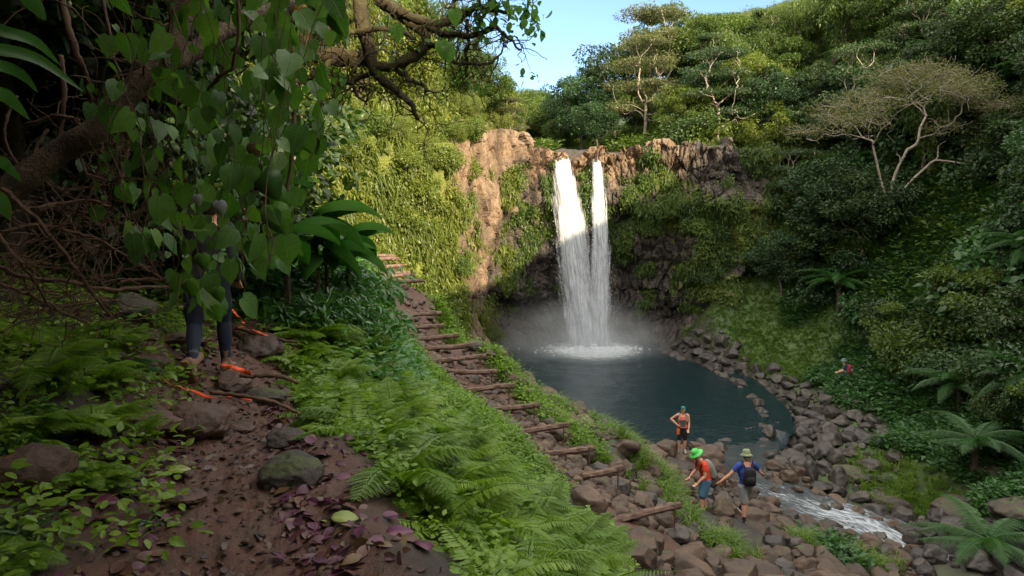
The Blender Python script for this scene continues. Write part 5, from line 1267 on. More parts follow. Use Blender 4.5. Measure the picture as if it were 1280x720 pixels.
# ------------------------------------------------------------------ leaf litter and single fallen leaves
L_litter = leafmat('litter', [(.04, .012, .025), (.09, .02, .055), (.06, .025, .022), (.10, .05, .03), (.06, .016, .035), (.13, .09, .03)], .12, .5, .45, (1, 1, 1, 1), 0)
L_brownl = leafmat('trodden', [(.025, .014, .010), (.05, .028, .018), (.085, .05, .03), (.05, .022, .022), (.11, .08, .03)], .1, .5, .45, (1, 1, 1, 1), 0)
def litter(P, size, name, label, seed, mat=None):
    r = R0(seed); n = len(P); a = r.rand(n) * 6.28; d = np.stack([np.cos(a), np.sin(a), r.randn(n) * .22], 1); nn = nrm(r.randn(n, 3) * .5 + [0, 0, 1]); mb = MB()
    add_leaves(mb, T_oval, P + [0, 0, .012], nrm(d), nn, size * (.5 + .9 * r.rand(n)), np.clip(r.rand(n), 0, 1)); tag(mb.build(name, mat or L_litter, None, True), label, kind='stuff')
def f_lit(r, m):
    y = 1.9 + 5.5 * r.rand(m) ** 1.2; xt = np.interp(y, [p[1] for p in TRAIL], [p[0] for p in TRAIL]); s = np.where(r.rand(m) < .62, 1, -1); x = xt + s * (.30 + np.abs(r.randn(m)) * .28); return filt(x, y, y > 0)
litter(on_ground(r, 1700, f_lit), .085, 'leaf_litter', 'fallen purple and brown leaves beside the trail', 8)
def f_lit2(r, m):
    y = 1.9 + 7 * r.rand(m); xt = np.interp(y, [p[1] for p in TRAIL], [p[0] for p in TRAIL]); return xt + r.randn(m) * .4, y
litter(on_ground(r, 1500, f_lit2), .05, 'trodden_leaves', 'small trodden leaves and bits on the muddy trail', 9, L_brownl)
L_lime = leafmat('lime_leaf', [(.20, .26, .07), (.26, .30, .09)], .2, bump=40); L_yel = leafmat('yellow_leaf', [(.55, .27, .02), (.6, .33, .03)], .3); L_purp = leafmat('purple_leaf', [(.07, .015, .04), (.12, .03, .06)], .1, .4)
def single(px, py, Y, s, a, mat, lab, name='fallen_leaf', n=(.1, -.3, 1), z=None, cat='leaf', el=0):
    w = W(px, py, Y); o_ = link(name, MB().add(T_oval[0] * [s, s * 1.15, s] - [s * .5, 0, 0], T_oval[1], .5).mesh(name, mat, True)); zz = hgt(w[0], w[1]) + .035 if z is None else w[2]
    o_.location = (w[0], w[1], zz); o_.rotation_euler = (.25, el - .1, a); tag(o_, lab, cat)
    so = o_.modifiers.new('thickness', 'SOLIDIFY'); so.thickness = .0008
single(432, 681, 3.45, .15, .1, L_lime, 'large pale green leaf lying among the purple leaves'); single(225, 607, 4.0, .13, .5, L_lime, 'pale green leaf lying on the muddy trail')
single(408, 670, 3.5, .08, 2.4, L_lime, 'small green leaf left of the large pale one'); single(165, 655, 3.6, .08, 1, L_lime, 'pale leaf in the litter on the left of the trail')
for i, (px, py, Y, s, a, l) in enumerate(((132,668,3.4,.16,.3,'broad purple leaf on the left verge'),(440,573,4.6,.14,1.2,'purple leaf at the top of the right litter'),(462,590,4.4,.13,.2,'purple leaf under the fern bank edge'),(455,545,4.9,.12,2,'upper purple leaf at the foot of the ferns'),(500,690,3.3,.15,.5,'purple leaf right of the large pale leaf'),(400,600,4.2,.12,2.6,'purple leaf beside the dark mossy boulder'),(530,700,3.15,.14,1.9,'purple leaf at the bottom right of the litter'),(450,625,3.9,.14,.9,'purple leaf in the middle of the litter'))):
    single(px, py, Y, s, a, L_purp, l)
# ================================================================== dark thicket on the left
r = R0(600)
L_vine = leafmat('vine_leaf', [(.02, .065, .013), (.045, .125, .022), (.08, .19, .03), (.15, .27, .04)], .35, .42, .4, veins=True)
L_pleat = leafmat('pleated_leaf', [(.055, .17, .03), (.09, .24, .04), (.14, .31, .06)], .5, .6, .25)
L_wide = leafmat('wide_leaf', [(.028, .09, .016), (.045, .14, .026), (.065, .18, .035)], .35, .38, .5)
NB = [bush_proto('thicket_bush', 610 + i, 1.3, 2.6, 22, 130, .13, T_oval, L_dark, .6) for i in range(2)]
LB = bush_proto('lance_leaved_bush', 615, 1.0, 1.25, 20, 95, .24, T_lance, L_wide, .8)
NT = tree_proto('canopy_tree', 620, 6.5, 3.4, .6, 60, 330, .17, T_oval, L_dark, BARK, crown_lo=.35)
for i, (x, y, s, l) in enumerate(((-6.6,7.2,1.25,'dark leafy bush behind the leaning trunk at the far left'),(-5.6,9.2,1.3,'dark bush behind the tangled twigs'),(-4.4,10.6,1.25,'dark bush behind the hanging heart shaped leaves'),(-7.8,9.8,1.5,'tall dark bush deep in the thicket'),(-5.0,12.5,1.4,'dark bush between the hanging leaves and the sunny hill'),(-7.0,12.6,1.5,'bush at the back of the thicket'),(-4.1,9.0,1.0,'dark bush straight above the head of the trail'),(-6.2,5.0,1.05,'dark bush on the slope at the left picture edge'),(-8.6,12.6,1.8,'tall bush at the top of the thicket slope'),(-6.9,15.2,1.5,'bush beyond the thicket near the steps'),(-9.5,15.5,1.7,'tall bush high behind the thicket'))):
    place(NB[i % 2], x, y, l, 'dark bushes of the thicket', s, cat='bush', rz=i * 1.3, tk='stems', ck='leaves')
for i, (x, y, s, l) in enumerate(((-7.0,3.0,1.0,'canopy tree left of the trail with crown above the picture'),(-8.4,8.6,1.15,'canopy tree over the thicket'),(-5.6,7.4,.9,'slim canopy tree behind the leaning trunk'),(-3.2,-3.0,1.1,'canopy tree behind the viewpoint'),(-6.6,11.4,1.0,'canopy tree at the back of the thicket'),(-3.6,1.3,1.0,'added canopy tree close beside the viewpoint shading the thicket'),(-5.3,4.0,1.0,'added canopy tree left of the fern slope shading the thicket'),(-2.0,-1.4,.9,'added canopy tree just behind the viewpoint shading the thicket'))):  # trees at the end stand out of view, added to darken the thicket
    place(NT, x, y, l, 'canopy trees over the trail', s, cat='tree', rz=i * 2.1)
for px, py, Y, s, l in ((385,372,10.5,.72,'glossy lance leaved bush at the left of the group by the trail head'),(415,372,10.6,.7,'glossy lance leaved bush in the middle of the group below the pleated leaves'),(436,385,9.8,.55,'small lance leaved bush nearest the steps'),(395,392,8.8,.5,'small lance leaved bush in front of the pleated palms'),(405,350,12.8,1.0,'taller lance leaved bush behind the group'),(340,385,10.0,.6,'low lance leaved bush at the head of the trail'),(310,350,12.0,.95,'lance leaved bush beyond the hiker'),(400,340,14.5,1.1,'lance leaved bush behind the pleated leaves')):
    w = W(px, py, Y); place(LB, w[0], w[1], l, 'lance leaved bushes by the steps', s, cat='bush', rz=r.rand() * 6, tk='stems', ck='leaves')
# fill bank soil under the bushes
def f_fill(r, m):
    x = -8 + 8 * r.rand(m); y = 8 + 18 * r.rand(m); px, py, _ = PX(x, y, hgts(x, y)); return filt(x, y, seg_d(x, y, ST)[0] > 1.1, px < 520, px > 60, seg_d(x, y, TRAIL[:8])[0] > .7)
tuft_field('bush_undergrowth', 'leafy green undergrowth round the bushes by the steps', on_ground(r, 2200, f_fill), r, 26, T_oval, .085, L_wide, .3, .35)

def vine(px, y0, y1, Y, leaf, nl, label, mat=L_vine, sway=.22, tpl=T_heart, grp='hanging vines with heart shaped leaves'):
    a, b = W(px + r.randn() * 8, y0 - (60 if y0 < 0 else 0), Y + .2 * r.randn()), W(px, y1, Y); n = 12; t = np.linspace(0, 1, n)[:, None]; P = a * (1 - t) + b * t; P = P + np.cumsum(r.randn(n, 3) * sway * .25, 0) * (1 - t * .3)
    P += b - P[-1]; e = empty('hanging_vine', a); P = P - a; ms = MB(); tube(ms, spline(P, 26), .0022, 5); ms.build('stem', TWIG, e)
    q = np.sort(r.rand(nl)) * (n - 1.01); i0 = q.astype(int); f = (q - i0)[:, None]; p = P[i0] * (1 - f) + P[i0 + 1] * f; an = r.rand(nl) * 6.28
    # leaf blades turned towards the open, hanging from short stalks
    out = np.stack([np.cos(an), np.sin(an), 0 * an], 1); off = out * (.03 + .06 * r.rand(nl))[:, None]; mb = MB(); mb.veins = True
    for k in range(nl): tube(ms, np.array([p[k], p[k] + off[k]]), .0015, 3, cap=False)
    d = nrm(off * 4 + np.array([.1, 0, -.85]) + r.randn(nl, 3) * .28); nn = nrm(np.array([.35, -.7, .65]) + r.randn(nl, 3) * .6)
    add_leaves(mb, tpl, p + off, d, nn, leaf * (.32 + .98 * r.rand(nl)), np.clip(.1 + .75 * r.rand(nl) ** 1.2, 0, 1)); mb.build('leaves', mat, e, True); tag(e, label, 'vine', grp); return e
ends = [(118,130,235),(150,20,300),(172,0,290),(190,-30,300),(205,-20,345),(222,-20,380),(240,-40,392),(258,-40,402),(275,-40,392),(292,-40,352),(308,-30,335),(324,-30,330),(340,-30,330),(356,-30,310),(372,-30,280),(386,-20,200)]
vb = 0
for px, y0, y1 in ends:
    for j in range(3 if px > 270 else 2):
        Y = [3.3, 4.3, 5.3][j] + .25 * r.randn(); q = px + r.randn() * 8; yy = y1 - [0, 25, 45, 60, 30][j] * r.rand()
        l = 'vine of heart shaped leaves hanging over the walking hiker' if 205 <= px <= 292 else ('vine of small heart shaped leaves hanging left of the hiker' if px < 205 else 'vine of heart shaped leaves in the dense curtain right of the hiker')
        L = (yy - y0) / F * Y; vine(q, y0, yy, Y, .112 if px > 200 else .095, int(L * (10 if px > 205 else 7)) + 2, l); vb += 1
# pleated leaves of a young palm
def pleated(mb, r, a, L, w, base, el0=.9, el1=-.7, rnd=.5):
    n, m = 16, 21; P = arc(r, a, L, el0, el1, n, base); T, N, B = frames(P); side = nrm(np.cross(T, np.array([0, 0, 1.]))); up = np.cross(side, T); t = np.linspace(0, 1, n); wid = w * np.sin(np.pi * np.clip(t, .02, .985) ** .7) ** .8
    u = np.linspace(-1, 1, m); V = P[:, None] + side[:, None] * (wid[:, None] * u[None])[:, :, None] + up[:, None] * ((.034 * ((np.arange(m) % 2)[None] * 2 - 1) * np.minimum(1, wid / w * 1.2)[:, None] * L) - .35 * (wid[:, None] * np.abs(u)[None] ** 1.5))[:, :, None]
    i = np.arange(n - 1)[:, None] * m; j = np.arange(m - 1)[None]; mb.add(V.reshape(-1, 3), [np.stack([i + j, i + j + 1, i + m + j + 1, i + m + j], 2).reshape(-1, 4)], rnd)
def pleated_plant(px, py, Y, dirs, label, L=.95, lift=1.0):
    w = W(px, py, Y); z0 = hgt(w[0], w[1]); e = empty('pleated_palm', (w[0], w[1], z0)); ms = MB(); hb = w[2] - z0; tube(ms, spline([[0, 0, -.1], [.03, 0, hb * .5], [0, 0, hb]], 8), np.linspace(.035, .02, 8), 7); ms.build('stem', BARK, e, True)
    for k, (a, e0, s) in enumerate(dirs):
        mb = MB(); pleated(mb, r, a, L * s, .20 * s * L / .95, (0, 0, hb * (1 - .05 * k)), e0, e0 - 1.5, .2 + .7 * r.rand()); tube(mb, np.array([[0, 0, hb * .9], [0, 0, hb * (1 - .05 * k)]]), .008, 4); mb.build('leaf', L_pleat, e, False)
    tag(e, label, 'palm'); return e
pleated_plant(392, 268, 9.3, [(-.1,.75,1.1),(-.35,.35,1.0),(.3,1.0,1.0),(-.9,.6,.9),(.1,.05,.95),(1.2,.9,.9),(2.4,.9,.8),(-1.5,.4,.8)], 'young palm with large pleated leaves reaching toward the steps')
pleated_plant(405, 310, 9.8, [(0,.6,.9),(-.4,.3,.85),(.5,.9,.9),(-1.1,.7,.8),(2.2,.9,.8)], 'lower pleated leaf palm beneath the larger one')
pleated_plant(432, 292, 10.6, [(-.1,.8,.9),(-.7,.5,.9),(.5,1.0,.9),(.1,.2,.9),(-1.3,.7,.8),(1.6,1.0,.8),(2.8,.9,.8)], 'third pleated leaf palm nearest the sunny wall')
pleated_plant(355, 290, 8.6, [(-.2,.6,.9),(.3,1.0,.9),(-.9,.5,.9),(-1.5,.5,.8)], 'pleated leaf palm low beside the vine curtain')
pleated_plant(350, 225, 9.0, [(-.2,.5,.7),(.3,.9,.75),(-.9,.6,.7),(2.2,.9,.7)], 'pleated leaf palm half hidden by the vine curtain', .8)

# ---- trunks, limbs, lianas
def limb_px(mb, pts, seed=0, n=40, wig=.0, k=10, rough=.12):
    P = np.array([W(a, b, d) for a, b, d, w_ in pts]); Rr = np.array([w_ / 2 / F * d for a, b, d, w_ in pts]); Q = spline(P, n) + np.cumsum(R0(seed).randn(n, 3) * wig, 0); R_ = np.interp(np.linspace(0, 1, n), np.linspace(0, 1, len(P)), Rr); tube(mb, Q, R_, k, .5, rough, seed); return Q, R_
def twigs(mb, r, Q, n, L, rad0=.008, gen=2, bend=.35, down=.0, pick=None):
    tips = []
    for _ in range(n):
        i = r.randint(len(Q) // 5, len(Q)) if pick is None else pick(r); p = Q[i].copy(); d = nrm(r.randn(3) + np.array([0, 0, -down])); l = L * (.5 + r.rand()); m = 9; P = [p]
        for k in range(m): d = nrm(d + r.randn(3) * bend + np.array([0, 0, -down * .15])); P.append(P[-1] + d * l / m)
        P = np.array(P); tube(mb, P, np.linspace(rad0, rad0 * .35, len(P)), 5, .5, .15, r.randint(999)); tips.append(P[-1])
        if gen > 1: tips += twigs(mb, r, P, 2, L * .5, rad0 * .6, gen - 1, bend, down)
    return tips
e = empty('leaning_trunk_tree', (0, 0, 0)); mb = MB()
Q, _ = limb_px(mb, [(-260,480,3.1,52),(-200,400,3.25,46),(-130,330,3.4,40),(-50,278,3.5,37),(20,232,3.55,33),(75,190,3.65,31),(125,160,3.7,31),(172,108,3.8,26),(208,78,3.9,25),(228,30,4.0,28),(250,-20,4.1,30),(290,-140,4.4,32)], 2, 60, .0012, 12, .10)
limb_px(mb, [(208,78,3.9,26),(235,66,4.1,22),(275,40,4.4,20),(320,18,4.7,21),(370,6,4.9,19),(425,-4,5.1,18)], 4, 36, .002); mb.build('trunk', solidmat('brown_bark', (.045, .032, .022), (.17, .13, .08), 9, .85, 1, 45, dist=.03), e, True)
mt = MB(); twigs(mt, R0(3), Q, 14, .7, .007, 2, .3, .3); mt.build('twigs', TWIG, e); tag(e, 'leaning mossy trunk crossing the dark thicket at the upper left', 'tree')
e = empty('gnarled_tree', (0, 0, 0)); mb = MB(); QS = []
GN = [[(-60,-120,7.6,40),(120,-150,7.0,36),(240,-110,6.6,33),(330,-60,6.4,30)],[(330,-60,6.4,22),(390,-85,6.6,24),(450,-60,6.9,25)],[(330,-60,6.4,30),(385,20,6.5,26),(382,62,6.6,24),(420,72,6.7,26),(462,74,6.8,22)],
 [(440,-50,6.9,26),(452,-5,6.8,24),(456,20,6.7,22),(468,60,6.7,20),(478,92,6.7,15),(505,112,6.7,12),(522,128,6.6,9),(530,150,6.6,5)],
 [(470,82,6.7,16),(500,78,6.7,15),(528,62,6.7,14),(534,42,6.8,14),(510,20,6.8,17),(480,0,6.9,20),(460,-40,7,22)],
 [(500,14,6.8,15),(540,28,6.8,13),(575,22,6.8,11),(605,14,6.8,8),(640,26,6.8,5)],
 [(534,34,6.8,11),(565,40,6.7,10),(598,42,6.7,8),(626,33,6.7,6),(640,45,6.7,4),(654,60,6.7,3)],
 [(530,60,6.7,9),(552,62,6.7,8),(566,82,6.7,6),(590,88,6.7,5),(620,86,6.7,4),(632,64,6.7,2)],
 [(478,80,6.7,9),(505,98,6.7,7),(520,110,6.7,6),(533,126,6.6,4)],
 [(420,74,6.7,12),(400,96,6.6,9),(380,108,6.6,6),(352,122,6.5,4)],
 [(455,60,6.7,8),(440,90,6.7,6),(442,118,6.7,4),(455,134,6.7,3)],
 [(585,24,6.8,6),(586,55,6.8,5),(583,88,6.8,4)],[(600,16,6.8,5),(612,-6,6.8,4),(625,-30,6.8,3)],[(560,26,6.8,7),(572,4,6.8,5),(590,-18,6.8,4)],
 [(470,90,6.8,8),(430,100,6.8,7),(400,104,6.8,5),(372,96,6.8,4)],[(390,30,6.5,10),(440,34,6.6,9),(480,30,6.6,8),(520,40,6.7,6)]]
for k, g_ in enumerate(GN): Q, _ = limb_px(mb, [(a, b, d, w_ * .8) for a, b, d, w_ in g_], 30 + k, 34, .007, 9, .2); QS.append(Q)
P0 = W(-60,-120,7.6); gz = hgt(P0[0] - .6, P0[1] + .6); tube(mb, spline([[P0[0] - .6, P0[1] + .6, gz - .3], [P0[0] - .7, P0[1] + .4, gz + 1.6], [P0[0] - .4, P0[1] + .2, P0[2] - .9], P0], 24), np.linspace(.26, .17, 24), 12, .5, .1, 9)
mb.build('limbs', MOSSBARK, e, True); mt = MB(); tips = []
for k, Q in enumerate(QS): tips += twigs(mt, R0(60 + k), Q, 11, .5, .007, 2, .45, .1)
mt.build('twigs', MOSSBARK, e); tips = np.array(tips); ml = MB(); ml.veins = True; rr = R0(70); px, py, _ = PX(tips[:, 0], tips[:, 1], tips[:, 2])
for p, a, b in zip(tips, px, py):
    if (a > 600 and b < 45) or rr.rand() < .04 or b < -25: n = 9 if a > 600 else 5; add_leaves(ml, T_oval, p + rr.randn(n, 3) * .05, nrm(rr.randn(n, 3) + [0, 0, -.6]), nrm(rr.randn(n, 3) * .5 + [0, 0, 1]), .085 * (.6 + .7 * rr.rand(n)), rr.rand(n))
for a, b, d in ((568,12,6),(495,32,6.1),(552,52,6.0),(560,58,6.0),(632,2,6.6),(648,8,6.6),(655,25,6.6),(668,12,6.6)): add_leaves(ml, T_heart, W(a, b, d)[None], np.array([[.1, 0, -1.]]), np.array([[.2, -1., .2]]), np.array([.14 if a < 600 else .08]), [.7])
ml.build('leaves', L_vine, e); tag(e, 'gnarled mossy branches hanging in front of the sunny hill at the top', 'tree')
# lianas
for i, (pts, l) in enumerate((([(72,-20,3.9,9),(92,60,3.9,9),(105,100,3.95,8),(112,140,4.0,4)],'thick reddish liana hanging beside the leaning trunk'),([(300,-20,3.2,4),(302,40,3.2,4),(296,85,3.25,4),(280,100,3.3,5),(268,120,3.4,3)],'pale curved liana in front of the vine curtain'),([(365,60,4.2,4),(366,110,4.2,4),(364,170,4.2,5),(358,250,4.2,4)],'straight brown liana right of the vine curtain'),([(75,70,4.3,7),(78,120,4.3,7),(70,185,4.3,5)],'dark liana behind the reddish one'),([(125,-20,4.5,5),(150,60,4.5,4),(170,120,4.5,3)],'thin liana slanting above the leaning trunk'),([(20,120,4.2,4),(5,165,4.1,4),(25,215,4.1,3)],'thin liana at the left picture edge'))):
    mb = MB(); limb_px(mb, pts, 80 + i, 30, .003, 6, .15); tag(mb.build('liana', TWIG, None, True), l, 'liana')
# dead twigs and roots tangled under the trunk
TW = [((0,235,3.3),(60,300,3.4),(125,395,3.6)),((0,268,3.5),(40,262,3.6),(100,252,3.8),(145,260,3.9)),((-10,330,3.6),(60,345,3.8),(130,352,4.0),(215,352,4.4)),((30,160,4.2),(90,150,4.2),(100,156,4.2)),((-10,285,3.2),(30,330,3.3),(60,385,3.5)),((80,310,4.2),(110,250,4.3),(135,200,4.4),(130,175,4.5)),((95,345,4.0),(100,300,4.0),(70,240,4.0)),((0,355,3.5),(50,375,3.7),(110,400,3.9)),((120,230,4.4),(140,190,4.4),(165,150,4.4)),((150,240,4.6),(165,180,4.7),(180,130,4.7)),((60,160,4.4),(40,200,4.3),(90,265,4.4),(130,290,4.5)),((-10,305,3.7),(40,285,3.8),(105,300,4.0),(160,320,4.3)),((20,395,3.8),(90,380,4.0),(150,372,4.3)),((215,200,4.7),(190,240,4.7),(160,300,4.7)),((170,330,4.8),(200,350,4.9),(215,352,4.9))]
for i, pts in enumerate(TW):
    rr = R0(100 + i); mb = MB(); w0 = 4 + 5 * rr.rand(); Q, _ = limb_px(mb, [(a, b, d, w0 * (1 - .5 * k / len(pts))) for k, (a, b, d) in enumerate(pts)], 120 + i, 26, .005, 6, .2); twigs(mb, rr, Q, 7, .35, .004, 2, .35, .1)
    y_m = pts[0][1]; tag(mb.build('dead_branch', TWIG, None, False), ('crooked dead branch low in the thicket under the leaning trunk' if y_m > 260 else 'bare crooked branch in the dark beside the leaning trunk'), 'branch', 'dead branches tangled in the thicket')
# dead twig heap at the left edge
mb = MB(); rr = R0(140)
for k in range(120):
    p = W(rr.rand() * 190 - 40, 235 + 170 * rr.rand(), 3.9 + 1.7 * rr.rand()); d = nrm(rr.randn(3) * [1, .5, .7]); P = [p]
    for j in range(7): d = nrm(d + rr.randn(3) * .3); P.append(P[-1] + d * .07)
    tube(mb, np.array(P), np.linspace(.005, .002, 8), 4, rr.rand())
tag(mb.build('twig_tangle', TWIG), 'tangle of thin dead twigs at the left picture edge', kind='stuff')
# blade leaves upper left
L_blade = leafmat('blade_leaf', [(.03, .12, .018), (.05, .17, .025), (.07, .2, .03)], .4, .35)
e = empty('blade_leaved_plant', W(-60, 90, 2.3)); o0 = np.array(e.location); rr = R0(150)
for pts, wpx in (([(-60,20),(0,38),(45,52),(76,82)],15),([(-60,55),(0,62),(50,75),(104,114)],16),([(-60,80),(0,82),(30,95),(48,116)],14),([(-60,110),(0,117),(20,130),(37,150)],16),([(20,-30),(38,-2),(50,12),(58,26)],20),([(-60,190),(0,202),(14,212),(28,228)],13),([(-50,240),(-5,248),(10,262),(14,276)],20)):
    Pn = spline([W(a, b, 2.35 + .08 * k) for k, (a, b) in enumerate(pts)], 14) - o0; hw_ = wpx / 2 / F * 2.4 * np.sin(np.pi * (.25 + .75 * np.linspace(0, 1, 14))) ** .8 + .0008; dn = np.array([.35, .25, .9]); V = []
    for k in range(14): V += [Pn[k] + dn * hw_[k], Pn[k] + np.array([.02, .1, -.1]) * hw_[k], Pn[k] - dn * hw_[k] + np.array([0, -1, 0]) * hw_[k] * .6]
    i = np.arange(13)[:, None] * 3; j = np.arange(2)[None]; mb = MB(); mb.add(V, [np.stack([i + j, i + j + 1, i + 3 + j + 1, i + 3 + j], 2).reshape(-1, 4)], .3 + .6 * rr.rand()); mb.build('leaf', L_blade, e, True)
tube_ = MB(); q0 = np.array([0, 0, 0.]); tube(tube_, spline([[-.05, .1, -.9], [-.03, .05, -.4], [-.02, 0, .3]], 10), .015, 6); tube_.build('stem', TWIG, e); tag(e, 'plant with long narrow drooping blades at the upper left picture edge', 'plant')
# single leaves: yellow in the branches, white one in the curtain, brown dry one
def hang_leaf(px, py, d, s, mat, lab, nn=(.2, -1, .2), dd=(.15, 0, -1)):
    w = W(px, py, d); mb = MB(); mb.veins = True; X, Y_, Z = leaf_axes(np.array([dd], float), nrm(np.array([nn], float))); V, fs = scatter_np(T_heart[0], T_heart[1], np.zeros((1, 3)), X, Y_, Z, np.array([s])); mb.add(V, fs, .5, T_heart[0] * [1, 1, 0]); o_ = mb.build('hanging_leaf', mat, None, True, w); m_ = o_.modifiers.new('t', 'SOLIDIFY'); m_.thickness = .0008; tag(o_, lab, 'leaf')
L_white = leafmat('pale_leaf', [(.35, .4, .42), (.4, .45, .48)], .2); L_brown = leafmat('dry_leaf', [(.16, .10, .06), (.2, .12, .07)], .2); L_lightg = leafmat('light_leaf', [(.11, .24, .03), (.15, .30, .04)], .45, veins=True)
hang_leaf(376, 8, 4.0, .085, L_yel, 'bright yellow leaf hanging under the branch at the top'); hang_leaf(274, 252, 3.2, .07, L_white, 'whitish leaf in the vine curtain'); hang_leaf(316, 180, 3.6, .08, L_brown, 'dry brown leaf in the vine curtain'); hang_leaf(246, 244, 3.3, .055, L_white, 'smaller whitish leaf left of the whitish one')
for a, b, d, s, l in ((340,258,3.2,.15,'large light green leaf at the lower right of the curtain'),(252,318,3.0,.075,'light green leaf tip hanging over the hiker'),(236,350,3.1,.08,'light green leaf hanging over the left leg of the hiker'),(272,360,3.1,.07,'light green leaf hanging between the legs of the hiker'),(186,292,3.2,.085,'light green leaf at the lower end of the left vine'),(330,215,3.3,.15,'large green leaf pointing right in the vine curtain')): hang_leaf(a, b, d, s, L_lightg if b > 240 else L_wide, l, dd=(.4 if a > 320 else .1, 0, -.9))
# ribbons and sticks
M_rib = solidmat('orange_ribbon', (.62, .065, .014), (.7, .09, .02), 20, .45, .2)
def ribbon(pts, w, lab, seed=0, stick=None):
    P = spline([W(*p) for p in pts], 36); P[:, 2] = np.maximum(P[:, 2], [hgt(a, b) + .025 for a, b, _ in P]); rr = R0(seed); T, N, B = frames(P); a = np.cumsum(rr.randn(36) * .22) + .4; s = np.cos(a)[:, None] * np.cross(T, [0, 0, 1.]) + np.sin(a)[:, None] * np.array([0, 0, 1.]); s = nrm(s) * w / 2
    V = np.empty((72, 3)); V[::2] = P + s; V[1::2] = P - s; i = np.arange(35) * 2; mb = MB(); mb.add(V, [np.stack([i, i + 1, i + 3, i + 2], 1)]); o_ = mb.build('ribbon', M_rib, None, True); m_ = o_.modifiers.new('t', 'SOLIDIFY'); m_.thickness = .001; tag(o_, lab, 'ribbon')
def stick(pts, lab, seed, w=6):
    mb = MB(); P = [W(*p) for p in pts]; P = [np.array([p[0], p[1], max(p[2], hgt(p[0], p[1]) + .015)]) for p in P]; Q = spline(P, 24) + R0(seed).randn(24, 3) * .003; tube(mb, Q, np.linspace(w, w * .6, 24) / 2 / F * pts[0][2], 6, .5, .2, seed); tag(mb.build('stick', TWIG, None, True), lab, 'stick')
ribbon([(184,477,5.7),(205,487,5.7),(235,487,5.7),(262,497,5.6),(290,496,5.6),(315,500,5.6)], .030, 'long orange ribbon lying across the trail', 1)
ribbon([(276,456,6.2),(290,459,6.1),(302,463,6.1),(314,467,6.1)], .045, 'short orange ribbon beside the walking boot', 2); ribbon([(292,412,7.6),(300,408,7.6),(318,413,7.6),(335,420,7.6),(352,425,7.6)], .035, 'orange ribbon wound along the twig at the head of the trail', 3); ribbon([(284,379,7.2),(291,388,7.2),(298,396,7.2),(305,404,7.2)], .05, 'orange ribbon dangling right of the hiker', 4)
stick([(262,490,5.6),(310,496,5.55),(345,504,5.5),(375,518,5.4)], 'brown stick continuing the long orange ribbon', 1); stick([(206,468,6.0),(222,461,6.1),(240,456,6.2),(250,450,6.3)], 'short pale stick left of the boot', 2); stick([(296,410,7.65),(320,417,7.6),(345,424,7.6),(372,428,7.5)], 'twig under the upper orange ribbon', 3, 5); stick([(120,555,4.3),(160,548,4.4),(200,560,4.4)], 'thin root across the left verge', 4, 6); stick([(300,470,6.2),(345,470,6.2),(372,478,6.1)], 'dark root on the right side of the trail', 5, 7)
stick([(215,352,5.2),(180,350,5.2),(150,352,5.1)], 'pale broken stick sticking out of the thicket', 6, 8)
# ================================================================== people
def cloth(name, c, c2=None): return solidmat(name, c, c2 or tuple(x * .75 for x in c), 9, .85, .35, 60, dist=.004)
SKIN = solidmat('skin', (.50, .25, .16), (.58, .31, .21), 10, .5, .1)
def solidify_mesh(mb, name, mat, parent, vox=.008, smooth=3):
    me = mb.mesh('tmp', mat, True); o = bpy.data.objects.new('tmp', me); COL.objects.link(o); m = o.modifiers.new('r', 'REMESH'); m.mode = 'VOXEL'; m.voxel_size = vox; m.use_smooth_shade = True
    s = o.modifiers.new('s', 'SMOOTH'); s.factor = .5; s.iterations = smooth; dg = bpy.context.evaluated_depsgraph_get(); ev = o.evaluated_get(dg); me2 = bpy.data.meshes.new_from_object(ev); me2.name = name
    me2.materials.clear(); me2.materials.append(mat); bpy.data.objects.remove(o); return link(name, me2, parent)
def seg(mb, a, b, rs, k=12, flat=1.0, side=None):
    a, b = np.array(a, float), np.array(b, float); n = len(rs); t = np.linspace(0, 1, n); d = b - a; L = np.linalg.norm(d) + 1e-6; d = d / L; u = np.cross(d, [0, 1, .01]) if side is None else np.array(side, float); u = u - d * u.dot(d); u /= np.linalg.norm(u); v = np.cross(d, u)
    c = [a - d * rs[0] * .6] + [a + d * L * q for q in t] + [b + d * rs[-1] * .6]; R = [rs[0] * .6] + list(rs) + [rs[-1] * .6]
    loft(mb, [(p, u * q, v * q * flat) for p, q in zip(c, R)], .5, k)
def hand(mb, w, d, palm_n, curl=.5, s=1.0, thumb_side=1):
    d = nrm(np.array(d, float)); n = np.array(palm_n, float); n = nrm(n - d * n.dot(d)); x = np.cross(d, n) * thumb_side; w = np.array(w, float)
    loft(mb, [(w, x * .026, n * .02), (w + d * .03, x * .036, n * .016), (w + d * .07, x * .042, n * .015), (w + d * .09, x * .04, n * .012)], .5, 10)
    for i, l in enumerate((.070, .080, .074, .058)):
        p = w + d * .082 + x * (.030 - .0205 * i); e = d.copy(); P = [p - d * .02]; 
        for k in range(4): P.append(P[-1] + e * (l / 3 if k else .02)); e = nrm(e + n * curl * .55)
        tube(mb, np.array(P), [.0095, .0095, .009, .0085, .0075], 7)
    P = [w + d * .02 + x * .02, w + d * .045 + x * .048, w + d * .07 + x * .058 + n * .012, w + d * .09 + x * .055 + n * .025]; tube(mb, np.array(P), [.013, .012, .010, .008], 7)
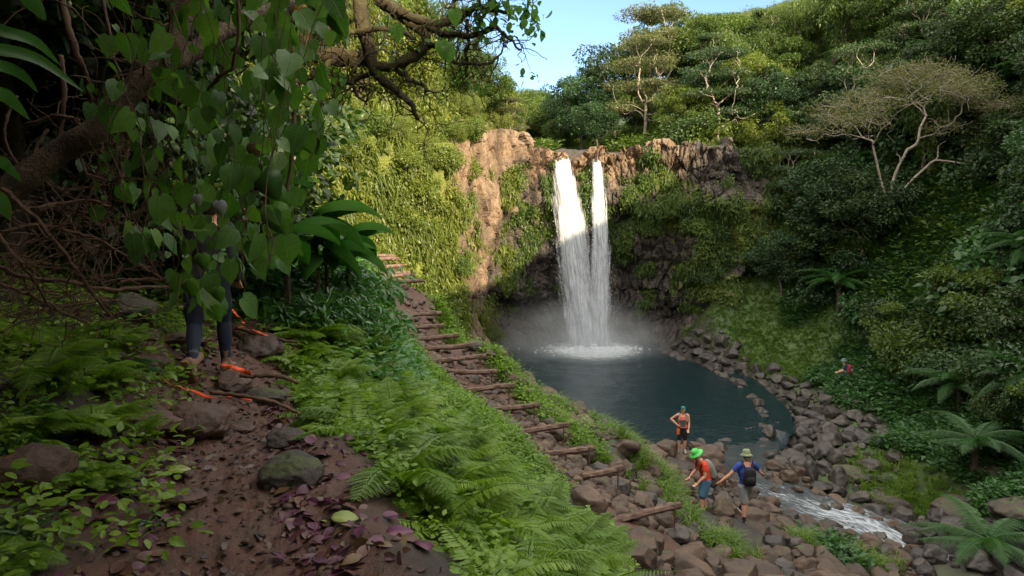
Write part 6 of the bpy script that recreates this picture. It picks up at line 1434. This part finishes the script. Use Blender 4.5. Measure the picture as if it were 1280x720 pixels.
def foot_shoe(par, ank, d, mat, solem, up=(0, 0, 1), high=.06, nm='shoe'):
    d = nrm(np.array(d, float)); u = np.array(up, float); u = nrm(u - d * u.dot(d)); s = np.cross(d, u); a = np.array(ank, float); mb = MB()
    c = a - u * .045; R = [(-.085, .028, .035), (-.07, .036, .045), (-.02, .040, .052), (.05, .043, .042), (.11, .047, .032), (.16, .040, .026), (.185, .024, .018)]
    loft(mb, [(c + d * q - u * (.052 - h) , s * w_, u * h) for q, w_, h in R], .5, 14); seg(mb, a + u * high, a - u * .03, [.048, .046, .05]); sh = solidify_mesh(mb, nm, mat, par, .009, 2)
    ms = MB(); loft(ms, [(c + d * (q * 1.03) - u * .058, s * (w_ + .006), u * .014) for q, w_, h in R], .5, 14); ms.build('sole', solem, sh, True)
def head(par, body, c, face, up=(0, 0, 1), hair=(.05, .03, .02), hairstyle='short'):
    """adds head to body loft; returns basis"""
    f = nrm(np.array(face, float)); u = np.array(up, float); u = nrm(u - f * u.dot(f)); s = np.cross(f, u); c = np.array(c, float)
    loft(body, [(c - u * .125 + f * .02, s * .03, f * .035), (c - u * .10 + f * .015, s * .052, f * .066), (c - u * .05 + f * .006, s * .068, f * .088), (c, s * .075, f * .095), (c + u * .05, s * .074, f * .094), (c + u * .09, s * .058, f * .075), (c + u * .115, s * .028, f * .04)], .5, 16)
    loft(body, [(c + u * .005 + f * .088, s * .008, u * .01), (c - u * .025 + f * .108, s * .014, u * .012), (c - u * .035 + f * .092, s * .012, u * .008)], .5, 8)      # nose
    for q in (-1, 1): loft(body, [(c + s * q * .070 - u * .01, f * .016, u * .030), (c + s * q * .086 - u * .01, f * .014, u * .028)], .5, 8)
    for q in (-1, 1):
        me = MB(); V, Fc = icos(2); me.add(V * .0105 + c + f * .086 + s * q * .031 + u * .012, [Fc]); me.build('eye', M_eye, par, True)
    ml = MB(); tube(ml, np.array([c + f * .088 - u * .062 - s * .022, c + f * .096 - u * .060, c + f * .088 - u * .062 + s * .022]), [.003, .006, .003], 6); ml.build('mouth', M_lip, par, True)
    return c, f, u, s
M_eye = solidmat('eye', (.03, .02, .02), rough=.2, bump=0); M_lip = solidmat('lip', (.32, .10, .08), rough=.5, bump=0)
def hair_cap(par, b, col, low=.0, back=.02, bun=None):
    c, f, u, s = b; mb = MB(); loft(mb, [(c - u * (.05 + low) - f * .045, s * .06, f * .05), (c - u * .01 - f * .022, s * .080, f * .083), (c + u * .05 - f * .012, s * .081, f * .092), (c + u * .095 - f * .006, s * .063, f * .078), (c + u * .125, s * .03, f * .04)], .5, 16)
    if bun is not None: V, Fc = icos(2); mb.add(V * bun[3] + c + s * bun[0] + f * bun[1] + u * bun[2], [Fc])
    solidify_mesh(mb, 'hair', cloth('hair', col), par, .009, 2)
def hat(par, b, col, brim=.065, drop=.03, nm='sun_hat'):
    c, f, u, s = b; mb = MB(); k = 20; a = np.linspace(0, 2 * math.pi, k, endpoint=False)
    prof = [(.02, .142), (.055, .138), (.078, .118), (.086, .075), (.0875, .045), (.088 + brim * .5, .045 - drop * .4), (.088 + brim, .045 - drop), (.085 + brim, .039 - drop), (.084, .036), (.08, .06)]
    V = np.array([c + s * r_ * np.cos(q) + f * r_ * 1.15 * np.sin(q) + u * (h + .006 * math.sin(3 * q + i)) for i, (r_, h) in enumerate(prof) for q in a]); i = np.arange(len(prof) - 1)[:, None] * k; j = np.arange(k)[None]; j2 = (j + 1) % k
    Fq = np.stack([i + j, i + j2, i + k + j2, i + k + j], 2).reshape(-1, 4); V = np.vstack([V, c + u * .144]); jj = np.arange(k); mb.add(V, [Fq, np.stack([(jj + 1) % k, jj, np.full(k, len(V) - 1)], 1)]); mb.build(nm, cloth(nm, col), par, True)
def torso(mb, pel, chest, neck, side, g=0, lo=0, hi=1.0, wk=1.0):
    pel, chest, neck = (np.array(q, float) for q in (pel, chest, neck)); P = spline([pel - (chest - pel) * .15, pel, (pel + chest) / 2, chest, neck], 33); S_ = nrm(np.array(side, float)); T = np.gradient(P, axis=0); T = nrm(T); fr = nrm(np.cross(T, S_[None])); t = np.linspace(0, 1, 33)
    hw = np.interp(t, [0, .15, .3, .45, .6, .75, .86, .93, 1], [.11, .16, .165, .14, .148, .168, .15, .09, .055]) * wk; hd = np.interp(t, [0, .15, .3, .45, .6, .75, .86, .93, 1], [.085, .11, .115, .098, .108, .115, .09, .065, .052])
    rg = [(P[i], S_ * (hw[i] + g), fr[i] * (hd[i] + g)) for i in range(33) if lo <= t[i] <= hi]; loft(mb, rg, .5, 20); return P, fr
def person(loc, rz, J, wear, label, sc=1.0, face=(0, 1, 0), hup=(0, 0, 1)):
    e = empty('person', loc, rz); e.scale = (sc,) * 3; J = {k: np.array(v, float) for k, v in J.items()}; mb = MB(); side = J['rs'] - J['ls']
    torso(mb, J['pel'], J['chest'], J['neck'], side, wk=wear.get('wk', 1)); seg(mb, J['neck'] - [0, 0, .05], J['head'] - [0, 0, .06], [.056, .052, .052])
    for q in 'lr':
        seg(mb, J[q + 's'], J[q + 'e'], [.052, .05, .045, .038]); seg(mb, J[q + 'e'], J[q + 'w'], [.038, .042, .034, .026]); hd = J[q + 'w'] - J[q + 'e']; hand(mb, J[q + 'w'], hd, wear.get('palm', {}).get(q, (0, 1, 0) if q == 'r' else (0, 1, 0)), .5, 1, 1 if q == 'l' else -1)
        seg(mb, J[q + 'h'], J[q + 'k'], [.088, .086, .074, .058]); k, a = J[q + 'k'], J[q + 'a']; seg(mb, k, a, [.056, .060, .056, .044, .035]); seg(mb, a, a + nrm(np.array(wear['toe'][q], float)) * .10 - nrm(np.array(wear.get('fup', {}).get(q, (0, 0, 1)), float)) * .035, [.030, .028, .024, .018])
        seg(mb, J[q + 's'] + (J['neck'] - J[q + 's']) * .35, J[q + 's'], [.055, .056])
    b = head(e, mb, J['head'], face, hup); solidify_mesh(mb, 'body', SKIN, e, .0075, 3)
    if 'shirt' in wear:
        ms = MB(); torso(ms, J['pel'], J['chest'], J['neck'], side, .014, .12, .92, wear.get('wk', 1)); sl_k = wear.get('sleeve', .6)
        for q in 'lr':
            if sl_k > 0: seg(ms, J[q + 's'] + (J['neck'] - J[q + 's']) * .3, J[q + 's'], [.066, .068]); seg(ms, J[q + 's'], J[q + 's'] + (J[q + 'e'] - J[q + 's']) * min(sl_k, 1), [.066, .066, .064, .060])
            if sl_k > 1: seg(ms, J[q + 'e'], J[q + 'w'], [.052, .052, .046, .04])
        solidify_mesh(ms, 'shirt', wear['shirt'], e, .009, 4)
    if 'shorts' in wear:
        ms = MB(); torso(ms, J['pel'], J['chest'], J['neck'], side, .017, 0, .34, wear.get('wk', 1))
        lk = wear.get('short_len', .8)
        for q in 'lr':
            seg(ms, J[q + 'h'] + [0, 0, .03], J[q + 'h'] + (J[q + 'k'] - J[q + 'h']) * min(1, lk), [.105, .106, .100, .098 if lk < 1 else .072])
            if lk > 1: seg(ms, J[q + 'k'], J[q + 'k'] + (J[q + 'a'] - J[q + 'k']) * (lk - 1), [.066, .070, .066, .054, .047])
        solidify_mesh(ms, wear.get('short_name', 'shorts'), wear['shorts'], e, .009, 3)
    for q in 'lr': foot_shoe(e, J[q + 'a'], wear['toe'][q], wear['shoe'], wear['sole'], wear.get('fup', {}).get(q, (0, 0, 1)), wear.get('high', .04), wear.get('shoe_name', 'shoe'))
    tag(e, label, 'person', 'hikers'); return e, b
def backpack(loc, rz, c, J, back, mat, label, size=(.14, .10, .24), sc=1.0, strap=None, pocket=None):
    e = empty('backpack', loc, rz); e.scale = (sc,) * 3; c = np.array(c, float); bk = nrm(np.array(back, float)); side = nrm(np.array(J['rs'], float) - np.array(J['ls'], float)); up = nrm(np.cross(side, -bk)) ; up = up if up[2] > 0 else -up; w_, d_, h_ = size; mb = MB(); k = 20; a = np.linspace(0, 2 * math.pi, k, endpoint=False); sx = np.sign(np.cos(a)) * np.abs(np.cos(a)) ** .6; sy_ = np.sign(np.sin(a)) * np.abs(np.sin(a)) ** .6; V = []; zs = [-1, -.93, -.6, -.1, .4, .8, .96, 1]; ks = [.7, .92, 1, 1, .96, .85, .6, .35]
    for z, q in zip(zs, ks): V.append(c + side * (sx * w_ * q)[:, None] + bk * (sy_ * d_ * q * (1 - .15 * z))[:, None] + up * (z * h_))
    V = np.vstack(V + [c[None] - up * h_, c[None] + up * h_]); n = len(zs); i = np.arange(n - 1)[:, None] * k; j = np.arange(k)[None]; j2 = (j + 1) % k; jj = np.arange(k); mb.add(V, [np.stack([i + j, i + j2, i + k + j2, i + k + j], 2).reshape(-1, 4), np.vstack([np.stack([(jj + 1) % k, jj, np.full(k, n * k)], 1), np.stack([(n - 1) * k + jj, (n - 1) * k + (jj + 1) % k, np.full(k, n * k + 1)], 1)])]); mb.build('bag', mat, e, True)
    mp = MB(); loft(mp, [(c + bk * (d_ * .8) - up * h_ * .7, side * w_ * .6, bk * .02), (c + bk * (d_ * .95) - up * h_ * .55, side * w_ * .75, bk * .05), (c + bk * (d_ * .95) - up * h_ * .05, side * w_ * .75, bk * .045), (c + bk * (d_ * .85) + up * h_ * .12, side * w_ * .6, bk * .02)], .5, 14); mp.build('pocket', pocket or mat, e, True)
    for q, s_ in (('l', -1), ('r', 1)):
        S_ = np.array(J[q + 's'], float); P = spline([c + up * h_ * .8 + side * s_ * w_ * .5 - bk * d_ * .6, S_ + np.array([0, 0, .075]) - side * s_ * .05, S_ - bk * .10 - side * s_ * .05 - up * .05, S_ - bk * .13 - up * .22 - side * s_ * .04, c - up * h_ * .75 + side * s_ * w_ * .95 - bk * d_ * .5], 26); ms = MB(); T, N, B = frames(P); sd = np.tile(side * .02, (26, 1)); V = np.vstack([P + sd, P - sd, P - sd + B * .004, P + sd + B * .004]); i = np.arange(25); q4 = [np.stack([i + 26 * a_, i + 1 + 26 * a_, i + 1 + 26 * ((a_ + 1) % 4), i + 26 * ((a_ + 1) % 4)], 1) for a_ in range(4)]; ms.add(V, [np.vstack(q4)]); ms.build('strap', strap or mat, e, True)
    tag(e, label, 'backpack'); return e
BLK = cloth('black_cloth', (.015, .015, .018)); GREY = cloth('grey_cloth', (.22, .23, .24)); SOLE = cloth('sole_rubber', (.30, .17, .09)); DSOLE = cloth('dark_sole', (.03, .03, .03)); WSOLE = cloth('white_sole', (.6, .6, .58)); BROWN = cloth('brown_leather', (.22, .14, .095), (.14, .09, .06))
# --- hiker walking away on the trail
g0 = W(252, 478, 6.15); z0 = 7.36
J = dict(pel=(-.02,.30,.93), chest=(-.01,.36,1.25), neck=(0,.40,1.46), head=(0,.43,1.62), ls=(-.18,.38,1.41), rs=(.18,.38,1.41), le=(-.24,.44,1.12), lw=(-.20,.62,.98), re=(.24,.28,1.13), rw=(.22,.42,.92),
         lh=(-.11,.28,.90), lk=(-.13,.24,.50), la=(-.02,-.06,.20), rh=(.07,.32,.90), rk=(.075,.42,.52), ra=(.085,.40,.12))
NAVY = cloth('navy_leggings', (.012, .018, .035), (.02, .028, .05)); HSHIRT = cloth('charcoal_shirt', (.03, .035, .04)); LEG = cloth('sock', (.10, .11, .13))
e, b = person((g0[0] - .02, g0[1], z0), 0, J, dict(shirt=HSHIRT, sleeve=2, shorts=NAVY, short_len=1.95, short_name='leggings', shoe=BROWN, sole=SOLE, high=.11, shoe_name='boot', toe=dict(l=(.12, .35, -.95), r=(0, 1, 0)), fup=dict(l=(.1, .9, .38), r=(0, 0, 1))),
       'hiker in dark blue leggings and brown boots walking away under the hanging leaves'); hair_cap(e, b, (.03, .02, .015), .03)
zf = hgt(g0[0] + .07, g0[1] + .45); e.location.z = zf + .02
for q, a_, b_ in (('l', J['la'], J['lk']), ('r', J['ra'], J['rk'])):
    a_ = np.array(a_); b_ = np.array(b_); ms = MB(); v = b_ - a_; v /= np.linalg.norm(v); seg(ms, a_ + v * .09, a_ + v * .16, [.052, .053, .052]); ms.build('sock', LEG, e, True)
# --- teal cap hiker at the pool
c1 = W(852, 573, 23.9); TEAL = (.02, .20, .17)
J = dict(pel=(0,0,.93), chest=(0,.0,1.24), neck=(0,-.01,1.46), head=(.0,.03,1.62), ls=(-.18,0,1.41), rs=(.18,0,1.41), re=(.42,-.06,1.22), rw=(.20,.10,1.06), le=(-.23,.02,1.14), lw=(-.20,.16,.93), lh=(-.09,0,.9), rh=(.09,0,.9), lk=(-.10,.03,.5), rk=(.11,.03,.5), la=(-.10,-.02,.09), ra=(.12,-.02,.09))
z1 = hgt(5.55, 23.9) + .62 * .85 * .70; PEACH = cloth('coral_top', (.62, .16, .08))
x1, y1 = c1[0], 23.9; z1 = max(c1[2], .2)
TIGHT = dict(shirt=PEACH, sleeve=0, shorts=BLK, short_len=1.08, short_name='knee_tights', shoe=GREY, sole=DSOLE, toe=dict(l=(-.2, 1, 0), r=(.25, 1, 0)), palm=dict(r=(-1, 0, 0)))
e, b = person((x1, y1, z1), rad(170), J, TIGHT, 'hiker in coral top and teal cap standing hand on hip at the pool', .98, face=(-.35, .9, -.25))
hair_cap(e, b, (.10, .06, .03), .02, bun=(0, -.09, .0, .035)); bb = b; cp = MB(); c, f, u, s = b; loft(cp, [(c + u * .03 - f * .01, s * .086, f * .1), (c + u * .075 - f * .01, s * .082, f * .096), (c + u * .115, s * .06, f * .07), (c + u * .135, s * .025, f * .03)], .5, 16); cp.build('cap', cloth('teal_cap', TEAL), e, True)
ms = MB(); torso(ms, J['pel'], J['chest'], J['neck'], (1, 0, 0), .03, .34, .8, .72); solidify_mesh(ms, 'vest', cloth('grey_vest', (.09, .10, .11)), e, .01, 3)
ms = MB(); seg(ms, (.115,.015,.90), (.115,.03,.68), [.095,.092,.085]); solidify_mesh(ms, 'orange_panel', cloth('orange_panel', (.8, .14, .03)), e, .01, 2)
backpack((x1, y1, z1), rad(170), (0, -.17, 1.24), J, (0, -1, 0), GREY, 'small grey backpack worn by the teal capped hiker', (.12, .07, .17), .98)
# --- green hat hiker
c2 = W(880, 643, 16.8); z2 = c2[2] - .02
J = dict(pel=(0,-.02,.92), chest=(0,.06,1.22), neck=(0,.15,1.42), head=(0,.25,1.555), ls=(-.18,.12,1.36), rs=(.18,.12,1.36), re=(.21,.14,1.08), rw=(.17,.32,.93), le=(-.23,.12,1.08), lw=(-.20,.28,.92), lh=(-.09,-.02,.88), rh=(.09,-.02,.88), lk=(-.10,.12,.50), rk=(.11,.02,.48), la=(-.10,.10,.09), ra=(.12,-.12,.09))
RED = cloth('red_orange_shirt', (.80, .075, .035)); BLUE = cloth('blue_shorts', (.045, .12, .21), (.06, .16, .27)); LIME = (.10, .52, .12)
hgtz = z2
e, b = person((c2[0], c2[1], z2), rad(100), J, dict(shirt=RED, sleeve=.55, shorts=BLUE, short_len=.92, shoe=BLK, sole=DSOLE, toe=dict(l=(-.1, 1, 0), r=(.1, 1, 0))), 'hiker in red orange shirt, blue shorts and lime green hat looking down at the rocks', 1.06, face=(0, .85, -.55), hup=(0, .55, .85))
hair_cap(e, b, (.12, .08, .05)); hat(e, b, LIME, .07, .035)
backpack((c2[0], c2[1], z2), rad(100), (0, -.12, 1.16), J, (0, -.85, .35), cloth('pack_grey', (.13, .14, .14), (.22, .22, .2)), 'grey and black backpack worn by the hiker in the lime green hat', (.15, .10, .24), 1.06, BLK, BLK)
# --- hiker with grey shorts
c3 = W(931, 653, 16.1)
J = dict(pel=(0,0,.92), chest=(.0,.02,1.22), neck=(.0,.03,1.44), head=(0,.06,1.59), ls=(-.185,.02,1.38), rs=(.185,.02,1.38), le=(-.38,.05,1.14), lw=(-.55,.12,.96), re=(.36,.10,1.16), rw=(.50,.28,1.04), lh=(-.09,0,.88), rh=(.09,0,.88), lk=(-.02,.04,.48), rk=(.10,.30,.56), la=(-.03,-.02,.10), ra=(.09,.42,.20))
KH = (.20, .25, .14)
e, b = person((c3[0], c3[1], c3[2] - .02), rad(4), J, dict(shirt=cloth('royal_blue_shirt', (.03, .07, .32)), sleeve=.5, shorts=cloth('light_grey_shorts', (.36, .38, .38), (.27, .29, .30)), short_len=.95, shoe=BLK, sole=WSOLE, high=.05, toe=dict(l=(.35, .95, 0), r=(.1, 1, 0))), 'hiker in blue shirt, light grey shorts and khaki bucket hat balancing over boulders', 1.08, face=(0, 1, -.2))
hair_cap(e, b, (.22, .15, .10), .05); hat(e, b, KH, .05, .045, 'bucket_hat')
backpack((c3[0], c3[1], c3[2] - .02), rad(4), (0, -.17, 1.17), J, (0, -1, 0), BLK, 'small black backpack worn by the hiker in the khaki hat', (.135, .085, .2), 1.08)
# --- far hiker
Y4 = min(np.arange(26, 38, .1), key=lambda q: abs(float(PX((1058 - 640) / F * (q * ct + .9), q, hgt((1058 - 640) / F * (q * ct + .9), q))[1]) - 482)); x4 = (1058 - 640) / F * (Y4 * ct + .9); z4 = hgt(x4, Y4) - .25; print('far hiker', Y4)
J = dict(pel=(0,0,.92), chest=(0,.06,1.22), neck=(0,.10,1.43), head=(0,.14,1.58), ls=(-.18,.08,1.38), rs=(.18,.08,1.38), le=(-.25,.15,1.12), lw=(-.2,.35,1.02), re=(.25,.12,1.12), rw=(.2,.34,1.0), lh=(-.09,0,.88), rh=(.09,0,.88), lk=(-.1,.1,.5), rk=(.1,-.02,.5), la=(-.1,.05,.1), ra=(.1,-.15,.1))
e, b = person((x4, Y4, z4 - .05), rad(60), J, dict(shirt=cloth('dark_teal_shirt', (.02, .07, .08)), sleeve=.6, shorts=BLK, short_len=.9, shoe=BLK, sole=DSOLE, toe=dict(l=(0, 1, 0), r=(0, 1, 0))), 'far small hiker in dark teal shirt climbing the green slope right of the pool', .95); hair_cap(e, b, (.05, .03, .02)); hat(e, b, (.12, .2, .2), .05)
backpack((x4, Y4, z4 - .05), rad(60), (0, -.14, 1.18), J, (0, -1, 0), cloth('crimson_pack', (.25, .02, .05)), 'crimson and white backpack on the far small hiker', (.16, .12, .25), .95, None, cloth('white_pocket', (.7, .7, .72)))
# boulders the hikers stand on
for x, y, z, s, l in ((c2[0] + .05, c2[1] + .05, z2, .5, 'brown boulder under the feet of the lime hatted hiker'), (c3[0] + .05, c3[1] + .12, c3[2] - .02, .55, 'broad brown boulder under the shoe of the hiker in grey shorts'), (x1, y1, z1, .55, 'brown boulder right beneath the teal capped hiker')):
    o = put_rock(RB, x, y, s, l, 'large boulders among the stone pile', z=z - 1.0 * s * .6, sc=(1.2, 1.1, .8), rz=1.0, sink=.5); V = np.array([v.co[:] for v in o.data.vertices]); o.rotation_euler = (0, 0, 1.0); m_ = (np.hypot(V[:, 0], V[:, 1]) < .35); o.location.z = z + .02 - V[m_, 2].max() * o.scale[2]
# ------------------------------------------------------------------ tell small families of look-alikes apart by their place
bpy.context.view_layer.update()
fam = {}
for o in COL.objects:
    if o.parent is None and o.get('group') and o.get('label'): fam.setdefault(o['label'], []).append(o)
NUM = {2: 'two', 3: 'three', 4: 'four', 5: 'five', 6: 'six', 7: 'seven', 8: 'eight', 9: 'nine'}; OR = ['leftmost', 'second from left', 'third from left', 'fourth from left', 'fifth from left', 'sixth from left', 'seventh from left', 'eighth from left']
for l, os_ in fam.items():
    n = len(os_)
    if not 2 <= n <= 9: continue
    q = [PX(o.location.x, o.location.y, o.location.z)[0] for o in os_]
    for k, i in enumerate(np.argsort(q)):
        w_ = 'rightmost' if k == n - 1 else OR[k]; s_ = f'{l}, {w_} of {NUM[n]}'
        if len(s_.replace(',', '').split()) <= 16: os_[i]['label'] = s_
